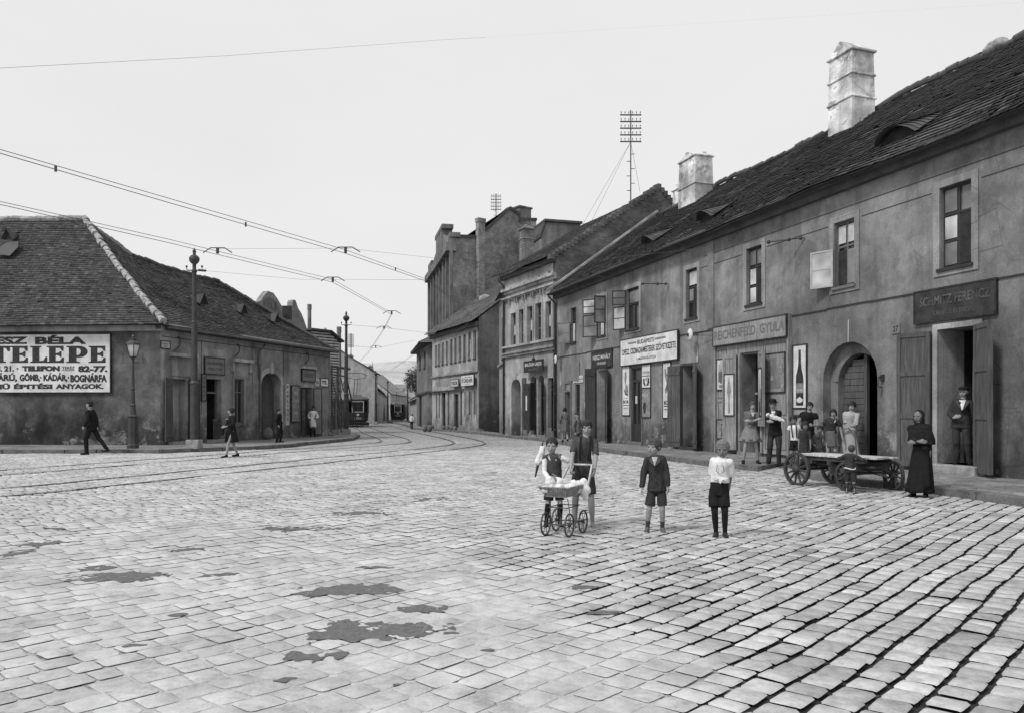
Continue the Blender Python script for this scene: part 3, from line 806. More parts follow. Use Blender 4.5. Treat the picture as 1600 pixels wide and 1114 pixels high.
# lesene / faint vertical joint
mb = MB(); s_ = w.s_of(1116); w.bx(mb, s_, s_ + .35, zc + .05, EH - .2, .001, .03); mb.build('pilaster', 'right_plaster', root)
# eaves cornice
mb = MB(); w.bx(mb, sN - .1, sF, EH - .20, EH, .003, .18); w.bx(mb, sN - .1, sF, EH - .02, EH + .09, .10, .34)
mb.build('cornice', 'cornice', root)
# roof
ov = .48; ez = EH - .02
rz = RH + H
eA, eB = P(sN - .3, ez, ov), P(sF, ez, ov); rA, rB = P(sN - .3, rz, -RB), P(sF, rz, -RB)
roof = tile_roof('roof', eA, eB, rA, rB, 'tiles', root, .2, .215, .05, 2, True) if False else tile_roof('roof', eA, eB, rA, rB, 'tiles', root, .2, .215, .05, 2, .06, .03)
bA, bB = P(sN - .3, ez, -DEP - .3), P(sF, ez, -DEP - .3)
mb = MB(); mb.quad(bA, bB, rB, rA); mb.build('rear_roof', 'tiles_far', root)
def sg(t): return V((0, 0, .05 * math.sin(t * 17) + .03 * math.sin(t * 41)))
ridge_cap('ridge', rA + V((0, 0, .03)), rB + V((0, 0, .03)), root, .10, .36, 'tiles', .035, 3, sg)
rn = (eB - eA).cross(rA - eA).normalized(); rn = rn if rn.z > 0 else -rn
def on_roof(px, py):
    d = V(((px - CX) / F, 1, (CY - py) / F)); c0 = V((0, 0, H)); return c0 + d * ((eA - c0).dot(rn) / d.dot(rn))
up = (rA - eA).normalized()
# small roof openings with a swept tile hood
def roof_vent(px, py, wd, ht, eyebrow=False):
    c = on_roof(px, py); u = w.u; mb = MB(); hd = MB(); q = random.Random(int(px))
    n = 10; L = ht * 3.4
    fr = []
    for k in range(n + 1):
        t = k / n; fr.append((-wd / 2 + wd * t, ht * math.sin(math.pi * t) ** (.7 if eyebrow else .85)))
    front = [c + u * a + V((0, 0, b)) + w.n * .02 for a, b in fr]
    mb.add([c + u * a - up * .03 for a, b in fr] + [p for p in front], [(k, k + 1, n + 2 + k, n + 1 + k) for k in range(n)])
    mb.build('vent_opening', 'dark', root)
    m = 9
    for j in range(m):
        for k in range(n):
            t0, t1 = j / m, (j + 1.2) / m
            def hp(kk, t, lf=0):
                a, b = fr[kk]; 
                return c + u * a + up * (L * t) + rn * (b * (1 - min(1, t)) * .95 + .05 + lf) + (w.n * .10 * (1 - t))
            hd.tone = min(1, max(-.6, q.gauss(-.2, .4))); hd.quad(hp(k, t0, .03), hp(k + 1, t0, .03), hp(k + 1, t1), hp(k, t1))
    hd.build('vent_hood', 'tiles', root)
roof_vent(1404, 224, 1.25, .36, True); roof_vent(1105, 346, .9, .34); roof_vent(1016, 383, .9, .34)
# chimneys
def chimney(parent, base, ux, uy, sx, sy, h, mat, cap='gable', sink=1.6, bands=(.35, .68), tap=.93):
    mb = MB(); ux, uy = V(ux), V(uy)
    def ring(z, k=1.0, e=0.0): return [V(base) + ux * (a * (sx / 2 * k + e)) + uy * (b * (sy / 2 * k + e)) + V((0, 0, z)) for a, b in ((-1, -1), (1, -1), (1, 1), (-1, 1))]
    def seg(r0, r1): mb.add(r0 + r1, [(i, (i + 1) % 4, 4 + (i + 1) % 4, 4 + i) for i in range(4)] + [(3, 2, 1, 0), (4, 5, 6, 7)])
    K = lambda z: 1 - (1 - tap) * max(0, z) / h
    zs = [-sink] + [h * b for b in bands] + [h]
    for i in range(len(zs) - 1): seg(ring(zs[i], K(zs[i])), ring(zs[i + 1], K(zs[i + 1])))
    for b in bands: seg(ring(h * b - .05, K(h * b), .05), ring(h * b + .03, K(h * b), .035))
    seg(ring(h, K(h), .07), ring(h + .08, K(h), .07))
    r = ring(h + .08, K(h), .03)
    if cap == 'gable':
        t = h + .08 + .42; m0 = (r[0] + r[1]) / 2 + V((0, 0, .42)); m1 = (r[2] + r[3]) / 2 + V((0, 0, .42))
        mb.add(r + [m0, m1], [(0, 1, 4), (2, 3, 5), (1, 2, 5, 4), (3, 0, 4, 5)])
    elif cap == 'pyramid':
        m0 = (r[0] + r[2]) / 2 + V((0, 0, .4)); mb.add(r + [m0], [(0, 1, 4), (1, 2, 4), (2, 3, 4), (3, 0, 4)])
    elif cap == 'broken':
        m0 = (r[0] + r[1]) / 2 + V((0, 0, .34)); m1 = (r[2] + r[3]) / 2 + V((0, 0, .28))
        mb.add(r + [m0, m1], [(0, 1, 4), (2, 3, 5), (1, 2, 5, 4), (3, 0, 4, 5)])
        mb.obox(m0 - uy * sy * .1 + V((0, 0, -.12)), ux * .2, uy * .2, V((0, 0, .2)))
    return mb.build('chimney', mat, parent, bevel=.025)
c0 = on_roof(1317, 206); chimney(root, c0 - w.n * .35 + V((0, 0, .2)), w.u, w.n, 1.15, 1.0, 2.35, 'chimney', 'gable')
c1 = on_roof(1078, 318); chimney(root, c1 - w.n * .3 + V((0, 0, .25)), w.u, w.n, 1.5, 1.0, 1.75, 'chimney', 'broken', 1.8, (.3,))
c2 = P(sF - 1.1, rz, -RB - .8); chimney(root, V((c2.x, c2.y, rz - .2)), w.u, w.n, .8, .8, 1.25, 'chimney', 'broken', 1.5, ())
# mortar heap on the ridge near the right edge
mb = MB(); p_ = P(w.s_of(1548), 0); t_ = (1548 - 800) / F
sr = None
for k in range(7):
    # ridge point seen in this direction
    Yr = F * (X0 + RB / .949) / (1548 + k * 3 - 400); mb.ell(V((X0 + RB / .949 - Yr / 3, Yr, rz + .08 + .04 * (k % 3))), (.22, .2, .13))
mb.build('ridge_mortar', 'ridge', root, True)
# white flashing strip between the roof and the fire wall
# windows with their open leaves
kinds = [dict(cols=2, bars=(.66, .33)), dict(cols=2, bars=(.62,)), dict(cols=2, bars=(.66, .33)), dict(cols=2, bars=(.63, .33)), dict(cols=2, bars=(.62,)), dict(cols=2, bars=(.6,)), dict(cols=2, bars=(.62,))]
gm = ['glass_mid', 'glass', 'glass', 'glass', 'glass', 'glass_mid', 'glass']
for k, r in enumerate(wins):
    window(w, r, root, .10, surround=.16 if k < 6 else None, gmat=gm[k], fw=.055, fmat='dark_frame' if k != 1 else 'frame', sm='trim', curtain_or_painted_pane=(.56, .93, .70, .95) if k == 3 else None, **kinds[k])
def mini_pane(r, fa, fb, za, zb, mat, nm='curtain_or_painted_pane', d=-.085):  # flat panels: pale glass paints reflection, dark ones the unlit open half
    a, b, c, d_ = r; mb = MB(); lr = b - a
    mb.quad(w.P(a + lr * fa, c + (d_ - c) * za, d), w.P(a + lr * fb, c + (d_ - c) * za, d), w.P(a + lr * fb, c + (d_ - c) * zb, d), w.P(a + lr * fa, c + (d_ - c) * zb, d)); mb.build(nm, mat, root)
# s grows away from the camera, so fraction 1 is the left edge in the picture
mini_pane(wins[0], .55, .93, .04, .31, 'glass_mid'); mini_pane(wins[0], .55, .93, .36, .63, 'glass_light'); mini_pane(wins[0], .55, .93, .69, .96, 'glass_mid')
mini_pane(wins[1], .56, .92, .67, .94, 'white_dull'); mini_pane(wins[1], .1, .45, .67, .94, 'white_dull')
mini_pane(wins[2], .55, .92, .04, .3, 'glass_light'); mini_pane(wins[2], .55, .92, .36, .63, 'glass_light'); mini_pane(wins[2], .08, .45, .7, .95, 'glass_mid'); mini_pane(wins[2], .55, .92, .7, .95, 'glass_mid')
mini_pane(wins[3], .1, .9, .68, .95, 'glass_light'); mini_pane(wins[3], .55, .9, .36, .6, 'glass_mid')
mini_pane(wins[4], .1, .9, .65, .94, 'glass_mid'); mini_pane(wins[5], .5, .9, .04, .55, 'white_dull'); mini_pane(wins[6], .5, .9, .04, .55, 'white_dull')
def cas(r, z0f, z1f, width, ang, dirn, mat='frame', gmat='glass_light', edge=1):
    a, b, c, d_ = r; s = b if edge else a
    leaf(w, 'casement', s, c + (d_ - c) * z0f, c + (d_ - c) * z1f, width, ang, dirn, root, mat, 'glass', d0=.035, th=.035, gmat=gmat)
cas(wins[1], .02, .60, .62, 22, 1, 'frame_light', 'glass_light'); 
mini_pane(wins[1], .1, .46, .04, .56, 'glass_mid'); mini_pane(wins[1], .54, .94, .04, .56, 'dark')
cas(wins[4], .02, .60, .62, 28, 1, 'dark_frame', 'glass_light'); cas(wins[4], .62, .99, .55, 60, 1, 'dark_frame', 'glass_mid')
cas(wins[5], .0, .58, .75, 35, 1, 'dark_frame', 'glass_mid'); cas(wins[5], .60, .99, .75, 35, 1, 'dark_frame', 'glass_light'); cas(wins[5], .3, .99, .5, 80, 1, 'dark_frame', 'glass_mid', 0)
cas(wins[6], .0, .60, .75, 32, 1, 'frame', 'glass_mid')

for k_ in (0, 2, 3): mini_pane(wins[k_], .07, .46, .03, .63, 'dark')  # dark sheets painted in for the unlit open half of the window
for r in wins:
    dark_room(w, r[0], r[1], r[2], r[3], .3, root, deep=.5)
# gateway: deep reveal, inner arch and planked gate
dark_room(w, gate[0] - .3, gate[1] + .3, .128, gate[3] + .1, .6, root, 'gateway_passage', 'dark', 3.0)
mb = MB(); ia, ib = gate[0] + .12, gate[1] - .26
ar = arch_pts(ia, ib, zg - .05, gate[3] - .28)
out = arch_pts(gate[0] - .01, gate[1] + .01, zg, gate[3] + .01)
for k in range(len(ar) - 1):
    mb.quad(w.P(*ar[k], -.26), w.P(*ar[k + 1], -.26), w.P(*out[k + 1], -.26), w.P(*out[k], -.26))
    mb.quad(w.P(*ar[k], -.26), w.P(*ar[k + 1], -.26), w.P(*ar[k + 1], -.55), w.P(*ar[k], -.55))
for (p, q) in ((gate[0] - .01, ia), (ib, gate[1] + .01)):
    mb.quad(w.P(p, .1, -.26), w.P(q, .1, -.26), w.P(q, zg, -.26), w.P(p, zg, -.26))
for s in (ia, ib): mb.quad(w.P(s, .1, -.26), w.P(s, zg - .05, -.26), w.P(s, zg - .05, -.55), w.P(s, .1, -.55))
mb.build('gate_arch', 'right_plaster', root)
# leaf half open: the far leaf stays closed, planks set crosswise
mb = MB(); mid = (ia + ib) / 2 - .05; k = 0; z = .16
arx = lambda s: zg - .05 + (gate[3] - .28 - zg + .05) * math.sqrt(max(0, 1 - ((s - (ia + ib) / 2) / ((ib - ia) / 2)) ** 2))
while z < gate[3] - .4:
    zt_ = z + .165
    s1_ = ib
    if zt_ > zg - .05: 
        f = min(1, (zt_ - zg + .05) / (gate[3] - .28 - zg + .05)); s1_ = (ia + ib) / 2 + (ib - ia) / 2 * math.sqrt(max(0, 1 - f * f))
    if s1_ > mid + .1: w.bx(mb, mid, s1_, z, zt_ - .012, -.46, -.42 + .004 * (k % 2))
    z = zt_; k += 1
w.bx(mb, mid - .06, mid + .04, .14, arx(mid) - .03, -.48, -.395)
mb.build('gate_leaf', 'gate', root)
leaf(w, 'gate_leaf', ia + .02, .14, zg + .1, 1.0, -82, 1, root, 'shutter_dark', 'batten', d0=-.5)
mb = MB(); sx_ = w.s_of(1326)
for k in range(5): w.bx(mb, sx_ - .014, sx_ + .014, w.z_of(1326, 500 + 7.0 * (k + 1)), w.z_of(1326, 500 + 7.0 * k), .004, .010 + .002 * k)
mb.build('whitewash_streak', 'white_dull', root)
# wall lamp hook beside the arch
mb = MB(); s_ = w.s_of(1380); z_ = w.z_of(1380, 598); mb.tube([w.P(s_, z_ + .15, 0), w.P(s_, z_ + .15, .12), w.P(s_, z_ - .1, .16), w.P(s_, z_ - .1, .04)], .022); mb.box(w.P(s_, z_ + .12, .02), (.08, .08, .16)); mb.build('gate_hook', 'iron', root)
# Shop on the right: limewashed reveal, open panelled shutters, stone step
facade_j = MB()
mb = MB(); a, b, c, d = doorS
w.bx(mb, a - .12, a, c, d + .12, .002, .04); w.bx(mb, b, b + .12, c, d + .12, .002, .04); w.bx(mb, a, b, d, d + .12, .002, .04); mb.build('door_surround', 'jamb', root)
mb = MB(); mb.quad(w.P(b - .003, c, -.01), w.P(b - .003, d, -.01), w.P(b - .003, d, -.74), w.P(b - .003, c, -.74)); mb.build('jamb', 'jamb', root)
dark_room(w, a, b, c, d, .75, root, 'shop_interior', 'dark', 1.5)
mb = MB(); w.bx(mb, a + .35, a + 1.35, c, c + 1.9, -1.9, -1.6); mb.build('counter', 'signdark', root)
mb = MB(); w.bx(mb, a - .15, b + .3, PAV - .02, c, -.75, .28); mb.build('doorstep', 'stone', root, bevel=.03)
zt = d - .02; 
leaf(w, 'shutter', b + .14, c - .1, zt, .78, 12, 1, root, 'shutter', 'panel', .05, .05)
leaf(w, 'shutter', a - .02, c - .12, zt + .02, .78, 30, -1, root, 'shutter', 'panel', .05, .06)
leaf(w, 'door', b - .25, c, d - .65, .62, -75, -1, root, 'frame_light', 'panel', -.72, .05)
mb = MB(); s_ = w.s_of(1401); zz = w.z_of(1401, 514); w.bx(mb, s_ - .12, s_ + .12, zz - .11, zz + .11, .004, .03); hn = mb.build('house_number', 'signgrey', root)
text(w, s_ - .08, s_ + .08, zz - .07, zz + .07, '27', 'black', hn, .034, .02)
# Shopfront of carved name board and panels
a0, b0 = sorted((w.s_of(1121), w.s_of(1238)))
zb0, zb1 = w.z_of(1180, 532), w.z_of(1180, 502)
mb = MB()
w.bx(mb, a0, a0 + .07, PAV, zb1 + .02, .003, .14)           # right post (near)
w.bx(mb, b0 - .05, b0, PAV, zb1 + .02, .003, .12)
zlow = zb0 - .06
def pan(x0, x1, z0, z1, d1=.09): 
    p, q = sorted((w.s_of(x0), w.s_of(x1))); w.bx(mb, p, q, z0, z1, .003, d1)
pan(1196, 1235, PAV + .1, zlow, .07); pan(1123, 1156, PAV + .1, zlow, .07)
a, b, c, d = doorR; w.bx(mb, a - .1, b + .1, d + .06, zlow, .003, .07); w.bx(mb, a - .08, a, c, d + .06, .003, .10); w.bx(mb, b, b + .08, c, d + .06, .003, .10)
sf = mb.build('shopfront', 'panel', root)
mb = MB()
for x0, x1, f0, f1 in ((1199, 1232, .34, .97), (1199, 1232, .04, .31), (1125, 1138, .5, .97), (1125, 1138, .26, .47), (1125, 1138, .03, .23)):
    p, q = sorted((w.s_of(x0), w.s_of(x1))); hz_ = zlow - PAV - .1; z0_, z1_ = PAV + .1 + hz_ * f0, PAV + .1 + hz_ * f1
    for (aa, bb, cc, dd) in ((p, q, z0_, z0_ + .025), (p, q, z1_ - .025, z1_), (p, p + .025, z0_, z1_), (q - .025, q, z0_, z1_)): w.bx(mb, aa, bb, cc, dd, .07, .082)
mb.build('moulding', 'frame', sf)
dark_room(w, doorR[0], doorR[1], doorR[2], doorR[3], .5, root, 'shop_interior', 'dark', 1.5)
mb = MB(); a, b, c, d = doorR; w.bx(mb, a, b, c + 1.75, c + 1.82, -.52, -.46); w.bx(mb, b - .32, b - .26, c, d, -.52, -.46); w.bx(mb, a, b, PAV - .02, c, -.5, .2); mb.build('door_frame', 'panel', root)
leaf(w, 'shutter', b + .12, PAV + .15, d + .02, .45, 30, 1, root, 'panel', 'panel', .12, .05)
leaf(w, 'shutter', a - .02, PAV + .9, d + .02, .60, 24, -1, root, 'panel', 'panel', .12, .05)
# boarded door with the torn-plaster room behind
a, b, c, d = doorM; dark_room(w, a, b, c, d, .6, root, 'doorway', 'dark', .5)
mb = MB(); w.bx(mb, a + .02, a + (b - a) * .72, c, d - .05, -.66, -.62); mb.build('inner_door', 'jamb', root)
mb = MB(); w.bx(mb, a - .08, a, c, d + .08, .002, .05); w.bx(mb, b, b + .08, c, d + .08, .002, .05); w.bx(mb, a, b, d, d + .08, .002, .05); w.bx(mb, a - .1, b + .1, PAV - .02, c, -.6, .12); mb.build('door_frame', 'shutter_dark', root)
leaf(w, 'shutter', a - .03, c - .04, d + .05, .66, 24, -1, root, 'shutter', 'batten', .06, .045)
leaf(w, 'shutter', b + .03, c - .04, d + .02, .60, 18, 1, root, 'shutter', 'batten', .06, .045)
# glazed shop door
a, b, c, d = doorB; mb = MB(); w.bx(mb, a, a + .08, c, d, -.12, -.05); w.bx(mb, b - .08, b, c, d, -.12, -.05); w.bx(mb, a + .08, b - .08, d - .55, d - .45, -.12, -.05); w.bx(mb, a + .08, b - .08, c, c + .7, -.12, -.06); w.bx(mb, a + .08, b - .08, d - .08, d, -.12, -.05); w.bx(mb, (a + b) / 2 - .04, (a + b) / 2 + .04, c + .7, d - .55, -.12, -.05)
dr = mb.build('door', 'dark_frame', root); gg = MB(); gg.quad(w.P(a, c, -.09), w.P(b, c, -.09), w.P(b, d, -.09), w.P(a, d, -.09)); gg.build('pane', 'glass', dr)
mb = MB(); w.bx(mb, a - .06, a, c, d + .05, .002, .03); w.bx(mb, b, b + .06, c, d + .05, .002, .03); w.bx(mb, a - .06, b + .06, PAV - .02, c, -.2, .06); mb.build('door_frame', 'frame', root)
mb = MB(); w.bx(mb, (a + b) / 2 + .1, b - .16, c + 1.5, c + 1.8, -.085, -.08); mb.build('notice', 'white_dull', dr)
# narrow shop with dark shutters
a, b, c, d = doorN; dark_room(w, a, b, c, d, .7, root, 'shop_interior', 'dark', 1.2)
mb = MB(); mb.quad(w.P(b - .003, c, -.01), w.P(b - .003, d, -.01), w.P(b - .003, d, -.69), w.P(b - .003, c, -.69)); w.bx(mb, a + (b - a) * .35, b, c, d, -.72, -.68); mb.build('jamb', 'jamb', root)
leaf(w, 'shutter', b + .02, c, d + .1, .62, 25, 1, root, 'shutter_dark', 'batten', .05, .04)
leaf(w, 'shutter', a - .02, c, d + .1, .66, 24, -1, root, 'shutter_dark', 'batten', .05, .04)
# last door and little window by the corner
a, b, c, d = doorL; dark_room(w, a, b, c, d, .4, root, 'doorway', 'dark', .6)
mb = MB(); w.bx(mb, a - .1, a, c, d + .5, .002, .05); w.bx(mb, b, b + .1, c, d + .5, .002, .05); w.bx(mb, a, b, d, d + .08, .002, .05); w.bx(mb, a, b, d + .4, d + .5, .002, .05); mb.build('door_frame', 'frame', root)
window(w, winL, root, .08, cols=1, bars=(.5,), gmat='glass', sill=False)
p, q = sorted((w.s_of(883), w.s_of(906))); mb = MB(); w.bx(mb, p, q, w.z_of(894, 595), w.z_of(894, 568), .003, .05); mb.build('blind_board', 'signgrey', root)
# broken plaster edges, base scars as real shallow flakes
mb = MB(); q = random.Random(9)
for k in range(46):
    s_ = q.uniform(1, sF - 1); z_ = PAV + abs(q.gauss(0, .4)) + .08
    if any(o[0] - .2 < s_ < o[1] + .2 for o in ops): continue
    n_ = 9; rr = q.uniform(.05, .22); pts = []
    for i in range(n_):
        t = 2 * math.pi * i / n_; r_ = rr * q.uniform(.5, 1.2); pts.append(w.P(s_ + r_ * math.cos(t), max(PAV + .01, z_ + r_ * .8 * math.sin(t)), .004))
    mb.add(pts, [tuple(range(n_))])
mb.build('plaster_scar', 'trim', root)
# gutter and drain pipe at the far corner
def drainpipe(W_, s, ztop, parent, zb=PAV, mat='iron', r=.055, jog=.35, d=.09):
    mb = MB(); mb.tube([W_.P(s, ztop, d + jog), W_.P(s, ztop - .12, d + jog), W_.P(s, ztop - .45, d), W_.P(s, zb + .05, d)], r, 8)
    for z in (zb + .4, zb + 2.2, ztop - 1.0): mb.cyl(W_.P(s, z, d), W_.P(s, z + .05, d), r * 1.35)
    return mb.build('drainpipe', mat, parent, True)
drainpipe(w, sF - .12, EH + .02, root)
mb = MB(); mb.tube([w.P(s, EH + .02, ov - .02) for s in (w.s_of(1122), sF)], .06, 8); mb.build('gutter', 'iron', root, True)

# ---- signs on this wall (each hangs on the wall: a thing of its own)
def board(wl, x0, x1, yt, yb, mat, name, label, cat, d0=.006, th=.04, frame=None, group=None, rect=None, place=True):
    r = rect or wl.px_rect(x0, x1, yt, yb); a, b, c, d = r; mb = MB(); wl.bx(mb, a, b, c, d, d0, d0 + th)
    o = mb.build(name, mat, None, place=wl.P((a + b) / 2, c, d0)); tag(o, label, cat, group)
    if frame:
        f = .035; fb = MB()
        for (p, q, e, g_) in ((a - f, a, c - f, d + f), (b, b + f, c - f, d + f), (a, b, c - f, c), (a, b, d, d + f)): wl.bx(fb, p, q, e, g_, d0, d0 + th + .012)
        fb.build('frame', frame, o)
    return o, r, d0 + th + .003
def tx(wl, o, r, fx0, fx1, fy0, fy1, s, mat, d, bold=.02):
    """fractions measured from the left and from the bottom as one reads the sign"""
    a, b, c, e = r; rev = wl.u.cross(V((0, 0, 1))).dot(wl.n) < 0
    if rev: s0, s1 = b - (b - a) * fx1, b - (b - a) * fx0
    else: s0, s1 = a + (b - a) * fx0, a + (b - a) * fx1
    if s is None:
        mb = MB(); wl.bx(mb, s0, s1, c + (e - c) * fy0, c + (e - c) * fy1, d - .001, d + .003); return mb.build('rule', mat, o)
    return text(wl, s0, s1, c + (e - c) * fy0, c + (e - c) * fy1, s, mat, o, d + .002, bold)
def shape(wl, o, r, pts, mat, d, name='picture'):
    a, b, c, e = r; rev = wl.u.cross(V((0, 0, 1))).dot(wl.n) < 0; mb = MB()
    P_ = [wl.P((b - (b - a) * x) if rev else a + (b - a) * x, c + (e - c) * y, d + .002) for x, y in pts]
    mb.add(P_, [tuple(range(len(P_)))]); return mb.build(name, mat, o)
o, r, d = board(w, 1433, 1558, 448, 497, 'signdark', 'shop_sign', 'dark name board above the tall shuttered doorway at far right', 'sign', th=.06, frame='black')
tx(w, o, r, .07, .95, .50, .80, 'SCHMITZ FERENCZ', 'dim_letter', d, .012); tx(w, o, r, .25, .78, .16, .34, 'KÁRPITOS ÉS DISZITŐ', 'dim_letter', d, .0)
o, r, d = board(w, 1122.5, 1236.5, 503, 533, 'panel', 'shop_sign', 'long grey carved name board over the panelled shopfront with posters', 'sign', d0=.142, th=.05, frame='signdark')
tl = tx(w, o, r, .02, .985, .28, .78, 'REICHENFELD  GYULA', 'frame', d, .025)
o, r, d = board(w, 973, 1062, 524.5, 566, 'white', 'shop_sign', 'big white guild sign with dark lettering above the glazed shop door', 'sign', d0=.05, th=.05, frame='black')
tx(w, o, r, .33, .62, .74, .90, 'BUDAPESTI', 'black', d, .018); tx(w, o, r, .03, .98, .36, .68, 'CIPÉSZ, CSIZMADIAMESTEREK SZÖVETKEZETE', 'black', d, .022)
tx(w, o, r, .32, .66, .14, .26, 'I. MESZÁROS-UTCZA', 'black', d, .01)
for f0, f1 in ((.15, .31), (.64, .82)):
    tx(w, o, r, f0, f1, .80, .82, None, 'black', d); tx(w, o, r, f0, f1, .84, .86, None, 'black', d)
o, r, d = board(w, 973.5, 984.5, 573, 648, 'white', 'enamel_poster', 'tall white enamel advertisement left of the glazed shop door', 'poster', th=.02, frame='black')
for nm_ in (0,):
    shape(w, o, r, [(.35, .88), (.55, .9), (.6, .78), (.5, .66), (.75, .6), (.8, .48), (.6, .42), (.3, .5), (.45, .62), (.3, .74)], 'poster_mid', d); shape(w, o, r, [(.2, .54), (.5, .47), (.8, .44), (.75, .40), (.4, .42)], 'black', d, 'picture')
    tx(w, o, r, .12, .9, .24, .31, 'BOR', 'black', d, .03); tx(w, o, r, .2, .8, .34, .36, 'TÖRLEY', 'black', d, 0); tx(w, o, r, .1, .9, .195, .21, None, 'black', d); tx(w, o, r, .15, .85, .13, .165, 'PEZSGŐ', 'black', d, .01)
o, r, d = board(w, 1037, 1048.5, 567, 652, 'white', 'enamel_poster', 'tall white enamel advertisement just left of the open boarded shutter', 'poster', th=.02, frame='black')
shape(w, o, r, [(.2, .9), (.4, .9), (.5, .78), (.9, .96), (.95, .9), (.6, .66), (.7, .5), (.35, .44), (.25, .5), (.5, .62), (.3, .74)], 'poster_mid', d); shape(w, o, r, [(.3, .52), (.5, .6), (.9, .86), (.95, .8), (.6, .5)], 'black', d)
tx(w, o, r, .12, .95, .24, .31, 'BOR', 'black', d, .03); tx(w, o, r, .1, .9, .205, .22, None, 'black', d); tx(w, o, r, .2, .9, .14, .17, 'PEZSGŐ', 'black', d, .01)
o, r, d = board(w, 1004, 1017, 570, 605, 'white', 'enamel_poster', 'small white advertisement with shoe pictures right of the glazed shop door', 'poster', th=.02, frame='black')
tx(w, o, r, .08, .92, .60, .76, 'CIPŐK', 'black', d, .0); tx(w, o, r, .05, .95, .50, .53, None, 'black', d)
shape(w, o, r, [(.15, .4), (.3, .42), (.35, .2), (.5, .08), (.3, .08), (.15, .2)], 'black', d); shape(w, o, r, [(.85, .42), (.7, .42), (.68, .2), (.52, .1), (.75, .08), (.88, .22)], 'black', d); shape(w, o, r, [(.4, .4), (.6, .42), (.55, .3), (.45, .3)], 'poster_mid', d)
o, r, d = board(w, 1004, 1017, 606.5, 651, 'poster_mid', 'enamel_poster', 'dark grey shoe advertisement below the small white one', 'poster', th=.02, frame='black')
tx(w, o, r, .08, .8, .68, .82, 'PALMA', 'light_letter', d, .0); shape(w, o, r, [(.2, .5), (.45, .52), (.5, .3), (.4, .12), (.2, .15), (.15, .35)], 'black', d)
o, r, d = board(w, 926.5, 957.5, 549, 573, 'signdark', 'shop_sign', 'black name board with white letters above the narrow dark-shuttered shop', 'sign', th=.05, frame='black')
tx(w, o, r, .06, .95, .50, .84, 'NEISZ MIHÁLY', 'light_letter', d, .015); tx(w, o, r, .28, .72, .16, .34, 'ÜVEGES', 'light_letter', d, .01)
for k, (x0, x1, yt, yb) in enumerate(((896.5, 911.5, 587, 591.5), (896.5, 911.5, 593, 597.5))):
    o, r, d = board(w, x0, x1, yt, yb, 'white', 'name_plate', ('upper' if k == 0 else 'lower') + ' of two thin white name plates beside the corner door', 'name plate', th=.03, group='thin white name plates')
    tx(w, o, r, .08, .92, .2, .8, ('KOVÁCS J.', 'CZIPÉSZ')[k], 'black', d, .0)
o, r, d = board(w, 914, 916, 627, 637, 'white', 'notice', 'tiny white notice left of the narrow shop shutters', 'notice', th=.02)
# posters on the panelled shopfront
def poster(x0, x1, yt, yb, mat, label, figs, dd=.084, fmat='signdark'):
    o, r, d = board(w, x0, x1, yt, yb, mat, 'poster', label, 'poster', d0=dd, th=.012, frame=fmat)
    for pts, m_ in figs: shape(w, o, r, pts, m_, d)
    return o, r, d
def bottle(cx, y0, y1, wd):
    h = y1 - y0; return [(cx - wd, y0), (cx + wd, y0), (cx + wd, y0 + h * .5), (cx + wd * .35, y0 + h * .68), (cx + wd * .35, y1), (cx - wd * .35, y1), (cx - wd * .35, y0 + h * .68), (cx - wd, y0 + h * .5)]
poster(1200, 1230, 553, 612, 'poster_mid', 'dark picture poster on the right panel of the shopfront', [([(.25, .1), (.8, .1), (.75, .5), (.6, .7), (.55, .9), (.42, .9), (.38, .7), (.2, .5)], 'signgrey'), ([(.3, .3), (.45, .32), (.42, .45), (.32, .42)], 'light_letter')])
poster(1124.5, 1136.5, 562, 608, 'light_letter', 'pale poster of three dark bottles on the left panel of the shopfront', [(bottle(.28, .25, .85, .09), 'poster_dark'), (bottle(.52, .2, .95, .1), 'poster_dark'), (bottle(.76, .25, .85, .09), 'poster_dark'), ([(.3, .05), (.7, .05), (.75, .16), (.25, .16)], 'poster_mid')])
poster(1124.5, 1136.5, 656, 684, 'poster_mid', 'small framed picture low on the left panel of the shopfront', [([(.55, .1), (.9, .1), (.9, .8), (.55, .8)], 'poster_dark'), ([(.6, .4), (.85, .4), (.8, .7), (.62, .66)], 'light_letter')])
# posters pinned on the open leaves, stood where the leaves stand
for (sh, wd, ang, dr_, x0, z0, z1, lab, figs) in (
    (doorR[1] + .12, .45, 30, 1, .08, 1.35, 2.6, 'pale poster of a walking figure on the left open shutter leaf', [([(.4, .05), (.6, .05), (.58, .45), (.75, .6), (.62, .8), (.5, .95), (.36, .8), (.28, .55), (.42, .45)], 'poster_mid')]),
    (doorR[0] - .02, .60, 24, -1, .10, 1.35, 2.7, 'pale poster of a twin-spired church on the right open shutter leaf', [([(.1, .05), (.9, .05), (.85, .55), (.66, .6), (.62, .95), (.54, .66), (.46, .66), (.38, .95), (.32, .6), (.12, .5)], 'poster_mid'), ([(.2, .05), (.8, .05), (.75, .3), (.25, .3)], 'poster_dark')])):
    t = math.radians(ang); a3 = w.u * dr_ * math.cos(t) + w.n * math.sin(t); b3 = -w.u * dr_ * math.sin(t) + w.n * math.cos(t)
    o3 = w.P(sh, 0, .12) + b3 * .052; q0 = o3 + a3 * x0; q1 = o3 + a3 * (wd - x0)
    lw = Wall((q0.x, q0.y), (q1.x, q1.y))
    board(lw, 0, 0, 0, 0, 'light_letter', 'poster', lab, 'poster', 0.002, .01, 'signdark', rect=(0, lw.L, z0, z1))
    o4 = [x for x in COL.objects if x.get('label') == lab][0]
    for pts, m_ in figs: shape(lw, o4, (0, lw.L, z0, z1), pts, m_, .014)
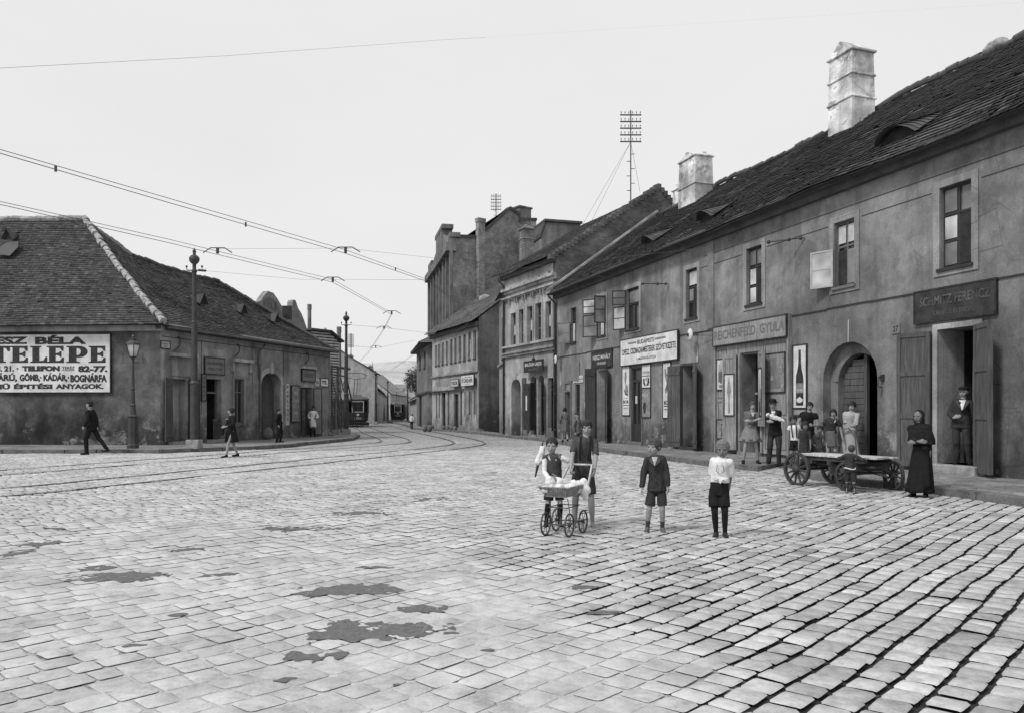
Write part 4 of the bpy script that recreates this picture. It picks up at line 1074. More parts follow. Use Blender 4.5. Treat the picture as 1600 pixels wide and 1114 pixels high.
# the bottle
o, r, d = board(w, 1241.5, 1261, 540, 637, 'white', 'enamel_poster', 'tall white enamel poster of a big dark bottle left of the arched gate', 'poster', th=.03, frame='signdark')
bt = [(.22, .04), (.80, .04), (.82, .40), (.78, .52), (.68, .60), (.62, .70), (.60, .88), (.60, .93), (.42, .93), (.42, .88), (.40, .70), (.32, .60), (.22, .52), (.20, .40)]
shape(w, o, r, bt, 'black', d, 'bottle_picture'); shape(w, o, r, [(.24, .24), (.79, .24), (.8, .40), (.23, .40)], 'poster_mid', d + .002, 'bottle_label'); shape(w, o, r, [(.28, .10), (.5, .08), (.74, .10), (.76, .14), (.5, .18), (.26, .14)], 'light_letter', d + .002, 'bottle_label')
tx(w, o, r, .28, .76, .27, .31, 'SÖR', 'light_letter', d + .004, .0)
o, r, d = board(w, 1241.5, 1261, 638.5, 648, 'signgrey', 'name_plate', 'narrow grey plate under the bottle poster', 'name plate', th=.03, frame='signdark')
tx(w, o, r, .15, .85, .25, .75, 'DREHER', 'light_letter', d, .0)
# two white disc lamps on brackets
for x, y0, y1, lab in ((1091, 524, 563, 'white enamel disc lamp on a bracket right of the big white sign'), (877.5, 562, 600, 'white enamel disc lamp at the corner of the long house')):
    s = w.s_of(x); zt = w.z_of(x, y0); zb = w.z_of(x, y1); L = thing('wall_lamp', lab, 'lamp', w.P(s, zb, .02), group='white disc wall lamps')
    mb = MB(); mb.tube([w.P(s, zt + .02, 0), w.P(s, zt + .02, .32)], .018); mb.tube([w.P(s - (1.3 if x > 1000 else .1), zt - .12, .01), w.P(s, zt - .02, .3)], .012); mb.build('bracket', 'iron', L)
    mb = MB(); mb.lathe(w.P(s, zt, .30), w.n, [(0, .15), (.02, .17), (.05, .12), (.09, .05)], 18, sy=1.3); mb.build('lamp_shade', 'white', L, True)
    mb = MB(); mb.lathe(w.P(s, zt, .355), w.n, [(0, .055), (.05, .05)], 12, sy=1.3); mb.build('lamp_socket', 'dark_frame', L, True)
    mb = MB(); mb.tube([w.P(s, zt - .2, .24), w.P(s, (zt + zb) / 2, .03), w.P(s, zb, .03)], .013); mb.cyl(w.P(s, zb - .05, .03), w.P(s, zb + .12, .03), .03); mb.build('halation_streak', 'white_dull', L)  # white tube stands in for the halation streak below the lamp
# ================================================================= pale two-storey house (second on the right)
def wall_px(X0, vp, y0, y1):
    k = (CX - vp) / F
    return Wall((X0 - k * y0, y0), (X0 - k * y1, y1))
w2 = wall_px(19.9, 250, 38.55, 44.4)
w2.L = w2.L
def R2(x0, x1, yt, yb): return w2.px_rect(x0, x1, yt, yb)
b2 = thing('townhouse', 'pale two-storey house with moulded cornice and tiny attic openings', 'house', (w2.P(3, 0).x, w2.P(3, 0).y, 0))
EH2 = 9.2
wx = [(798.6, 806.6, 489.5, 540.7), (811.4, 818.7, 484, 537.5), (824.3, 832.5, 479, 535.2), (837, 846.6, 474, 531.7), (853, 862, 471, 528.5)]
W2s = [R2(*q) for q in wx]
att = [R2(a, a + 2.6, b, b + 6) for a, b in ((801, 447), (813.5, 443), (827, 437.5), (841, 431), (857, 424))]
d2 = R2(800.5, 815, 592, 679); d2 = (d2[0], d2[1], PAV, d2[3]); zs2 = w2.z_of(807, 604)
sh1 = R2(829, 838, 588, 680); sh1 = (sh1[0], sh1[1], PAV + .1, sh1[3]); sh2 = R2(841, 850, 586, 680); sh2 = (sh2[0], sh2[1], PAV + .1, sh2[3]); sh3 = R2(856, 865, 590, 672); sh3 = (sh3[0], sh3[1], PAV + .5, sh3[3])
facade(w2, 0, w2.L, 0, EH2, [x + (None, .22) for x in W2s] + [x + (None, .15) for x in att] + [d2 + (zs2, .5)] + [(q[0], q[1], q[2], q[3], w2.z_of(834, 594), .3) for q in (sh1, sh2)] + [sh3 + (None, .25)], 'light_plaster', b2)
def trim(W_, parent, zs, L0=0, L1=None, name='moulding', mat='white_trim'):
    mb = MB()
    for z0, z1, d in zs: W_.bx(mb, L0, W_.L if L1 is None else L1, z0, z1, .003, d)
    return mb.build(name, mat, parent)
zc2 = w2.z_of(830, 549); zsill = w2.z_of(830, 537.5); zfr = w2.z_of(830, 457); zat = w2.z_of(830, 444)
trim(w2, b2, [(zc2 - .12, zc2 + .02, .14), (zc2 + .02, zc2 + .1, .22)], name='string_course', mat='trim'); trim(w2, b2, [(zsill - .02, zsill + .10, .16)], name='sill_band')
trim(w2, b2, [(zfr, zfr + .10, .20), (zfr - .07, zfr, .12)], name='window_cornice'); trim(w2, b2, [(zat, zat + .14, .24), (zat - .16, zat, .10)], name='cornice'); trim(w2, b2, [(EH2 - .22, EH2, .26)], name='eaves_moulding', mat='cornice')
for r in W2s:
    for q0 in (r[0] - .1, r[1] + .03): mb = MB(); w2.bx(mb, q0, q0 + .07, zfr - .35, zfr - .07, .003, .15); mb.build('bracket', 'trim', b2)
for r in W2s:
    o = window(w2, r, b2, .14, cols=2, bars=(.66, .33), fmat='frame', gmat='glass', surround=.13, sm='white_trim', fw=.055, curtain_or_painted_pane=(.1, .42, .05, .6) if W2s.index(r) % 2 else (.58, .9, .35, .64))
    dark_room(w2, r[0], r[1], r[2], r[3], .22, b2, deep=.3)
for r in att: dark_room(w2, r[0], r[1], r[2], r[3], .15, b2, 'attic_opening', deep=.3)
mb = MB()
for k in range(11):
    A_ = arch_pts(d2[0] - .18, d2[1] + .18, zs2, d2[3] + .18, 10); B_ = arch_pts(d2[0], d2[1], zs2, d2[3], 10)
for k in range(10):
    mb.add([w2.P(*A_[k], .06), w2.P(*A_[k + 1], .06), w2.P(*B_[k + 1], .06), w2.P(*B_[k], .06), w2.P(*A_[k], 0), w2.P(*A_[k + 1], 0), w2.P(*B_[k + 1], 0), w2.P(*B_[k], 0)], [(0, 1, 2, 3), (0, 4, 5, 1), (3, 2, 6, 7)])
c_ = (d2[0] + d2[1]) / 2; w2.bx(mb, c_ - .09, c_ + .09, d2[3] - .02, d2[3] + .35, .003, .11)
w2.bx(mb, d2[0] - .18, d2[0], PAV, zs2, .003, .06); w2.bx(mb, d2[1], d2[1] + .18, PAV, zs2, .003, .06); mb.build('door_arch', 'white_trim', b2)
dark_room(w2, d2[0], d2[1], d2[2], d2[3], .5, b2, 'passage', deep=.5); mb = MB()
k = 0
for a_ in range(7): z = PAV + .03 + a_ * .42; w2.bx(mb, d2[0] + .3, d2[1] - .02, z, min(z + .4, d2[3] - .5), -.62, -.56 + .01 * (a_ % 2))
mb.build('door', 'gate', b2)
for q in (sh1, sh2, sh3):
    dark_room(w2, q[0], q[1], q[2], q[3], .3, b2, 'shop_interior', deep=.6)
    mb = MB(); w2.bx(mb, q[0], q[0] + .07, q[2], q[3] - .3, -.2, -.12); w2.bx(mb, q[1] - .07, q[1], q[2], q[3] - .3, -.2, -.12); w2.bx(mb, q[0] + .07, q[1] - .07, q[2] + 1.9, q[2] + 1.98, -.2, -.12); o = mb.build('shop_frame', 'frame', b2)
    gg = MB(); gg.quad(w2.P(q[0] + .07, q[2] + .5, -.16), w2.P(q[1] - .07, q[2] + .5, -.16), w2.P(q[1] - .07, q[3] - .3, -.16), w2.P(q[0] + .07, q[3] - .3, -.16)); gg.build('pane', 'glass', o)
for s_, an, dr_ in ((sh1[1] + .02, 30, 1), (sh1[0] - .01, 70, -1), (sh2[0] - .02, 40, -1), (sh3[0] - .02, 35, -1)):
    leaf(w2, 'shutter', s_, PAV + .35, sh1[3] - .35, .42, an, dr_, b2, 'shutter_dark', 'batten', .04, .035)
mb = MB(); w2.bx(mb, w2.s_of(816), w2.s_of(822.5), w2.z_of(820, 661), w2.z_of(820, 590), .003, .04); mb.build('notice_panel', 'signgrey', b2) if False else None
p, q = sorted((w2.s_of(816.5), w2.s_of(822.5))); mb = MB(); w2.bx(mb, p, q, w2.z_of(820, 645), w2.z_of(820, 590), .003, .04); mb.build('notice_panel', 'shutter', b2)
o, r, d = board(w2, 827, 856, 564, 580, 'signdark', 'shop_sign', 'dark scalloped name board with white letters on the pale moulded house', 'sign', d0=.25, th=.06, frame='black')
tx(w2, o, r, .05, .95, .42, .85, 'BALOGH LAJOS', 'light_letter', d, .02); tx(w2, o, r, .25, .75, .14, .30, 'KOCSMÁROS', 'grey_letter', d, .0)
mb = MB(); c_ = (r[0] + r[1]) / 2; mb.lathe(w2.P(c_, r[3], .28), (0, 0, 1), [(0, .06), (.1, .09), (.2, .03), (.34, .01)], 8); mb.build('finial', 'black', o)
o, r, d = board(w2, 833.5, 835.5, 618, 641, 'white', 'notice', 'small white paper strip on the shutter of the pale house', 'notice', d0=.45, th=.01)
# fire wall towards the long house, roofs
n2 = -w2.n
def Q(s, z, b): return w2.P(s, z, -b)
RB2, RZ2, D2 = 6.1, 13.2, 11.5
NL = w2.L
g2 = w2.P(0, 0)
mb = MB(); prof = [(0, 0), (0, EH2), (RB2, RZ2 + .25), (D2, EH2), (D2, 0)]
pts = [Q(0, z, b) for b, z in prof]; prism(mb, pts, w2.u, .35)
mb.build('fire_wall', 'brick', b2)
mb = MB(); q = random.Random(3)
for (b0, z0), (b1, z1) in (((0 - .35, EH2 - .02), (RB2, RZ2 + .25)), ((RB2, RZ2 + .25), (D2, EH2))):
    L = math.hypot(b1 - b0, z1 - z0); n = int(L / .26)
    for k in range(n):
        t = k / n; b_, z_ = b0 + (b1 - b0) * t, z0 + (z1 - z0) * t; mb.obox(Q(-.04, z_ - .1, b_ + .0), w2.u * .44, -w2.n * .24, V((0, 0, .24 + q.uniform(-.03, .05))))
mb.build('coping', 'brick', b2)
tile_roof('roof', Q(.3, EH2 + .02, -.5), Q(NL + 1.2, EH2 + .02, -.5), Q(.3, RZ2, RB2), Q(NL + 1.2, RZ2, RB2), 'tiles', b2, .24, .2, .03, 5)
mb = MB(); mb.quad(Q(.3, EH2, D2 + .3), Q(NL + 1.2, EH2, D2 + .3), Q(NL + 1.2, RZ2, RB2), Q(.3, RZ2, RB2)); mb.build('rear_roof', 'tiles_far', b2)
mb = MB(); 
mb.add([Q(NL, 0, 0), Q(NL, EH2, 0), Q(NL, RZ2 - .1, RB2), Q(NL, EH2, D2), Q(NL, 0, D2)], [(0, 1, 2, 3, 4)]); mb.quad(Q(0, 0, D2), Q(NL, 0, D2), Q(NL, EH2, D2), Q(0, EH2, D2)); mb.build('rear_wall', 'dark_plaster', b2)
drainpipe(w2, NL - .12, EH2 - .1, b2, mat='iron'); 
# white flashing along the fire wall down the long roof
mb = MB(); fa = P(sF + .02, ez + .25, ov - .1); fb = P(sF + .02, rz + .2, -RB); mb.obox(fa - up * .1, (fb - fa), rn * .10, -w.u * .22); fo = mb.build('flashing', 'white_trim', root)
# recessed wing
w2b = Wall((w2.P(NL, 0).x, w2.P(NL, 0).y), (-.80, 48.2))
b2b = thing('house_wing', 'narrow recessed wing with one tall window between the pale house and the blank wall', 'house', (w2b.P(1.5, 0).x, w2b.P(1.5, 0).y, 0))
ra = w2b.px_rect(785.0, 787.2, 497, 560); rb = w2b.px_rect(785.0, 787.3, 588, 670); rb = (rb[0], rb[1], PAV + .02, rb[3])
facade(w2b, 0, w2b.L, 0, 8.3, [ra + (None, .2), rb + (None, .3)], 'mid_plaster', b2b)
window(w2b, ra, b2b, .1, cols=2, bars=(.6,), fmat='dark_frame', surround=.1); 
mb = MB(); w2b.bx(mb, rb[0], rb[1], rb[2], rb[3], -.25, -.18); mb.build('door', 'shutter', b2b)
zt2 = w2b.z_of(784, 571); trim(w2b, b2b, [(zt2, zt2 + .12, .12)], name='string_course', mat='trim')
mb = MB(); a1, a2_ = w2b.P(-.1, 8.3, .3), w2b.P(w2b.L, 8.3, .3); mb.quad(a1, a2_, w2b.P(w2b.L, 11.4, -4.5), w2b.P(-.1, 11.4, -4.5)); mb.quad(w2b.P(0, 0, -4.5), w2b.P(w2b.L, 0, -4.5), w2b.P(w2b.L, 11.4, -4.5), w2b.P(0, 11.4, -4.5)); mb.build('roof', 'tiles', b2b)

# ================================================================= third house with the blank end wall
w3 = wall_px(20.3, 280, 52.0, 61.6)
def R3(x0, x1, yt, yb): return w3.px_rect(x0, x1, yt, yb)
b3 = thing('townhouse', 'two-storey house with a blank grey end wall and many narrow upper windows', 'house', (w3.P(4, 0).x, w3.P(4, 0).y, 0))
EH3 = 7.55; L3 = w3.L
ups = [(680.4, 683), (685, 687.4), (691, 694), (697, 700), (704, 707.3), (710.3, 713.5), (717, 720.5), (724, 727.8), (731.8, 735.8), (740, 744.2)]
U3 = []
for a, b in ups:
    m = (a + b) / 2; yt = 540 - (m - 681) * .385; yb = 571.5 - (m - 681) * .19; U3.append(R3(a, b, yt, yb))
low3 = [(681.5, 683.3, 612, 653), (685.5, 687.5, 612, 653), (690, 696, 613, 666), (699.5, 702, 611, 664), (709, 716.5, 615, 668), (718.5, 722, 611, 664), (725.5, 728, 612, 650), (732.5, 735.5, 611, 648), (740, 743.5, 610, 647)]
D3 = [R3(*q) for q in low3]
facade(w3, 0, L3, 0, EH3, [r + (None, .2) for r in U3] + [(r[0], r[1], max(PAV + .1, r[2]), r[3], None, .25) for r in D3], 'light_plaster', b3)
for k, r in enumerate(U3): 
    window(w3, r, b3, .10, cols=2, bars=(.62,), fmat='dark_frame', gmat='glass', sill=True, fw=.06, surround=.07, sm='white_trim', curtain_or_painted_pane=(.12, .44, .5, .95) if k % 3 == 1 else None)
    if k in (2, 8): mini = MB(); mini.quad(w3.P(r[0] + .1, r[2] + .1, -.09), w3.P(r[1] - .1, r[2] + .1, -.09), w3.P(r[1] - .1, r[3] - .5, -.09), w3.P(r[0] + .1, r[3] - .5, -.09)); mini.build('curtain_or_painted_pane', 'white_dull', b3)
for k, r in enumerate(D3):
    mb = MB(); z0 = max(PAV + .1, r[2]); w3.bx(mb, r[0], r[0] + .08, z0, r[3], -.2, -.12); w3.bx(mb, r[1] - .08, r[1], z0, r[3], -.2, -.12); w3.bx(mb, r[0] + .08, r[1] - .08, r[3] - .5, r[3] - .42, -.2, -.12)
    o = mb.build('shop_window' if r[2] > .6 else 'shop_door', 'dark_frame', b3); gg = MB(); gg.quad(w3.P(r[0], z0, -.17), w3.P(r[1], z0, -.17), w3.P(r[1], r[3], -.17), w3.P(r[0], r[3], -.17)); gg.build('pane', 'glass', o)
z3 = w3.z_of(715, 585); trim(w3, b3, [(z3, z3 + .12, .14)], name='string_course', mat='trim'); trim(w3, b3, [(EH3 - .3, EH3, .25)], name='cornice', mat='cornice'); trim(w3, b3, [(w3.z_of(715, 609.5), w3.z_of(715, 608), .2)], 3.0, None, 'shop_cornice', 'cornice')
mb = MB(); w3.bx(mb, 0, .12, PAV, z3, .003, .06)
for r in D3[-3:]: w3.bx(mb, r[0] - .2, r[0] - .1, PAV + .8, r[3], .003, .05)
mb.build('pilaster', 'white_trim', b3)
mb = MB()
for a in (682, 686.5, 691, 695.5, 700):
    s_ = w3.s_of(a); A_ = arch_pts(s_ - .35, s_ + .35, w3.z_of(a, 603), w3.z_of(a, 592), 8); mb.add([w3.P(x, z, .01) for x, z in A_], [tuple(range(9))])
mb.build('blind_arch', 'trim', b3)
sN3 = (9.5, 1)   # blank wall: from the street corner straight back
nb = -w3.n
def Q3(s, z, b): return w3.P(s, z, -b)
RB3, RZ3 = 6.4, 12.6
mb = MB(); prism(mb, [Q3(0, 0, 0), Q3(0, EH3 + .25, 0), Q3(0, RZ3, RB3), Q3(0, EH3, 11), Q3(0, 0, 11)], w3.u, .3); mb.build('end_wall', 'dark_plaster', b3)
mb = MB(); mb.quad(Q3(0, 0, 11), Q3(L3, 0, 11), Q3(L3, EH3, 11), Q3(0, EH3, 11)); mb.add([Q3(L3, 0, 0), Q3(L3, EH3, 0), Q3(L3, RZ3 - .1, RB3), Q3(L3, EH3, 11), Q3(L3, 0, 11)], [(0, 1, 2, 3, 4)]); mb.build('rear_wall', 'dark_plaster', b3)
tile_roof('roof', Q3(-.05, EH3, -.55), Q3(L3 + .4, EH3, -.55), Q3(-.05, RZ3, RB3), Q3(L3 + .4, RZ3, RB3), 'tiles', b3, .3, .25, .04, 8)
mb = MB(); mb.quad(Q3(0, EH3, 11.3), Q3(L3, EH3, 11.3), Q3(L3, RZ3, RB3), Q3(0, RZ3, RB3)); mb.build('rear_roof', 'tiles_far', b3)
chimney(b3, Q3(1.5, RZ3 - 1.0, RB3 - 2.2) + V((0, 0, 1.2)), w3.u, w3.n, .9, .8, 1.6, 'chimney_brick', 'pyramid', 2.5, (.6,), 1.0)
mb = MB(); mb.ell(Q3(6.5, 10.1, 3.0), (.5, .3, .35)); mb.build('mortar_patch', 'white_trim', b3, True)
o, r, d = board(w3, 726, 746, 586, 602, 'white', 'shop_sign', 'larger white sign board on the narrow-windowed house beside its blank wall', 'sign', d0=.2, th=.08, frame='black')
tx(w3, o, r, .24, .92, .28, .66, 'DREHER', 'black', d, .03); tx(w3, o, r, .28, .9, .74, .88, 'SÖRCSARNOK', 'black', d, .01); tx(w3, o, r, .3, .8, .10, .2, 'ÉTTEREM', 'black', d, .0); shape(w3, o, r, [(.06, .3), (.16, .3), (.18, .6), (.11, .85), (.05, .6)], 'poster_mid', d)
o, r, d = board(w3, 710, 722, 593, 603.5, 'white_dull', 'shop_sign', 'smaller dull white sign board left of the larger white one', 'sign', d0=.2, th=.08, frame='black')
tx(w3, o, r, .1, .9, .25, .75, 'ITALOK', 'black', d, .03)
for px_ in (700, 706, 713, 718, 682):
    mb = MB(); p_ = w3.P(w3.s_of(px_), PAV, .35); mb.ell(p_ + V((0, 0, .1)), (.16, .15, .2)); o = mb.build('guard_stone', 'kerb', None, True, place=p_)
    tag(o, 'rounded guard stone at the foot of the narrow-windowed house', 'guard stone', 'guard stones along the third house')

# ================================================================= fourth, lower corner house
w4a = Wall((-7.7, 63.5), (-5.6, 63.0)); 
b4 = thing('corner_house', 'small dark two-storey corner house with overhanging eaves at the bend of the street', 'house', (-8.0, 65.5, 0))
w4 = Wall(gp(668, 670.5).xy, (-5.0, 63.2)); w4s = Wall(gp(668, 670.5).xy, gp(651, 666.5).xy)
rr = w4.px_rect(672, 676, 0, 0)
ws = [w4s.px_rect(662, 665, 549, 575), w4s.px_rect(655, 657.5, 555, 577)]; ds = [w4s.px_rect(655, 659, 618, 664)]
ds = [(d_[0], d_[1], PAV + .1, d_[3]) for d_ in ds]
facade(w4s, 0, w4s.L, 0, 7.2, [r + (None, .2) for r in ws + ds], 'far_plaster', b4)
for r in ws + ds: window(w4s, r, b4, .1, cols=1, bars=(.6,), surround=None)
facade(w4, 0, w4.L, 0, 7.2, [], 'mid_plaster', b4)
z4 = 3.0; trim(w4s, b4, [(z4, z4 + .15, .15)], name='string_course', mat='cornice'); trim(w4, b4, [(z4, z4 + .15, .15)], name='string_course', mat='cornice')
c4 = gp(668, 670.5); c4.z = 0
mb = MB(); e0 = c4 + w4s.n * .6 + w4.n * .6; A4 = V((e0.x, e0.y, 7.1)); B4 = w4.P(w4.L, 7.1, .6); C4 = w4s.P(w4s.L, 7.1, .6); top = c4 - w4s.n * 2.5 - w4.n * 3; top.z = 9.6; T2 = w4s.P(w4s.L, 9.6, -3.5)
A4l = V((A4.x, A4.y, 7.1)); mb.build if False else None
tile_roof('roof', A4, C4, top, T2, 'tiles', b4, .35, .3, .03, 4); tile_roof('roof', B4, A4, top + V((1.2, 0, 0)), top, 'tiles', b4, .35, .3, .03, 14)
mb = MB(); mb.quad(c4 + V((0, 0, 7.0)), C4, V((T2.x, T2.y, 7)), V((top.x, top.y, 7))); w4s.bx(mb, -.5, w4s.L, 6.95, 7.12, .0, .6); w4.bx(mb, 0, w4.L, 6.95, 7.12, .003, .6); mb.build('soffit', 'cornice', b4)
mb = MB(); w4s.bx(mb, 0, w4s.L, 0, 7.1, -5, -4.9); mb.quad(w4s.P(w4s.L, 0), w4s.P(w4s.L, 0, -5), w4s.P(w4s.L, 7.1, -5), w4s.P(w4s.L, 7.1)); mb.build('rear_wall', 'far_plaster', b4)
for k, px_ in enumerate((664, 671)):
    p_ = gp(px_, 671.5, PAV); mb = MB(); mb.ell(p_ + V((0, 0, .12)), (.2, .2, .26)); o = mb.build('guard_stone', 'kerb', None, True, place=p_); tag(o, 'rounded guard stone at the foot of the dark corner house', 'guard stone', 'guard stones at the corner house')

# ================================================================= big factory building behind
def brick_big():
    b = thing('factory_building', 'tall four-storey building with a bare brick gable wall rising behind the row', 'building', (-4, 72, 0))
    k = (CX - 533) / F; wf = Wall(at(707, 643, 68).xy, at(672.5, 643, 84.5).xy)
    we = Wall(at(707, 643, 68).xy, at(841, 643, 74).xy)
    zl = 17.0
    pts = [(707, 371, 0), (745, 372, 0), (762, 358, 0), (797, 327, 0), (812, 337, 0), (812, 345, 0), (838, 345, 0)]
    mb = MB(); tp = []
    for x, y, _ in pts: s = we.s_of(x); tp.append((s, we.z_of(x, y)))
    pl = [we.P(tp[0][0], 0)] + [we.P(s, z) for s, z in tp] + [we.P(tp[-1][0], 0)]
    prism(mb, pl, -we.n, .5); mb.build('gable_wall', 'bigbrick', b)
    mb = MB()
    for i in range(len(tp) - 1):
        (s0, z0), (s1, z1) = tp[i], tp[i + 1]
        if abs(s1 - s0) < .05: continue
        mb.obox(we.P(s0, z0 - .05, .12), we.P(s1, z1, 0) - we.P(s0, z0, 0), -we.n * .7, V((0, 0, .28)))
    mb.build('coping', 'cornice', b)
    mb = MB(); s = we.s_of(748); we.bx(mb, s - .35, s + .35, 7, we.z_of(748, 345), .02, .5); we.bx(mb, s - .42, s + .42, we.z_of(748, 349), we.z_of(748, 343), .0, .56); mb.build('flue', 'bigbrick', b)
    mb = MB(); s0, s1 = we.s_of(811), we.s_of(829); we.bx(mb, s0, s1, we.z_of(820, 350), we.z_of(820, 326), -1.0, .1); we.bx(mb, s0 - .1, s1 + .1, we.z_of(820, 326), we.z_of(820, 323.5), -1.1, .2); mb.build('chimney', 'chimney_brick', b)
    # blind panels high on the left
    mb = MB(); xs = [709, 721, 732, 742.5]; ys = [378, 385, 395, 406]
    for i in range(3):
        for j in range(3):
            p_, q_ = we.s_of(xs[i] + .6), we.s_of(xs[i + 1] - .6); we.bx(mb, p_, q_, we.z_of(725, ys[j + 1] - .8), we.z_of(725, ys[j] + .8), .0, .03)
    mb.build('blind_panel', 'mid_plaster', b)
    # street face with tall windows between piers
    L = wf.L; ops = []; zt = lambda f: 0
    n = 7
    for i in range(n):
        c = L * (i + .5) / n
        for z0, z1 in ((6.8, 9.3), (10.2, 12.6), (13.2, 14.8)): ops.append((c - .55, c + .55, z0, z1))
    facade(wf, 0, L, 0, 15.6, ops, 'bigface', b, .25)
    for o_ in ops: 
        mb = MB(); wf.bx(mb, o_[0], o_[1], o_[2], o_[3], -.22, -.18); fr = MB(); c = (o_[0] + o_[1]) / 2; wf.bx(fr, c - .04, c + .04, o_[2], o_[3], -.17, -.12); wf.bx(fr, o_[0], o_[1], o_[2] + 1.4, o_[2] + 1.48, -.17, -.12); q = fr.build('window', 'frame', b); mb.build('pane', 'glass_mid', q)
    mb = MB()
    for i in range(n + 1): c = L * i / n; wf.bx(mb, c - .3, c + .3, 0, 15.6, .003, .28)
    wf.bx(mb, -.3, L + .3, 15.6, 16.3, -.3, .6); mb.build('pier', 'bigface', b)
    # stepped ornamental attic above the street face
    sp = wf.s_of; prof = [(0, 16.3), (0, 16.9), (sp(699), 16.9), (sp(697), 17.7), (sp(695), 18.2), (sp(688), 18.0), (sp(684), 17.6), (sp(680), 17.1), (sp(677.5), 16.7), (L, 16.7), (L, 16.3)]
    mb = MB(); prism(mb, [wf.P(s, z, .2) for s, z in prof], -wf.n, .5)
    wf.bx(mb, sp(694.5), sp(685), 16.9, 18.8, -.75, .25); wf.bx(mb, sp(695.5), sp(684), 18.8, 19.2, -.8, .3); wf.bx(mb, -.1, .9, 16.9, 17.3, -.7, .25); wf.bx(mb, sp(677.5), L + .1, 16.7, 17.5, -.7, .25); mb.build('attic', 'bigface', b)
    mb = MB(); 
    far = wf.P(L, 0, -14); near_ = wf.P(0, 0, -14)
    mb.quad(wf.P(L, 0), wf.P(L, 0, -14), wf.P(L, 16, -14), wf.P(L, 16)); mb.quad(wf.P(L, 16.2), wf.P(0, 16.2), we.P(tp[3][0], 20.6), we.P(tp[3][0], 20.6) + wf.u * L); e_ = we.P(tp[-1][0], 0)
    mb.quad(we.P(tp[3][0], 20.6), we.P(tp[3][0], 20.6) + wf.u * L, e_ + wf.u * L + V((0, 0, 16)), e_ + V((0, 0, 16))); mb.quad(e_, e_ + wf.u * L, e_ + wf.u * L + V((0, 0, 16)), e_ + V((0, 0, 16))); mb.build('rear_wall', 'bigface', b)
    return b
brick_big()
# pale rear building peeping over the roofs
wr = Wall(at(848, 643, 66).xy, at(910, 643, 67).xy); br_ = thing('rear_building', 'plain rear building with flat dark roof edge peeping above the pale house roof', 'building', (wr.P(2, 0).x, wr.P(2, 0).y, 0))
mb = MB(); s0, s1, s2, s3 = wr.s_of(846), wr.s_of(853), wr.s_of(905), wr.s_of(912); prism(mb, [wr.P(s0, 0), wr.P(s0, wr.z_of(846, 370)), wr.P(s1, wr.z_of(853, 348)), wr.P(s2, wr.z_of(905, 348)), wr.P(s3, wr.z_of(912, 368)), wr.P(s3, 0)], -wr.n, 8); mb.build('wall', 'far_plaster', br_)
mb = MB(); wr.bx(mb, s1 - .2, s2 + .2, wr.z_of(880, 349), wr.z_of(880, 345.5), -8.2, .3); mb.obox(wr.P(s0 - .1, wr.z_of(846, 371), .15), wr.P(s1, wr.z_of(853, 348)) - wr.P(s0, wr.z_of(846, 370)), -wr.n * 8.3, V((0, 0, .3))); mb.build('roof', 'cornice', br_)

# ================================================================= left corner house
c0_ = (-13.98, 30.5)
wl = Wall(c0_, (-10.05, 42.4)); wf = Wall(c0_, (-30.0, 31.45))
bl_ = thing('corner_house', 'low single-storey corner house with a big sagging tiled roof on the left', 'house', (-16, 33, 0))
ELH = 4.85
def RL(x0, x1, yt, yb): return wl.px_rect(x0, x1, yt, yb)
dL1 = RL(268.5, 291, 592, 690); dL1 = (dL1[0], dL1[1], PAV + .12, dL1[3]); dL2 = RL(323, 345.5, 592, 685); dL2 = (dL2[0], dL2[1], PAV + .12, dL2[3])
wL = RL(366, 380.5, 592, 661); gL = RL(406, 437, 582, 688); gL = (gL[0], gL[1], PAV + .02, gL[3]); dL3 = RL(470, 489, 605, 684); dL3 = (dL3[0], dL3[1], PAV + .1, dL3[3]); wL2 = RL(496.5, 503, 606, 657)
zgl = wl.z_of(421, 600)
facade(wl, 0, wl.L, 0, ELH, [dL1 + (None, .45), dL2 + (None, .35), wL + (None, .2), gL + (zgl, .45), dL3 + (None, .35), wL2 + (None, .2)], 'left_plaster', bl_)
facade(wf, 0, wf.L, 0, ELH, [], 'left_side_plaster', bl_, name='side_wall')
for r in (dL1, dL2, dL3): dark_room(wl, r[0], r[1], r[2], r[3], .35 if r is not dL1 else .45, bl_, 'shop_interior', deep=1.0)
dark_room(wl, *wL, .2, bl_, deep=.5); dark_room(wl, gL[0], gL[1], gL[2], gL[3], .45, bl_, 'passage', deep=.4)
def bx1(wl_, name, mat, items, parent=bl_, bev=0):
    mb = MB()
    for it in items: wl_.bx(mb, *it)
    return mb.build(name, mat, parent, bevel=bev)
a, b, c, d = dL1; bx1(wl, 'doorstep', 'stone', [(a - .2, b + .2, PAV - .02, c, -.45, .25)]); mb = MB(); mb.quad(wl.P(b - .004, c, -.01), wl.P(b - .004, d, -.01), wl.P(b - .004, d, -.44), wl.P(b - .004, c, -.44)); wl.bx(mb, a + (b - a) * .55, b, c, d, -.43, -.38); mb.build('jamb', 'jamb', bl_)
leaf(wl, 'shutter', a - .05, c, d + .02, .52, 12, -1, bl_, 'shutter', 'batten', .05, .05); leaf(wl, 'shutter', b + .08, c, d + .02, .50, 18, 1, bl_, 'shutter_dark', 'batten', .05, .05)
zl0, zl1 = wl.z_of(284, 556), wl.z_of(284, 552); bx1(wl, 'hood', 'white_trim', [(wl.s_of(264), wl.s_of(304), zl0 - .06, zl0 + .08, .003, .22)]); bx1(wl, 'lintel_panel', 'trim', [(wl.s_of(267), wl.s_of(298), dL1[3] + .12, zl0 - .07, .003, .04)])
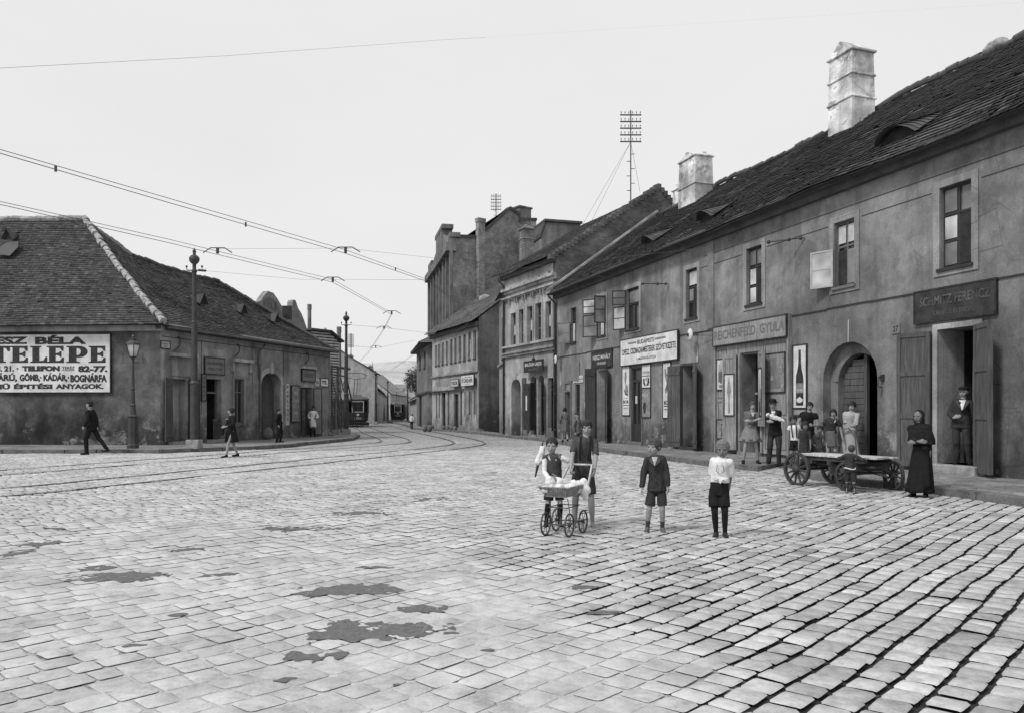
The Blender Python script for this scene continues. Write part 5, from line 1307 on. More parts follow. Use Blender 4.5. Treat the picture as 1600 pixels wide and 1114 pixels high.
a, b, c, d = dL2; bx1(wl, 'door_frame', 'frame', [(a, a + .07, c, d, -.3, -.2), (b - .07, b, c, d, -.3, -.2), (a + .07, b - .07, c + 2.0, c + 2.07, -.3, -.2)]); bx1(wl, 'door_gate', 'iron_light', [(a + .55 + k * .11, a + .58 + k * .11, c, c + .85, -.12, -.09) for k in range(5)] + [(a + .5, b - .07, c + .82, c + .87, -.12, -.085)]); bx1(wl, 'doorstep', 'stone', [(a - .1, b + .1, PAV - .02, c, -.35, .12)])
window(wl, wL, bl_, .1, cols=2, bars=(.7,), fmat='frame', gmat='glass', surround=.14, sm='trim'); window(wl, wL2, bl_, .1, cols=1, bars=(.6,), fmat='frame', gmat='glass', surround=.05)
zz = wl.z_of(375, 564); bx1(wl, 'hood', 'white_trim', [(wl.s_of(360), wl.s_of(391), zz - .06, zz + .08, .003, .22)]); zz2 = wl.z_of(375, 590); bx1(wl, 'lintel_panel', 'trim', [(wl.s_of(364), wl.s_of(387), zz2, zz - .07, .003, .04)])
[bx1(wl, 'console', 'white_trim', [(wl.s_of(x) - .06, wl.s_of(x) + .06, zz - .5, zz - .07, .003, .14)]) for x in (361.5, 389)]
# gateway
A_ = arch_pts(gL[0] - .22, gL[1] + .22, zgl, gL[3] + .24, 12); B_ = arch_pts(gL[0], gL[1], zgl, gL[3], 12); mb = MB()
for k in range(12): mb.add([wl.P(*A_[k], .09), wl.P(*A_[k + 1], .09), wl.P(*B_[k + 1], .09), wl.P(*B_[k], .09), wl.P(*A_[k], 0), wl.P(*A_[k + 1], 0), wl.P(*B_[k + 1], 0), wl.P(*B_[k], 0)], [(0, 1, 2, 3), (0, 4, 5, 1), (3, 2, 6, 7)])
c_ = (gL[0] + gL[1]) / 2; wl.bx(mb, c_ - .1, c_ + .1, gL[3] - .05, gL[3] + .5, .003, .16); wl.bx(mb, gL[0] - .2, gL[0], PAV, zgl, .003, .07); wl.bx(mb, gL[1], gL[1] + .2, PAV, zgl, .003, .07); mb.build('gate_arch', 'white_trim', bl_)
g0, g1 = gL[0], gL[1]; 
for (p, q) in ((g0 + .02, (g0 + g1) / 2 - .01), ((g0 + g1) / 2 + .01, g1 - .02)):
    f = .09; its = [(p, q, gL[2], zgl - .1, -.40, -.36)]
    for (x0_, x1_, y0_, y1_) in ((p, q, gL[2], gL[2] + .2), (p, q, zgl - .22, zgl - .1), (p, q, 1.2, 1.32), (p, p + f, gL[2] + .2, zgl - .22), (q - f, q, gL[2] + .2, zgl - .22)): its.append((x0_, x1_, y0_, y1_, -.36, -.335))
    bx1(wl, 'gate_leaf', 'gate', its)
mb = MB(); B2_ = arch_pts(g0 + .02, g1 - .02, zgl - .1, gL[3] - .02, 12); mb.add([wl.P(x, z, -.38) for x, z in B2_], [tuple(range(13))]); wl.bx(mb, g0, g1, zgl - .1, zgl + .02, -.37, -.30); mb.build('fanlight', 'gate', bl_)
# third door: shop with glazed leaves and hanging clothes
a, b, c, d = dL3; leaf(wl, 'shop_door', a - .02, c, d - .02, .42, 70, -1, bl_, 'dark_frame', 'glass', .02, .04, 'glass_mid'); leaf(wl, 'shop_door', b + .02, c, d - .02, .45, 55, 1, bl_, 'dark_frame', 'glass', .02, .04, 'glass_mid')
zz = wl.z_of(480, 575); bx1(wl, 'hood', 'white_trim', [(wl.s_of(469), wl.s_of(491), zz - .04, zz + .08, .003, .2)])
# panel joints
bx1(wl, 'wall_joint', 'line', [(wl.s_of(x) - .015, wl.s_of(x) + .015, PAV + (1.2 if x != 394 else 2.0), ELH - .35, .002, .008) for x in (314.5, 394, 443, 514)])
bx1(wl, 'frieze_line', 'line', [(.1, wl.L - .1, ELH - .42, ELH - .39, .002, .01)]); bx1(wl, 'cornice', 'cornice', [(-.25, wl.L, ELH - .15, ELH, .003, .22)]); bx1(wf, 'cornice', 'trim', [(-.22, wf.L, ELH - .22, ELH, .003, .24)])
bx1(wl, 'plaster_patch', 'jamb', [(.02, .22, 1.8, ELH - .5, .002, .006), (wl.s_of(319), wl.s_of(349), wl.z_of(334, 557), wl.z_of(334, 546), .002, .008)])
dp = drainpipe(wl, wl.s_of(403), ELH - .1, bl_, PAV, 'zinc', .06, .35)
mb = MB(); ov_ = .40; mb.tube([wl.P(s, ELH - .02 - .004 * s, ov_) for s in (0, wl.L * .5, wl.L + .2)], .085, 8); mb.build('gutter', 'zinc', bl_, True)
for x, y in ((278, 540), (371, 550), (479, 562)):
    s = wl.s_of(x); z = wl.z_of(x, y); mb = MB(); mb.tube([wl.P(s, z + .35, 0), wl.P(s, z + .3, .12), wl.P(s - .06, z, .15), wl.P(s - .25, z - .22, .08)], .03); mb.build('iron_hook', 'iron', bl_)
# main roof
k1 = wl.A - wl.u * 0; eC = V((c0_[0], c0_[1], 0)) + (wl.n * .42 + wf.n * .42); eC.z = ELH
ap = V((-20.05, 36.0, 10.4)); lL = V((-34, 31.9 - .42, ELH + .0)); apL = V((-34, 37.0, 10.55))
tile_roof('roof', lL, eC, apL, ap, 'tiles_left', bl_, .2, .165, .06, 21)
Qr = V((-17.25, 34.9, 8.50)); Rr = V((-15.55, 40.6, 8.28)); eE = wl.P(wl.L + .15, ELH - .12, .36)
tile_roof('roof', eC, eE, Qr, Rr, 'tiles_left', bl_, .2, .165, .06, 22)
mb = MB(); 
tile_roof('roof', eC, eC.lerp(Qr, .02), ap, Qr, 'tiles_left', bl_, .2, .165, .03, 23)
Eb = V((-19.5, 45.6, ELH)); tile_roof('roof', eE, Eb, Rr, Rr + V((-.05, .05, 0)), 'tiles_left', bl_, .25, .2, .02, 24)
mb = MB(); mb.quad(lL + V((0, 12, 0)), V((-22, 43.5, ELH)), ap, apL); mb.add([V((-22, 43.5, ELH)), Eb, Rr, Qr, ap], [(0, 1, 2, 3, 4)]); mb.build('rear_roof', 'tiles_far', bl_)
mb = MB(); mb.quad(wl.P(wl.L, 0), V((-19.2, 45.2, 0)), V((-19.2, 45.2, ELH)), wl.P(wl.L, ELH)); mb.quad(V((-19.2, 45.2, 0)), V((-30, 44, 0)), V((-30, 44, ELH)), V((-19.2, 45.2, ELH))); mb.build('rear_wall', 'left_plaster', bl_)
hs = lambda t: V((0, 0, -.30 * math.sin(math.pi * t)))
ridge_cap('hip_ridge', eC + V((0, 0, .10)), ap + V((0, 0, .10)), bl_, .13, .34, 'ridge', .03, 5, lambda t: V((0, 0, -.12 * math.sin(math.pi * t))))
ridge_cap('ridge', apL + V((0, 0, .08)), ap + V((0, 0, .08)), bl_, .14, .38, 'ridge', .02, 6); ridge_cap('ridge', ap + V((0, 0, .05)), Qr + V((0, 0, .06)), bl_, .09, .36, 'tiles_far', .02, 7)
ridge_cap('ridge', Qr + V((0, 0, .06)), Rr + V((0, 0, .06)), bl_, .10, .36, 'tiles_far', .03, 8, lambda t: V((0, 0, -.10 * math.sin(math.pi * t)))); ridge_cap('hip_ridge', Rr + V((0, 0, .06)), eE + V((0, 0, .06)), bl_, .09, .36, 'tiles_far', .02, 9)
def lvent(p, n_, u_, wd, ht, mat='tiles_left'):
    n_ = V(n_).normalized(); u_ = V(u_).normalized(); mb = MB(); a = p - u_ * wd / 2; b = p + u_ * wd / 2; t = p + V((0, 0, ht)); back = -n_ * ht * 1.6 + V((0, 0, ht * .95))
    mb.add([a + n_ * .02, b + n_ * .02, t + n_ * .02], [(0, 1, 2)]); mb.build('vent_opening', 'dark', bl_); h = MB()
    for k in range(4):
        h.tone = rnd.random(); f0, f1 = k / 4, (k + 1) / 4; ap_ = t + n_ * .12 + V((0, 0, .04)); bk_ = p + back
        for e in (a - u_ * .08, b + u_ * .08):
            e = e + n_ * .12; e2 = p + (e - p) * .2 - n_ * ht * 1.1 + V((0, 0, ht * .5)); h.quad(e.lerp(e2, f0), e.lerp(e2, f1), ap_.lerp(bk_, f1), ap_.lerp(bk_, f0))
    h.build('vent_hood', mat, bl_)
def on_plane(px, py, p0, n_):
    d = V(((px - CX) / F, 1, (CY - py) / F)); c = V((0, 0, H)); return c + d * ((p0 - c).dot(n_) / d.dot(n_))
pn = (eE - eC).cross(Qr - eC).normalized(); sn = (eC - lL).cross(apL - lL).normalized()
for x, y in ((316, 478), (379, 492), (431, 506)): lvent(on_plane(x, y, eC, pn) + V((0, 0, .05)), wl.n, wl.u, .42, .46)
vp = on_plane(15, 378, lL, sn); lvent(vp + V((0, 0, .05)) + wf.n * .1, wf.n, wf.u, .4, .45, 'tiles_far')
mb = MB(); n_ = sn if sn.z > 0 else -sn; ux_ = wf.u; uy_ = n_.cross(ux_).normalized(); uy_ = uy_ if uy_.z > 0 else -uy_; cc = on_plane(14, 392, lL, sn) + n_ * .09
pts = [cc + ux_ * a * .42 + uy_ * b * .55 for a, b in ((-.9, -1), (.9, -.8), (1, .4), (.6, 1), (-.5, 1), (-1, .2))]; prism(mb, pts, n_, .02); mb.build('mortar_patch', 'tiles_far', bl_)
# black stone ball at the gate
p_ = wl.P(wl.s_of(411), PAV, .28); mb = MB(); mb.ell(p_ + V((0, 0, .26)), (.24, .24, .32)); o = mb.build('guard_stone', 'jamb', None, True, place=p_); tag(o, 'pale rounded guard stone beside the arched gate of the left corner house', 'guard stone')
# ---- signs on the left house
o, r, d = board(wf, -60, 173.5, 523.5, 612.5, 'white', 'wall_sign', 'huge white advertising board with heavy black lettering on the left side wall', 'sign', d0=.02, th=.06, frame='black')
def tpx(x0, x1, y0, y1, s, bold, mat='black'):
    s0, s1 = sorted((wf.s_of(x0), wf.s_of(x1))); m = (x0 + x1) / 2; return text(wf, s0, s1, wf.z_of(m, y1), wf.z_of(m, y0), s, mat, o, d + .003, bold)
GL = {  # slab letters on a unit box: lists of polygons
 'T': [[(0, 1), (1, 1), (1, .68), (.88, .68), (.80, .86), (.68, .88), (.68, .1), (.80, .08), (.80, 0), (.20, 0), (.20, .08), (.32, .1), (.32, .88), (.20, .86), (.12, .68), (0, .68)]],
 'E': [[(0, 1), (.98, 1), (.98, .70), (.88, .70), (.78, .86), (.52, .88), (.52, .57), (.70, .60), (.78, .68), (.86, .68), (.86, .34), (.78, .34), (.70, .43), (.52, .46), (.52, .12), (.78, .14), (.90, .32), (1, .32), (1, 0), (0, 0), (0, .06), (.14, .1), (.14, .9), (0, .94)]],
 'L': [[(0, 1), (.66, 1), (.66, .94), (.54, .9), (.54, .12), (.78, .14), (.90, .36), (1, .36), (1, 0), (0, 0), (0, .06), (.14, .1), (.14, .9), (0, .94)]],
}
def P_glyph():
    n = 10; outr = [(.60 + .40 * math.sin(math.pi * k / n), .66 + .34 * math.cos(math.pi * k / n)) for k in range(n + 1)]
    inr = [(.54 + .14 * math.sin(math.pi * k / n), .66 + .20 * math.cos(math.pi * k / n)) for k in range(n + 1)]
    polys = [[(0, 1), (.48, 1), (.48, .1), (.64, .06), (.64, 0), (0, 0), (0, .06), (.12, .1), (.12, .9), (0, .94)]]
    for k in range(n): polys.append([outr[k], outr[k + 1], inr[k + 1], inr[k]])
    polys.append([(.48, 1), (.60, 1), (.54, .86), (.48, .86)]); polys.append([(.48, .46), (.54, .46), (.60, .32), (.48, .32)]); return polys
GL['P'] = P_glyph()
def glyphs(word, xs, y0, y1):
    for ch, (x0, x1) in zip(word, xs):
        mb = MB(); s0, s1 = wf.s_of(x0), wf.s_of(x1); m = (x0 + x1) / 2; z0, z1 = wf.z_of(m, y1), wf.z_of(m, y0)
        for poly in GL[ch]: mb.add([wf.P(s0 + (s1 - s0) * x, z0 + (z1 - z0) * y, d + .003) for x, y in poly], [tuple(range(len(poly)))])
        mb.build('lettering', 'black', o)
glyphs('TELEPE', [(-14, 18), (18, 46), (49, 76), (75, 102), (105.5, 139), (140, 167)], 541, 567)
tpx(-7, 46, 526.5, 538.5, 'ESZ', .055); tpx(57, 137, 524, 538.5, 'BÉLA', .055)
tpx(-6, 31, 571.5, 580.5, 'U. 21. ·', .055); tpx(37, 95.5, 571.5, 580, 'TELEFON', .08); tpx(99, 119, 571.5, 577, 'TERÉZ', .02); tpx(124, 170, 571.5, 581.5, '82-77.', .06)
p_, q_ = sorted((wf.s_of(99), wf.s_of(119))); mb = MB(); wf.bx(mb, p_, q_, wf.z_of(109, 579), wf.z_of(109, 578.2), d, d + .003); mb.build('rule', 'black', o)
tpx(-8, 29, 582.5, 597, 'SÁRÚ,', .055); tpx(33, 67, 582.5, 597, 'GÖMB,·', .055); tpx(70, 110, 582.5, 597, 'KÁDÁR,·', .055); tpx(112, 169, 582.5, 597, 'BOGNÁRFA', .06)
tpx(-8, 18, 598.5, 608, 'MÜ', .055); tpx(24, 84, 598.5, 607.5, 'ÉPITÉSI', .055); tpx(89, 164, 599.5, 607.5, 'ANYAGOK.', .055)
o, r, d = board(wl, 251, 264, 534, 544, 'white_dull', 'street_sign', 'small framed white street name plate on the left corner house', 'sign', th=.03, frame='black'); tx(wl, o, r, .1, .9, .55, .85, 'PACSIRTAMEZŐ', 'black', d, .0); tx(wl, o, r, .3, .7, .15, .4, 'UTCZA', 'black', d, 0)
o, r, d = board(wl, 319, 349, 560, 584, 'signgrey', 'shop_sign', 'faded grey name board above the second doorway of the left house', 'sign', th=.06, frame='signdark'); tx(wl, o, r, .1, .9, .58, .8, 'KÁDÁRMESTER', 'black', d, .0); tx(wl, o, r, .15, .85, .22, .42, 'WEISZ JÓZSEF', 'black', d, .0)
o, r, d = board(wl, 314.5, 320.5, 585, 625, 'signgrey', 'narrow_sign', 'narrow upright grey board left of the second doorway', 'sign', th=.04, frame='signdark')
for k, ch in enumerate('HORDÓ'): tx(wl, o, r, .3, .7, .82 - k * .17, .93 - k * .17, ch, 'black', d, .02)
o, r, d = board(wl, 445.5, 450.5, 599, 664, 'white_dull', 'narrow_sign', 'narrow upright white board right of the arched gate of the left house', 'sign', th=.05)
for k, ch in enumerate('PAPLANOS'): tx(wl, o, r, .25, .8, .88 - k * .11, .95 - k * .11, ch, 'black', d, .02)
o, r, d = board(wl, 454, 466, 603, 658, 'poster_mid', 'poster', 'tall dark framed poster case between gate and shop of the left house', 'poster', th=.08, frame='signdark'); tx(wl, o, r, .3, .75, .78, .86, 'KÉSZ', 'light_letter', d, .01); tx(wl, o, r, .2, .85, .55, .64, 'RUHÁK', 'light_letter', d, .0); tx(wl, o, r, .2, .8, .2, .3, 'SZABÓ', 'light_letter', d, .0)
o, r, d = board(wl, 470, 490, 578, 595, 'signgrey', 'shop_sign', 'grey name board above the shop door where the white-coated man stands', 'sign', d0=.03, th=.07, frame='signdark'); tx(wl, o, r, .1, .9, .35, .7, 'FÜSZERÜZLET', 'black', d, .0)
o, r, d = board(wl, 491.5, 498, 591.5, 603, 'white_dull', 'shop_sign', 'small pale placard left of the TE board on the left house', 'sign', th=.05); tx(wl, o, r, .2, .8, .3, .7, 'FA', 'black', d, .02)
o, r, d = board(wl, 499.5, 511.5, 591.5, 603, 'white', 'shop_sign', 'white board reading TE. at the far end of the left house', 'sign', th=.05, frame='black'); tx(wl, o, r, .15, .85, .25, .75, 'TE.', 'black', d, .04)
# ================================================================= background on the left
def simple_house(label, A, B, depth, eh, rh, wins=(), wallm='far_plaster', roofm='tiles_far', name='house', gable=True, vis_win='glass_mid', group=None, endm=None, rows=None, chim=()):
    """A-B street front on the ground, roof ridge parallel to it"""
    W = Wall(A, B); c = W.P(W.L / 2, 0); o = thing(name, label, 'house', (c.x, c.y, 0), group=group)
    ops = []
    for (z0, z1, n, wd) in wins:
        for i in range(n): m = W.L * (i + .5) / n; ops.append((m - wd / 2, m + wd / 2, z0, z1))
    facade(W, 0, W.L, 0, eh, ops, wallm, o, .2)
    for q in ops: window(W, q, o, .1, cols=2, bars=(.6,), fmat='frame', gmat=vis_win, fw=.08, sill=False)
    mb = MB()
    for s in (0, W.L): mb.add([W.P(s, 0), W.P(s, eh), W.P(s, rh, -depth / 2), W.P(s, eh, -depth), W.P(s, 0, -depth)], [(0, 1, 2, 3, 4)])
    mb.quad(W.P(0, 0, -depth), W.P(W.L, 0, -depth), W.P(W.L, eh, -depth), W.P(0, eh, -depth)); mb.build('end_wall', endm or wallm, o)
    tile_roof('roof', W.P(-.2, eh - .1, .4), W.P(W.L + .2, eh - .1, .4), W.P(-.2, rh, -depth / 2), W.P(W.L + .2, rh, -depth / 2), roofm, o, .5, .4, .05, 3)
    mb = MB(); mb.quad(W.P(-.2, eh - .1, -depth - .4), W.P(W.L + .2, eh - .1, -depth - .4), W.P(W.L + .2, rh, -depth / 2), W.P(-.2, rh, -depth / 2)); mb.build('rear_roof', roofm, o)
    for f in chim: chimney(o, W.P(W.L * f, rh - .2, -depth / 2 + .4), W.u, W.n, .8, .7, 1.1, 'chimney_brick', 'pyramid', 1.5, (.6,), 1)
    return o, W
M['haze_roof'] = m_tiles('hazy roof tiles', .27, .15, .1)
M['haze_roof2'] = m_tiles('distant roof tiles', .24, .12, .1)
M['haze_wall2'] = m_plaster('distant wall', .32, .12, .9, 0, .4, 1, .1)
A_, B_ = at(587.5, 643, 95), at(590, 643, 101)
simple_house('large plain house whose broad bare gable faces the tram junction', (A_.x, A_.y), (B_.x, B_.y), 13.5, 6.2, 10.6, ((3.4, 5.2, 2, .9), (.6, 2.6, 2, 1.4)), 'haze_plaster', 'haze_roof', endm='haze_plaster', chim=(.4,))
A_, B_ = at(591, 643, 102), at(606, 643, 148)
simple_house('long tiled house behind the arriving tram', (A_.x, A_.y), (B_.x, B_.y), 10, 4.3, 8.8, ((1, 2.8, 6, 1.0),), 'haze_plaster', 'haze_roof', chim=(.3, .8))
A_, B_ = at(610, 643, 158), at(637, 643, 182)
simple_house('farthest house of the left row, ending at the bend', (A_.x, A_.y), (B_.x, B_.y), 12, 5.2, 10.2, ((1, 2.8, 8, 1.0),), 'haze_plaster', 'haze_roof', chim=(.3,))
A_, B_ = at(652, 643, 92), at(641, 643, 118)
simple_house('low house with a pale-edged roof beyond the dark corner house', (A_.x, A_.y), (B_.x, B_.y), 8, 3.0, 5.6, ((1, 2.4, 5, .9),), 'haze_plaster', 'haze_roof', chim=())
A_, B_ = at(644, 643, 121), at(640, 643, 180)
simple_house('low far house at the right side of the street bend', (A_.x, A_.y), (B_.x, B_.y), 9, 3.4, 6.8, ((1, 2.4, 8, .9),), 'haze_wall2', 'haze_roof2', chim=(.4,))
# town roofs climbing the hill foot
q = random.Random(21)
for k in range(16):
    Y = 330 + 40 * k % 260 + q.uniform(0, 60); px = 575 + q.uniform(0, 90); L = q.uniform(7, 13); x = (px - CX) / F * Y; zb = (Y - 330) * .045
    mb = MB(); h = q.uniform(6, 9) + zb; dd = 9; mb.obox((x, Y, 0), (L, q.uniform(-4, 4), 0), (0, dd, 0), (0, 0, h)); 
    o = thing('far_house', 'pale hazy house among the roofs at the foot of the hill', 'house', (x, Y, 0), group='hazy houses at the foot of the hill'); mb.build('wall', 'haze_wall2', o)
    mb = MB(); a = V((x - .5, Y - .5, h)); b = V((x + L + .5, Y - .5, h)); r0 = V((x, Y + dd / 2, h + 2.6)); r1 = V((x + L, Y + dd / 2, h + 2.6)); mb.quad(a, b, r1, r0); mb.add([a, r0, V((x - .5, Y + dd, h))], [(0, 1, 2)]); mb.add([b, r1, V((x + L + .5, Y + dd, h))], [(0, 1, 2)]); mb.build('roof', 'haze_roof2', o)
# church spire far off
c = at(582, 643, 420); sp = thing('church_tower', 'thin pointed church spire far off above the tram street', 'church', (c.x, c.y, 0)); mb = MB(); mb.box((c.x, c.y, 9), (2.8, 2.8, 18)); mb.build('tower', 'haze_wall2', sp); mb = MB(); mb.lathe((c.x, c.y, 18), (0, 0, 1), [(0, 1.6), (10, .1), (11, .08)], 8); mb.build('spire', 'haze_roof2', sp)
# factory with curved gables behind the left house
ga = Wall(at(402, 643, 66).xy, at(480, 643, 72).xy); fo = thing('factory_building', 'building with curved ornamental gables rising behind the left tiled roof', 'building', (ga.P(4, 0).x, ga.P(4, 0).y, 0))
def gpt(x, y): return ga.P(ga.s_of(x), ga.z_of(x, y))
mb = MB(); prism(mb, [gpt(402, 643), gpt(402, 472), gpt(408, 470), gpt(413, 462), gpt(419, 455), gpt(427, 458), gpt(433, 466), gpt(440, 478), gpt(444, 487), gpt(448, 494), gpt(455, 497), gpt(455, 643)], -ga.n, .6)
mb.build('gable', 'mid_plaster', fo); mb = MB(); prism(mb, [gpt(455.5, 643), gpt(455.5, 490), gpt(457, 472), gpt(459, 468.5), gpt(462, 470), gpt(466, 482), gpt(471, 490), gpt(475, 500), gpt(480, 515), gpt(480, 643)], -ga.n, .6); mb.build('gable', 'mid_plaster', fo)
pts = [(410, 478), (411, 471), (415, 466.5), (420, 465), (426, 467), (431, 473), (436, 484), (438, 492), (410, 492)]; mb = MB(); mb.add([ga.P(ga.s_of(x), ga.z_of(x, y), .03) for x, y in pts], [tuple(range(9))]); wo = mb.build('window', 'frame', fo)
for x in (414, 419, 424, 429): mb = MB(); ga.bx(mb, ga.s_of(x), ga.s_of(x + 3), ga.z_of(x, 490), ga.z_of(x, 473), .035, .06); mb.build('pane', 'glass_mid', wo)
mb = MB(); mb.quad(gpt(441, 478), gpt(456, 478), gpt(456, 478) - ga.n * 14, gpt(441, 478) - ga.n * 14); mb.quad(gpt(441, 500), gpt(456, 500), gpt(456, 478), gpt(441, 478)); mb.obox(gpt(402, 478) - ga.n * .6, ga.u * (ga.s_of(480) - ga.s_of(402)), -ga.n * 12, V((0, 0, -8))); mb.build('roof', 'cornice', fo)
for x0, x1, yt, Y, lab in ((480.5, 486.5, 476, 75, 'tall slim brick chimney behind the left house'), (526.5, 533, 511, 66, 'slim chimney stack beside the slatted timber gable')):
    c = at((x0 + x1) / 2, yt, Y); r = (x1 - x0) / 2 * Y / F; mb = MB(); mb.lathe((c.x, c.y, 0), (0, 0, 1), [(0, r * 1.15), (c.z - .5, r), (c.z - .5, r * 1.15), (c.z, r * 1.15), (c.z, r * .7)], 12); o = mb.build('chimney_stack', 'far_plaster', None, False, place=(c.x, c.y, 0)); tag(o, lab, 'chimney')
# slatted timber shed
ws_ = Wall(at(486, 643, 50).xy, at(530, 643, 52).xy); sh = thing('timber_shed', 'high shed clad with pale horizontal slats beside the end of the left house', 'shed', (ws_.P(1, 0).x, ws_.P(1, 0).y, 0))
mb = MB(); dk = MB(); S0, S1 = ws_.s_of(486), ws_.s_of(529); ztop = ws_.z_of(514, 518.5); z = 1.2
rl = lambda s: ztop if s < ws_.s_of(514) else ztop - (s - ws_.s_of(514)) / (S1 - ws_.s_of(514)) * (ztop - ws_.z_of(529, 533))
while z < ztop - .1:
    e = S1
    while e > S0 + .3 and rl(e) < z + .12: e -= .05
    ws_.bx(mb, S0, e, z, z + .11, 0.03, .07); z += .185
mb.build('slats', 'white_dull', sh)
mb = MB(); prism(mb, [ws_.P(S0, 0), ws_.P(S0, ztop - .05), ws_.P(ws_.s_of(514), ztop - .05), ws_.P(S1, rl(S1)), ws_.P(S1, 0)], -ws_.n, .1); mb.build('boarding', 'shutter', sh)
mb = MB(); ws_.bx(mb, S0 - .2, ws_.s_of(514), ztop - .04, ztop + .08, -3, .3); a = ws_.P(ws_.s_of(514), ztop - .04, .3); mb.obox(a, ws_.P(S1 + .25, rl(S1) - .1, .3) - a, -ws_.n * 3.3, V((0, 0, .12))); mb.build('roof', 'cornice', sh)
mb = MB(); ws_.bx(mb, S0, S0 + .1, 0, ztop - .1, -3, -.12); ws_.bx(mb, S1 - .1, S1, 0, rl(S1) - .1, -3, -.12); ws_.bx(mb, S0 + .1, S1 - .1, 0, rl(S1) - .1, -3, -2.9); mb.build('rear_wall', 'shutter', sh)
# iron lattice frame beside it
lf = thing('iron_gantry', 'dark iron lattice frame with a top beam between the left house and the tram', 'gantry', (*at(528, 643, 47).xy, 0))
mb = MB(); L0, L1 = at(518, 0, 46.5), at(551, 0, 50.5); L0.z = L1.z = 0; zt = at(530, 574, 48).z
for t0 in (0, .28, .62): p = L0.lerp(L1, t0); mb.tube([p, p + V((0, 0, zt))], .07, 6)
mb.tube([L0 + V((0, 0, zt)), L1.lerp(L0, .15) + V((0, 0, zt))], .08, 6); mb.tube([L0 + V((0, 0, zt - .5)), L0.lerp(L1, .62) + V((0, 0, zt - .5))], .05, 6)
for k in range(9):
    t0 = .62 * (k % 3) / 3; z0 = .2 + (k // 3) * (zt - .8) / 3; p = L0.lerp(L1, t0); r_ = L0.lerp(L1, t0 + .2); hh = (zt - .8) / 3; mb.tube([p + V((0, 0, z0)), r_ + V((0, 0, z0 + hh))], .03, 5); mb.tube([p + V((0, 0, z0 + hh)), r_ + V((0, 0, z0))], .03, 5)
mb.tube([L0.lerp(L1, .62) + V((0, 0, zt - .1)), L0.lerp(L1, 1.25) + V((0, 0, .4))], .05, 5); mb.build('frame', 'iron', lf)
mb = MB(); p = L0.lerp(L1, .05)
for k in range(7): a = L0.lerp(L1, .02 + .08 * k); b = L0.lerp(L1, .09 + .08 * k); mb.obox(a, (b - a) * .93, V((.3, -1, 0)).normalized() * .03, V((0, 0, 2.2 + .1 * (k % 2))))
mb.build('board_fence', 'shutter_dark', lf)
# ---- poles
def tram_pole(base, h, label, arms=1, r=.12, turn=0):
    o = thing('tram_pole', label, 'pole', base, group=None); mb = MB(); b = V(base)
    mb.lathe(b, (0, 0, 1), [(0, r * 1.9), (.30, r * 1.9), (.34, r * 1.25), (2.3, r * 1.15), (2.36, r * 1.35), (2.44, r * .95), (h * .62, r * .82), (h * .62 + .06, r * .95), (h * .62 + .1, r * .72), (h - .9, r * .62)], 14)
    mb.build('shaft', 'iron', o, False); mb = MB()
    t = b + V((0, 0, h - .9)); mb.lathe(t, (0, 0, 1), [(0, r * .7), (.06, r * .9), (.12, r * .55), (.3, r * .55), (.34, r * 1.0), (.42, r * 1.45), (.52, r * 1.55), (.60, r * 1.1), (.64, r * .5), (.72, r * .42), (.76, r * .6), (.9, .004)], 14); mb.build('finial', 'iron', o, True)
    mb = MB(); u = V((math.cos(turn), math.sin(turn), 0)); z = t + V((0, 0, .08)); mb.tube([z - u * .28 + V((0, 0, .12)), z - u * .27, z + u * .27, z + u * .28 + V((0, 0, .12))], .022, 6)
    for k in (-1, 1): mb.ell(z + u * k * .28 + V((0, 0, .14)), .04)
    mb.build('crossarm', 'iron', o); mb = MB(); mb.box(b + V((0, 0, .14)), (.46, .46, .34)); mb.build('plinth', 'stone', o, bevel=.03); return o
P1 = V((-11.52, 27.85, PAV)); tram_pole(P1, 7.25, 'tall dark tram pole with urn finial on the pavement before the left house')
P2 = at(541, 643, 45); P2.z = PAV; tram_pole(P2, 7.2, 'second tram pole, between the left house and the nearer tram')
for k, (px, Y, h) in enumerate(((587, 88, 6.2), (606, 112, 6.2), (637, 100, 6.0))):
    b = at(px, 643, Y); b.z = 0; tram_pole(b, h, ('slim distant tram pole right of the nearer tram', 'slim distant tram pole left of the far tram', 'slim distant tram pole right of the far tram')[k])
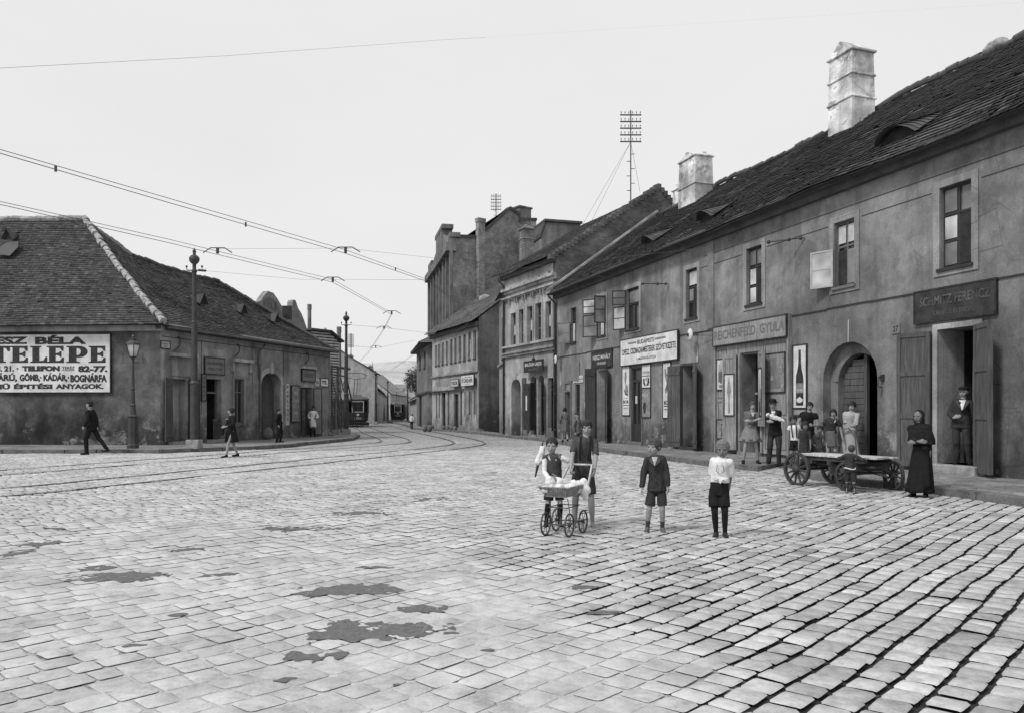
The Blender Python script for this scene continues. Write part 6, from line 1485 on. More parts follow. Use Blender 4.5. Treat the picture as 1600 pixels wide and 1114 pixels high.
# ---- gas lamp
def gas_lamp(base, h, label):
    o = thing('street_lamp', label, 'street lamp', base); b = V(base); mb = MB()
    mb.lathe(b, (0, 0, 1), [(0, .21), (.12, .21), (.16, .18), (1.1, .165), (1.16, .19), (1.22, .12), (1.5, .085), (1.56, .11), (1.62, .075), (2.1, .06), (2.15, .085), (2.2, .055), (h - .85, .045), (h - .82, .07), (h - .76, .05)], 8); mb.build('post', 'iron', o)
    mb = MB(); mb.tube([b + V((-.36, 0, h - .95)), b + V((.36, 0, h - .95))], .018); mb.tube([b + V((-.36, 0, h - .98)), b + V((-.36, 0, h - .6))], .012) ; mb.tube([b + V((.36, 0, h - .98)), b + V((.36, 0, h - .6))], .012); mb.build('ladder_bar', 'iron', o)
    mb = MB(); c = b + V((0, 0, h - .74)); R0, R1 = .14, .25; hh = .42
    for k in range(6):
        a0 = math.pi * 2 * k / 6; a1 = math.pi * 2 * (k + 1) / 6
        mb.tube([c + V((R0 * math.cos(a0), R0 * math.sin(a0), 0)), c + V((R1 * math.cos(a0), R1 * math.sin(a0), hh))], .014, 5)
        for R_, zz in ((R0, 0), (R1, hh)): mb.tube([c + V((R_ * math.cos(a0), R_ * math.sin(a0), zz)), c + V((R_ * math.cos(a1), R_ * math.sin(a1), zz))], .014, 5)
    l = mb.build('lantern', 'iron', o); mb = MB(); mb.lathe(c, (0, 0, 1), [(0, R0 * .97), (hh, R1 * .97)], 6, x=(1, 0, 0)); mb.build('pane', 'glass_light', l)
    mb = MB(); mb.lathe(c + V((0, 0, hh)), (0, 0, 1), [(0, R1 * 1.08), (.06, R1 * 1.0), (.17, .10), (.22, .12), (.25, .05), (.30, .06), (.38, .005)], 6, x=(1, 0, 0)); mb.build('lamp_cap', 'iron', o)
    mb = MB(); mb.lathe(c - V((0, 0, .06)), (0, 0, 1), [(0, .05), (.06, .15)], 6, x=(1, 0, 0)); mb.build('lamp_base', 'iron', o)
gas_lamp((-13.72, 27.8, PAV), 4.05, 'old iron gas street lamp with six-sided lantern at the left corner')
b = at(525, 643, 44); b.z = PAV; mb = MB(); mb.tube([b, b + V((0, 0, 3.3))], .045); o = thing('signal_post', 'thin pale post at the far corner of the left house', 'post', b); mb.build('post', 'zinc', o); mb = MB(); mb.box(b + V((0, 0, .15)), (.4, .4, .3)); mb.build('base', 'stone', o)
# ---- telephone racks
def rack(base, h, arms, wd, label, stays=(), dz=.42, th=.035):
    o = thing('telegraph_mast', label, 'mast', base); b = V(base); mb = MB(); mb.tube([b, b + V((0, 0, h))], th, 6); mb.build('mast', 'iron', o)
    for k in range(arms):
        z = h - .25 - k * dz; a = MB(); a.box(b + V((0, 0, z)), (wd, .05, .06))
        for j in range(6): x = -wd / 2 + .06 + (wd - .12) * j / 5; a.cyl(b + V((x, 0, z)), b + V((x, 0, z + .12)), .012, n=5); a.ell(b + V((x, 0, z + .15)), (.03, .03, .045), n=6, m=4)
        a.build('crossarm', 'iron', o)
    mb = MB()
    for k in range(6): mb.box(b + V((.1 * (1 if k % 2 else -1), 0, h * .12 + k * h * .08)), (.24, .03, .03))
    mb.build('rungs', 'iron', o)
    for s in stays: mb = MB(); mb.tube([b + V((0, 0, h - arms * dz + .1)), V(s)], .008, 4); mb.build('stay_wire', 'wire', o)
    return o
m0 = at(985.5, 301, 41.5); top = at(985.5, 173, 41.5); rack(m0 - V((0, 0, .5)), top.z - m0.z + .5, 5, 1.15, 'tall telephone mast with five crossarms on the pale house roof', stays=(at(925, 345, 42.5), at(910, 352, 43), at(1000, 300, 43)), dz=.36)
m0 = at(775, 350, 72.5); top = at(775, 303, 72.5); rack(m0, top.z - m0.z, 5, 1.0, 'small telephone mast with crossarms on the factory roof', dz=.32, th=.04)
m0 = at(548.5, 600, 98); top = at(548.5, 521, 98); rack(m0, top.z - m0.z, 7, .75, 'distant telephone rack behind the second tram pole', dz=.25, th=.05)
# ---- overhead line
def wire(name, pts, r, label, group=None, mat='wire', cat='wire'):
    mb = MB(); mb.tube(pts, r, 5); p = V(pts[0]); o = mb.build(name, mat, None, place=p); return tag(o, label, cat, group)
def zat(px, py, z=6.0): Y = F * (z - H) / (CY - py); return V(((px - CX) / F * Y, Y, z))
C1 = [zat(-1500, -300), zat(-500, 86), zat(-90, 213), zat(0, 240), zat(270, 319), zat(540, 396.5), zat(672, 442), zat(722, 480), zat(737, 497), zat(725, 513), zat(650, 552), zat(612, 578)]
C2 = [zat(-1400, 0), zat(-500, 203), zat(-60, 306), zat(0, 320), zat(260, 379), zat(520, 441.5), zat(612, 492), zat(600, 515), zat(577, 550), zat(555, 572)]
for C_, a, nm in ((C1, 'near', 'nearer tram contact wire crossing the left sky'), (C2, 'far', 'lower tram contact wire reaching the nearer tram')):
    wire('contact_wire', C_, .0085, nm); wire('messenger_wire', [p + V((0, 0, .085 + .02 * math.sin(k * 1.7))) for k, p in enumerate(C_)], .0075, 'support wire just above the ' + nm)
def hanger(p, label, u=V((1, 0, 0))):
    mb = MB(); mb.box(p + V((0, 0, .10)), (.07, .06, .17)); mb.tube([p - u * .42 + V((0, 0, .04)), p - u * .2 + V((0, 0, .18)), p + u * .2 + V((0, 0, .18)), p + u * .42 + V((0, 0, .04))], .016, 5)
    tag(mb.build('wire_hanger', 'iron', None, place=p), label, 'wire fitting', None)
hanger(C1[5], 'wire fitting on the nearer contact wire above the tram poles'); hanger(C2[5], 'wire fitting on the lower contact wire, left of centre'); hanger(zat(340, 397.5), 'wire fitting right beside the near tram pole'); hanger(C2[6], 'wire fitting where the lower wire bends back to the street')
hanger(zat(600, 515), 'wire fitting right below the bend of the lower wire'); hanger(zat(587, 544), 'wire fitting farthest down the street')
for k, p in enumerate((zat(87, 268), zat(384, 354), zat(618, 423))): mb = MB(); mb.box(p + V((0, 0, .045)), (.035, .035, .11)); tag(mb.build('wire_clip', 'iron', None, place=p), ('leftmost', 'middle', 'rightmost')[k] + ' small clip on the nearer contact wire', 'wire clip')
ins = lambda p, d: None
tip = P1 + V((0, 0, 6.45)); 
wire('span_wire', [tip, at(470, 437, 27), C2[5] + V((0, 0, .1)), C1[6] + V((0, 0, .1)), w2b.P(1, 7.9, .0)], .0045, 'thin span wire from the near tram pole over the square', None)
mb = MB()
for t in (.05, .075, .10): mb.ell(tip.lerp(at(470, 437, 27), t * 1.0), (.07, .05, .045), n=8, m=6)
tag(mb.build('insulator', 'iron', None, place=tip), 'row of dark insulators on the span wire by the near pole', 'insulator')
h1 = w.P(w.s_of(1045), w.z_of(1045, 444), .02); h2 = w.P(w.s_of(1258), w.z_of(1258, 372), .02)
wire('span_wire', [zat(340, 397.5) + V((0, 0, .15)), C1[5] + V((0, 0, .15)), h1], .0035, 'thin span wire ending on the long grey house', None)
wire('span_wire', [C1[6] + V((0, 0, .15)), h2 + V((-.8, -.2, -.1)), h2], .0035, 'thin span wire from the wire bend to the hook above the arched gate', None)
for h_, lab in ((h1, 'iron wall hook with insulator left of the fourth upper window'), (h2, 'iron wall hook with white insulator high above the bottle poster')):
    mb = MB(); d_ = (C1[6] - h_).normalized(); mb.tube([h_ - w.n * .0, h_ + d_ * .3, h_ + d_ * .95], .018, 6); mb.ell(h_ + d_ * .4, .05); mb.ell(h_ + d_ * .95, .055); mb.ell(h_ + d_ * .1, .05); tag(mb.build('wall_hook', 'iron', None, place=h_), lab, 'wall hook')
tp2 = P2 + V((0, 0, 6.4)); wire('span_wire', [tp2, zat(600, 515) + V((0, 0, .1)), at(672, 521, 62)], .007, 'upper span wire from the second tram pole to the right row'); wire('span_wire', [P2 + V((0, 0, 5.2)), zat(587, 544), at(648, 532, 72)], .007, 'lower span wire from the second tram pole to the right row')
wire('telephone_wire', [at(-1100, 165, 9), at(-60, 111, 16), at(0, 107, 17), at(350, 88, 24), at(690, 63, 34), at(760, 59, 36)], .004, 'single faint telephone wire high in the left sky')
wire('telephone_wire', [at(760, 59, 36), at(985, 44, 44), at(1750, -5, 60)], .0013, 'faint upper-right end of the telephone wire, hardly visible over the roofs')
# ---- trams
def tram(name, label, loc, rot):
    o = thing(name, label, 'tram', loc, rot, None); hw, L = 1.06, 9.0
    def ringpts(z, f=1.0, rf=.55): return [(-hw * f, L), (-hw * f, rf), (-hw * f * .86, .16), (-hw * f * .55, 0), (hw * f * .55, 0), (hw * f * .86, .16), (hw * f, rf), (hw * f, L)]
    def skin(mb, z0, z1, f0=1, f1=1):
        a, b = ringpts(0, f0), ringpts(0, f1); n = len(a)
        mb.add([(x, y, z0) for x, y in a] + [(x, y, z1) for x, y in b], [(i, (i + 1) % n, n + (i + 1) % n, n + i) for i in range(n)])
    mb = MB(True); skin(mb, .55, 1.35, .93, 1.0); skin(mb, 1.35, 1.42, 1.02, 1.02); skin(mb, 2.42, 2.62); n = 8
    mb.add([(x, y, .55) for x, y in ringpts(0, .93)], [tuple(range(n))])
    for x in (-hw + .04, hw - .04):
        for k in range(8): mb.box((x, .6 + k * 1.18, 1.9), (.08, .12, 1.06))
    for x in (-.56, .56): mb.box((x, .03, 1.9), (.09, .07, 1.06))
    for x in (-.90, .90): mb.box((x, .22, 1.9), (.08, .08, 1.06))
    mb.box((0, L - .03, 1.9), (2 * hw, .06, 1.1)); mb.box((0, 1.6, 1.9), (2 * hw - .1, .04, 1.06)); mb.build('body', 'tram_dark', o)
    mb = MB(True); mb.box((0, .03, 1.9), (1.16, .03, 1.02)); 
    fr = MB(True)
    for x in (-.52, .52): fr.box((x, -.02, 1.9), (.07, .03, 1.06))
    for z in (1.42, 2.40): fr.box((0, -.02, z), (1.1, .03, .07))
    f_ = fr.build('windscreen_frame', 'white_dull', o); mb.build('windscreen', 'dark', o)
    mb = MB(True)
    for k in range(7):
        for x in (-hw + .03, hw - .03): mb.box((x, 1.19 + k * 1.18, 1.9), (.02, 1.02, .98))
    mb.build('side_windows', 'glass_mid', o)
    mb = MB(True); P_ = ringpts(0, 1.06); 
    prof = ((2.60, 1.05), (2.68, 1.05), (2.82, .92), (2.90, .6))
    for (z0, f0), (z1, f1) in zip(prof, prof[1:]): skin(mb, z0, z1, f0, f1)
    mb.add([(x, y, 2.90) for x, y in ringpts(0, .6)], [tuple(range(8))]); mb.add([(x, y, 2.60) for x, y in ringpts(0, 1.05)], [tuple(range(8))]); mb.box((0, L / 2, 2.98), (.9, L - 1.6, .16)); mb.build('roof', 'tram_light', o)
    mb = MB(True); mb.lathe((0, .0, 1.15), (0, -1, 0), [(0, .11), (.08, .12), (.10, .09)], 14); h = mb.build('headlight', 'white', o)
    mb = MB(True); mb.box((0, -.02, .82), (.7, .02, .2)); mb.build('number_plate', 'poster_mid', o)
    mb = MB(True); mb.box((0, -.12, .42), (1.9, .25, .10)); mb.box((0, -.05, .28), (2.1, .1, .26)); mb.box((0, L / 2, .42), (1.7, L - 1, .2)); mb.box((-.85, .3, .36), (.36, .9, .08)); mb.box((.85, .3, .36), (.36, .9, .08)); mb.build('fender', 'iron', o)
    for y in (3.2, 5.8):
        for x in (-.72, .72): mb = MB(True); mb.lathe((x - .04, y, .36), (1, 0, 0), [(0, .36), (.08, .36)], 16); mb.build('wheel', 'iron', o)
    mb = MB(True); mb.tube([(-.15, 4, 3.05), (-.12, 2.6, 4.6), (-.85, 2.45, 4.75), (-1.0, 2.4, 5.0)], .03); mb.tube([(.15, 4, 3.05), (.12, 2.6, 4.6), (.85, 2.45, 4.75), (1.0, 2.4, 5.0)], .03); mb.tube([(-.95, 2.4, 5.0), (-.6, 2.4, 5.18), (.6, 2.4, 5.18), (.95, 2.4, 5.0)], .03); mb.tube([(-.12, 2.6, 4.6), (.12, 2.6, 4.6)], .025); mb.build('bow_collector', 'iron', o)
    return o
t1c = V((-14.55, 72.5, .02)); t1 = tram('tram', 'dark tram with white-framed windscreen leaving the street on the left track', t1c, math.atan2(3.4, 12.5))
def dup(root_, loc, rz, label):
    r = root_.copy(); COL.objects.link(r); r.location = loc; r.rotation_euler = (0, 0, rz); r['label'] = label
    for ch in [c for c in COL.objects if c.parent == root_]:
        c = ch.copy(); COL.objects.link(c); c.parent = r
        for g2 in [x for x in COL.objects if x.parent == ch]: d = g2.copy(); COL.objects.link(d); d.parent = c
    return r
t2 = dup(t1, at(621.5, 643, 122).xy.to_3d() + V((0, 0, .02)), math.atan2(4.2, 24), 'smaller looking far tram coming down the middle of the street')
t1['group'] = t2['group'] = 'trams on the street'
# ---- tree and shrubs at the bend
def tree(px, Y, h, R_, label, seed, nl=2600, ls=.30):
    q = random.Random(seed); b = at(px, 643, Y); b.z = 0; o = thing('tree', label, 'tree', b); mb = MB(); tips = []
    mb.tube([b, b + V((.1, 0, h * .25)), b + V((-.1, .1, h * .5))], .22, 7)
    for k in range(9):
        a = q.uniform(0, 6.28); z = h * q.uniform(.3, .5); e = b + V((math.cos(a) * R_ * q.uniform(.3, .7), math.sin(a) * R_ * q.uniform(.3, .7), h * q.uniform(.55, .9))); mb.tube([b + V((0, 0, z)), (b + V((0, 0, z))).lerp(e, .5) + V((0, 0, .2)), e], .07, 5); tips.append(e)
    mb.build('trunk', 'bark', o); cl = [(t + V((q.uniform(-.6, .6), q.uniform(-.6, .6), q.uniform(-.4, .6))), q.uniform(.5, 1.1) * R_ * .42) for t in tips for _ in range(3)]; mb = MB()
    for k in range(nl):
        c, r = cl[q.randrange(len(cl))]; d = V((q.gauss(0, 1), q.gauss(0, 1), q.gauss(0, 1))).normalized() * r * (q.random() ** .4); p = c + d; n_ = V((q.gauss(0, 1), q.gauss(0, 1), q.gauss(0, 1))).normalized(); x, y = mb.frame(n_); s = ls * q.uniform(.5, 1.1); mb.add([p - x * s * .5, p + y * s * .3, p + x * s * .5, p - y * s * .3], [(0, 1, 2, 3)])
    mb.build('crown', 'leaf', o); return o
tree(655, 88, 7.4, 2.2, 'dense dark tree leaning out behind the corner house at the bend', 3); tree(662, 104, 8.6, 2.6, 'second tree deeper behind the corner house', 8)
# ================================================================= people
def remesh(mb, name, mat, parent, vox, smooth=6, amp=0.0, scale=9.0, fac=.6):
    me = bpy.data.meshes.new('tmp'); me.from_pydata([tuple(v) for v in mb.v], [], mb.f); me.update()
    t = bpy.data.objects.new('tmp', me); COL.objects.link(t)
    m = t.modifiers.new('r', 'REMESH'); m.mode = 'VOXEL'; m.voxel_size = vox; m.adaptivity = 0
    if smooth: s = t.modifiers.new('s', 'SMOOTH'); s.iterations = smooth; s.factor = fac
    bpy.context.view_layer.update(); dg = bpy.context.evaluated_depsgraph_get()
    out = bpy.data.meshes.new_from_object(t.evaluated_get(dg)); bpy.data.objects.remove(t); bpy.data.meshes.remove(me)
    if amp:
        nr = [v.normal.copy() for v in out.vertices]
        for v, n in zip(out.vertices, nr):
            c = v.co; k = mnoise.noise(V((c.x * scale * 1.2, c.y * scale * 1.2, c.z * scale * .55))) + .5 * mnoise.noise(V((c.x * scale * 2.6, c.y * scale * 2.6, c.z * scale * 1.1 + 5)))
            v.co = c + n * amp * k
    out.name = name; out.materials.clear(); out.materials.append(M[mat]); out.polygons.foreach_set('use_smooth', [True] * len(out.polygons))
    return ob(name, out, parent)
def ik(a, b, l1, l2, hint):
    d = b - a; L = min(d.length, (l1 + l2) * .995); d = d.normalized(); b2 = a + d * L
    x = (l1 * l1 - l2 * l2 + L * L) / (2 * L); h = math.sqrt(max(0, l1 * l1 - x * x)); hn = (V(hint) - d * V(hint).dot(d)).normalized()
    return a + d * x + hn * h, b2
def hand(mb, wr, d, palm, side_, s, curl=.5, fingers=True):
    """wr wrist, d forearm direction, palm normal, side_ thumb direction, s hand length"""
    d = V(d).normalized(); lat = V(side_) - d * V(side_).dot(d); lat = lat.normalized() if lat.length > 1e-4 else mb.frame(d)[0]; palm = d.cross(lat).normalized() * (1 if V(palm).dot(d.cross(lat)) > 0 else -1)
    rot = Matrix((lat, d, palm)).transposed().to_3x3()
    mb.ell(wr + d * s * .26, (s * .215, s * .30, s * .11), rot)
    if not fingers: mb.ell(wr + d * s * .62 + palm * s * .08, (s * .18, s * .28, s * .09), rot); mb.cap(wr + d * s * .2 + lat * s * .14, wr + d * s * .45 + lat * s * .26, s * .07, s * .05, 6); return
    for k in range(4):
        o = lat * s * (.165 - .11 * k); ln = s * (.44, .5, .47, .36)[k]; r = s * (.054, .056, .054, .048)[k]
        p0 = wr + d * s * .46 + o; c1 = curl * .8; d1 = d * math.cos(c1) + palm * math.sin(c1); p1 = p0 + d1 * ln * .48
        d2 = d * math.cos(c1 * 2.2) + palm * math.sin(c1 * 2.2); p2 = p1 + d2 * ln * .5; mb.cap(p0 - d * s * .08, p1, r * 1.1, r, 7); mb.cap(p1, p2, r, r * .82, 7)
    t0 = wr + d * s * .14 + lat * s * .14; t1 = t0 + (d * .75 + lat * .6 + palm * .25).normalized() * s * .26; t2 = t1 + (d + palm * .5).normalized() * s * .22; mb.cap(t0, t1, s * .075, s * .062, 7); mb.cap(t1, t2, s * .06, s * .05, 7)

def person(label, loc, rot, Ht, child=False, vox=.008, handL=None, handR=None, footL=None, footR=None, yaw=0., tilt=0., top=None, bottom=None, shoes='c_black', socks=None, hair=('short', 'hair_dark'),
           skin='skin', fat=1.0, lean=0., group=None, straps=None, collar=None, bulk=1.0, curl=.5, hip_h=None, apron=None, fine=True, extra=None, nogroup=False, hLd=None, hRd=None, cat='person', crouch=None):
    """local frame: figure faces -Y, +X is its left side (right in the picture when it faces the camera)"""
    o = thing('person', label, cat, loc, rot, group); H_ = Ht
    hh = H_ * (.172 if child else .135); chin = H_ - hh; sz = chin - H_ * (.037 if child else .053); sw = H_ * (.084 if child else .091) * (1 + (fat - 1) * .5)
    hz = H_ * (.47 if child else .52); hw = H_ * .048; L1, L2 = (hz - H_ * .04) * .52, (hz - H_ * .04) * .50; A1, A2 = H_ * .165, H_ * .145; hs = H_ * (.095 if child else .10)
    lv = V((0, -math.sin(lean), math.cos(lean)))
    q = random.Random(sum(map(ord, label)) * 7 + len(label)); sg_ = q.choice((-1, 1)); hipc = V((sg_ * H_ * .016, 0, hz)) if crouch is None else V(crouch); shd = sg_ * q.uniform(.004, .011) * H_; swx = -sg_ * H_ * q.uniform(.004, .012)
    if not yaw: yaw = q.uniform(-.28, .28)
    if not tilt: tilt = q.uniform(-.05, .12)
    def up_(z): return hipc + lv * (z - hz) + V((swx * max(0, (z - hz)) / (sz - hz) - sg_ * H_ * .016 * max(0, (z - hz)) / (sz - hz), 0, 0))
    S = {k: up_(sz - H_ * .010) + V((k * sw, k * shd * .8, k * shd)) for k in (-1, 1)}; HP = {k: hipc + V((k * hw, 0, 0)) for k in (-1, 1)}
    foot = {1: V(footL or (hw * 1.25, 0, 0)), -1: V(footR or (-hw * 1.25, 0, 0))}; ank = {k: foot[k] + V((0, .01, H_ * .045)) for k in foot}
    hd = {1: V(handL) if handL else V((sw * 1.35, -.045 * H_, hz - H_ * .005)), -1: V(handR) if handR else V((-sw * 1.35, -.02 * H_, hz - H_ * .02))}
    EL, WR, KN = {}, {}, {}
    for k in (-1, 1):
        EL[k], WR[k] = ik(S[k], hd[k], A1, A2, (k * .6, .8, -.3)); KN[k], ank[k] = ik(HP[k], ank[k], L1, L2, (k * .08, -1, 0))
    f = fat; rA = H_ * .027 * f; rF = H_ * .021; rW = H_ * .015; rT = H_ * (.045 if child else .05) * f; rK = H_ * .031; rC = H_ * .031; rN = H_ * .018
    # ---- body skin
    mb = MB(True); hc = up_(chin + hh * .5); Rm = Matrix.Rotation(yaw, 3, 'Z') @ Matrix.Rotation(tilt, 3, 'X')
    hp = lambda x, y, z: hc + Rm @ V((x * hh, y * hh, z * hh))
    mb.ell(hp(0, .06, .08), (.365 * hh, .43 * hh, .42 * hh), Rm, 20, 14); mb.ell(hp(0, -.10, -.18), (.285 * hh, .29 * hh, .31 * hh), Rm, 16, 10); mb.ell(hp(0, -.20, -.38), (.14 * hh, .13 * hh, .10 * hh), Rm)
    mb.cap(hp(0, -.36, .02), hp(0, -.445, -.13), .035 * hh, .058 * hh, 8); mb.cap(hp(-.2, -.325, .08), hp(.2, -.325, .08), .045 * hh, .045 * hh, 8); mb.ell(hp(0, -.375, -.25), (.10 * hh, .045 * hh, .04 * hh), Rm)
    for k in (-1, 1): mb.ell(hp(k * .37, .06, -.02), (.035 * hh, .075 * hh, .11 * hh), Rm); mb.ell(hp(k * .19, -.24, -.12), (.11 * hh, .09 * hh, .10 * hh), Rm)
    mb.cap(up_(sz - H_ * .0), hc - V((0, -.02 * hh, hh * .30)), H_ * .034 * f ** .5, H_ * .031 * f ** .5, 12)
    cw = sw * .98; tz = H_ * .070 * f
    mb.cap(up_(sz - H_ * .03) - V((sw * .7, 0, 0)), up_(sz - H_ * .03) + V((sw * .7, 0, 0)), H_ * .026, H_ * .026)
    mb.lathe(up_(hz - H_ * .05), lv, [(0, cw * .5), (H_ * .03, cw * .9), (H_ * .08, cw * .92), (H_ * .14, cw * .82), ((sz - hz) * .75, cw * .93), (sz - hz + H_ * .02, cw * .9), (sz - hz + H_ * .06, cw * .6)], 18, sy=tz / cw * .85, x=(1, 0, 0))
    for k in (-1, 1): mb.cap(up_(sz + H_ * .008), S[k] + V((-k * H_ * .008, 0, -H_ * .004)), H_ * .024, H_ * .020)
    for k in (-1, 1):
        mb.cap(S[k] - V((k * H_ * .004, 0, H_ * .004)), EL[k], rA * 1.0, rF * 1.02); mb.cap(EL[k], WR[k], rF * 1.05, rW)
        fd = (WR[k] - EL[k]).normalized(); hdir = {1: hLd, -1: hRd}[k]; dd = V(hdir).normalized() if hdir else fd
        hand(mb, WR[k], dd, (-k, .3, 0) if not hdir else (-k * .6, .5, .2), (0, -1, .2) if abs(dd.z) > .6 else (0, 0, 1), hs, curl, fine)
        mb.cap(HP[k], KN[k], rT, rK); mb.cap(KN[k], KN[k].lerp(ank[k], .35), rK, rC); mb.cap(KN[k].lerp(ank[k], .35), ank[k], rC, rN)
        ft = V((k * .12, -1, 0)).normalized(); mb.cap(ank[k] + V((0, .012, -H_ * .012)), foot[k] + ft * H_ * .085 + V((0, 0, H_ * .014)), H_ * .021, H_ * .015)
        if not shoes:
            for j in range(5): p = foot[k] + ft * H_ * (.10 - .005 * j) + V((k * H_ * (.016 - .008 * (4 - j)) , 0, H_ * .009)); mb.cap(p, p + ft * H_ * .022, H_ * .0075, H_ * .006, 6)
    remesh(mb, 'body', skin, o, vox * (.72 if fine else 1.0), 3)
    # ---- face marks
    for k in (-1, 1):
        e = MB(True); e.ell(hp(k * .165, -.352, -.005), (.045 * hh, .018 * hh, .019 * hh), Rm, 8, 6); e.build('eye', 'eye', o, True)
        e = MB(True); e.cap(hp(k * .09, -.375, .075), hp(k * .25, -.335, .085), .010 * hh, .006 * hh, 6); e.build('eyebrow', hair[1] if hair[1] != 'hair_fair' else 'hair_mid', o, True)
    e = MB(True); e.cap(hp(-.085, -.405, -.255), hp(.085, -.405, -.255), .012 * hh, .012 * hh, 6); e.build('mouth', 'poster_dark', o, True)
    # ---- clothes
    if top:
        m_, slv, hemz = top[:3]; tb = top[3] if len(top) > 3 else 1.10
        mb = MB(True)
        for k in (-1, 1): mb.cap(up_(sz + H_ * .020), S[k] + V((-k * H_ * .006, 0, 0)), H_ * .033, H_ * .031)
        hem = hemz * H_; hl = sz - hem; lo_ = 1.12 if hemz < .5 else 1.0
        mb.lathe(up_(hem), lv, [(0, cw * lo_ * tb), (hl * .3, cw * .95 * tb * lo_ ** .5), (hl * .5, cw * (.93 if child else .88) * tb), (hl * .78, cw * .98 * tb), (hl * .96, cw * .92 * tb), (hl + H_ * .035, cw * .55)], 26, sy=tz / cw * .98, x=(1, 0, 0))
        if slv > 0:
            for k in (-1, 1):
                e1 = S[k].lerp(EL[k], min(1, slv)); mb.cap(S[k] + V((-k * H_ * .008, 0, 0)), S[k].lerp(e1, .7), rA * 1.28 * tb, rA * 1.22 * tb); mb.cyl(S[k].lerp(e1, .6), e1, rA * 1.22 * tb, rA * 1.25 * tb, 12)
                if slv > 1: mb.ell(EL[k], rA * 1.2 * tb); mb.cyl(EL[k], EL[k].lerp(WR[k], slv - 1), rA * 1.2 * tb, rW * 1.6 * tb, 12)
        remesh(mb, 'top' if slv < 1.5 else 'jacket', m_, o, vox, 4, H_ * .0095, 10 / H_ * 1.5)
    if bottom:
        kind, m_, zz = bottom[:3]
        mb = MB(True); wz = hz + H_ * .10
        bw_ = bottom[3] if (len(bottom) > 3 and kind != 'skirt') else 1.0
        mb.lathe(up_(hz - H_ * .055), lv, [(0, cw * .7), (H_ * .02, cw * 1.0 * bw_), (H_ * .08, cw * 1.0 * bw_), (H_ * .15, cw * .93 * bw_), (H_ * .175, cw * .92 * bw_)], 24, sy=tz / cw, x=(1, 0, 0))
        if kind in ('shorts', 'trousers'):
            for k in (-1, 1):
                ze = zz * H_
                if kind == 'shorts': t = min(1, (HP[k].z - ze) / max(.01, (HP[k].z - KN[k].z))); e1 = HP[k].lerp(KN[k], t) if HP[k].z > KN[k].z else KN[k]; mb.cap(HP[k], HP[k].lerp(e1, .5), rT * 1.12 * bw_, rT * 1.12 * bw_); mb.cyl(HP[k].lerp(e1, .3), e1, rT * 1.14 * bw_, rT * 1.16 * bw_, 16)
                else: mb.cap(HP[k], KN[k], rT * 1.12, rK * 1.36); mb.cyl(KN[k], ank[k] + V((0, 0, -H_ * .012)), rK * 1.34, rK * 1.16, 14)
            remesh(mb, kind, m_, o, vox, 3, H_ * .009, 9 / H_ * 1.5)
        else:
            fl_ = bottom[3] if len(bottom) > 3 else 1.5; ze = zz * H_; n = 12; N = 44; vs = []; fs = []; c0 = hipc
            mid = (foot[1] + foot[-1]) / 2
            for i in range(n + 1):
                t = i / n; z = wz + (ze - wz) * t; rx = cw * (.90 + .16 * min(1, t * 3.2)) + cw * (fl_ - 1.1) * max(0, t - .25) ; ry = tz * (1.0 + .2 * min(1, t * 3)) + cw * (fl_ - 1.1) * max(0, t - .25) * .8
                cx = hipc.x + (mid.x - hipc.x) * t; cy = hipc.y + (mid.y - hipc.y) * t
                for j in range(N):
                    a = 2 * math.pi * j / N; fo_ = 1 + .10 * t ** .7 * math.sin(a * 9 + 1.3 * math.sin(a * 2) + .5 * t) + .06 * t * math.sin(a * 4 + 2); vs.append(V((cx + rx * fo_ * math.cos(a), cy + ry * fo_ * math.sin(a), z + .01 * t * math.sin(a * 4))))
            for i in range(n):
                for j in range(N): j2 = (j + 1) % N; fs.append((i * N + j, i * N + j2, (i + 1) * N + j2, (i + 1) * N + j))
            fs.append(tuple(range(N))[::-1]); mb = MB(True); mb.add(vs, fs); sk = mb.build('skirt', m_, o, True); sm = sk.modifiers.new('t', 'SOLIDIFY'); sm.thickness = .008
            if apron:
                mb = MB(True); vs = []; fs = []; na = 10; nb = 9
                for i in range(na):
                    t = .04 + .86 * i / (na - 1); z = wz + (ze - wz) * t; rx = cw * (.92 + .16 * min(1, t * 3.2)) + cw * (fl_ - 1.1) * max(0, t - .25); ry = tz * (1.03 + .2 * min(1, t * 3)) + cw * (fl_ - 1.1) * max(0, t - .25) * .8
                    for j in range(nb): a = math.pi * (1.18 + .64 * j / (nb - 1)); vs.append(V((hipc.x + rx * 1.06 * math.cos(a), hipc.y + (ry * 1.05 + .012) * math.sin(a) - .006 * math.sin(a * 20), z)))
                for i in range(na - 1):
                    for j in range(nb - 1): fs.append((i * nb + j, i * nb + j + 1, (i + 1) * nb + j + 1, (i + 1) * nb + j))
                mb.add(vs, fs); ap_ = mb.build('apron', apron, o, True); sm = ap_.modifiers.new('t', 'SOLIDIFY'); sm.thickness = .006
    for k in (-1, 1):
        ft = V((k * .12, -1, 0)).normalized()
        if socks:
            mb = MB(True); zt = socks[1] * H_; t = min(1, max(.05, (zt - ank[k].z) / max(.01, KN[k].z - ank[k].z))); 
            if t < .65: mb.cap(ank[k] - V((0, 0, H_ * .02)), ank[k].lerp(KN[k], t), rN * 1.18, (rN + (rC - rN) * min(1, t / .65)) * 1.1)
            else: mb.cap(ank[k] - V((0, 0, H_ * .02)), ank[k].lerp(KN[k], .65), rN * 1.15, rC * 1.07); mb.cap(ank[k].lerp(KN[k], .65), ank[k].lerp(KN[k], t), rC * 1.07, rK * 1.08)
            if zt > KN[k].z + .01: mb.cap(KN[k], KN[k].lerp(HP[k], .45), rK * 1.08, rT * .96)
            remesh(mb, 'sock', socks[0], o, vox, 2)
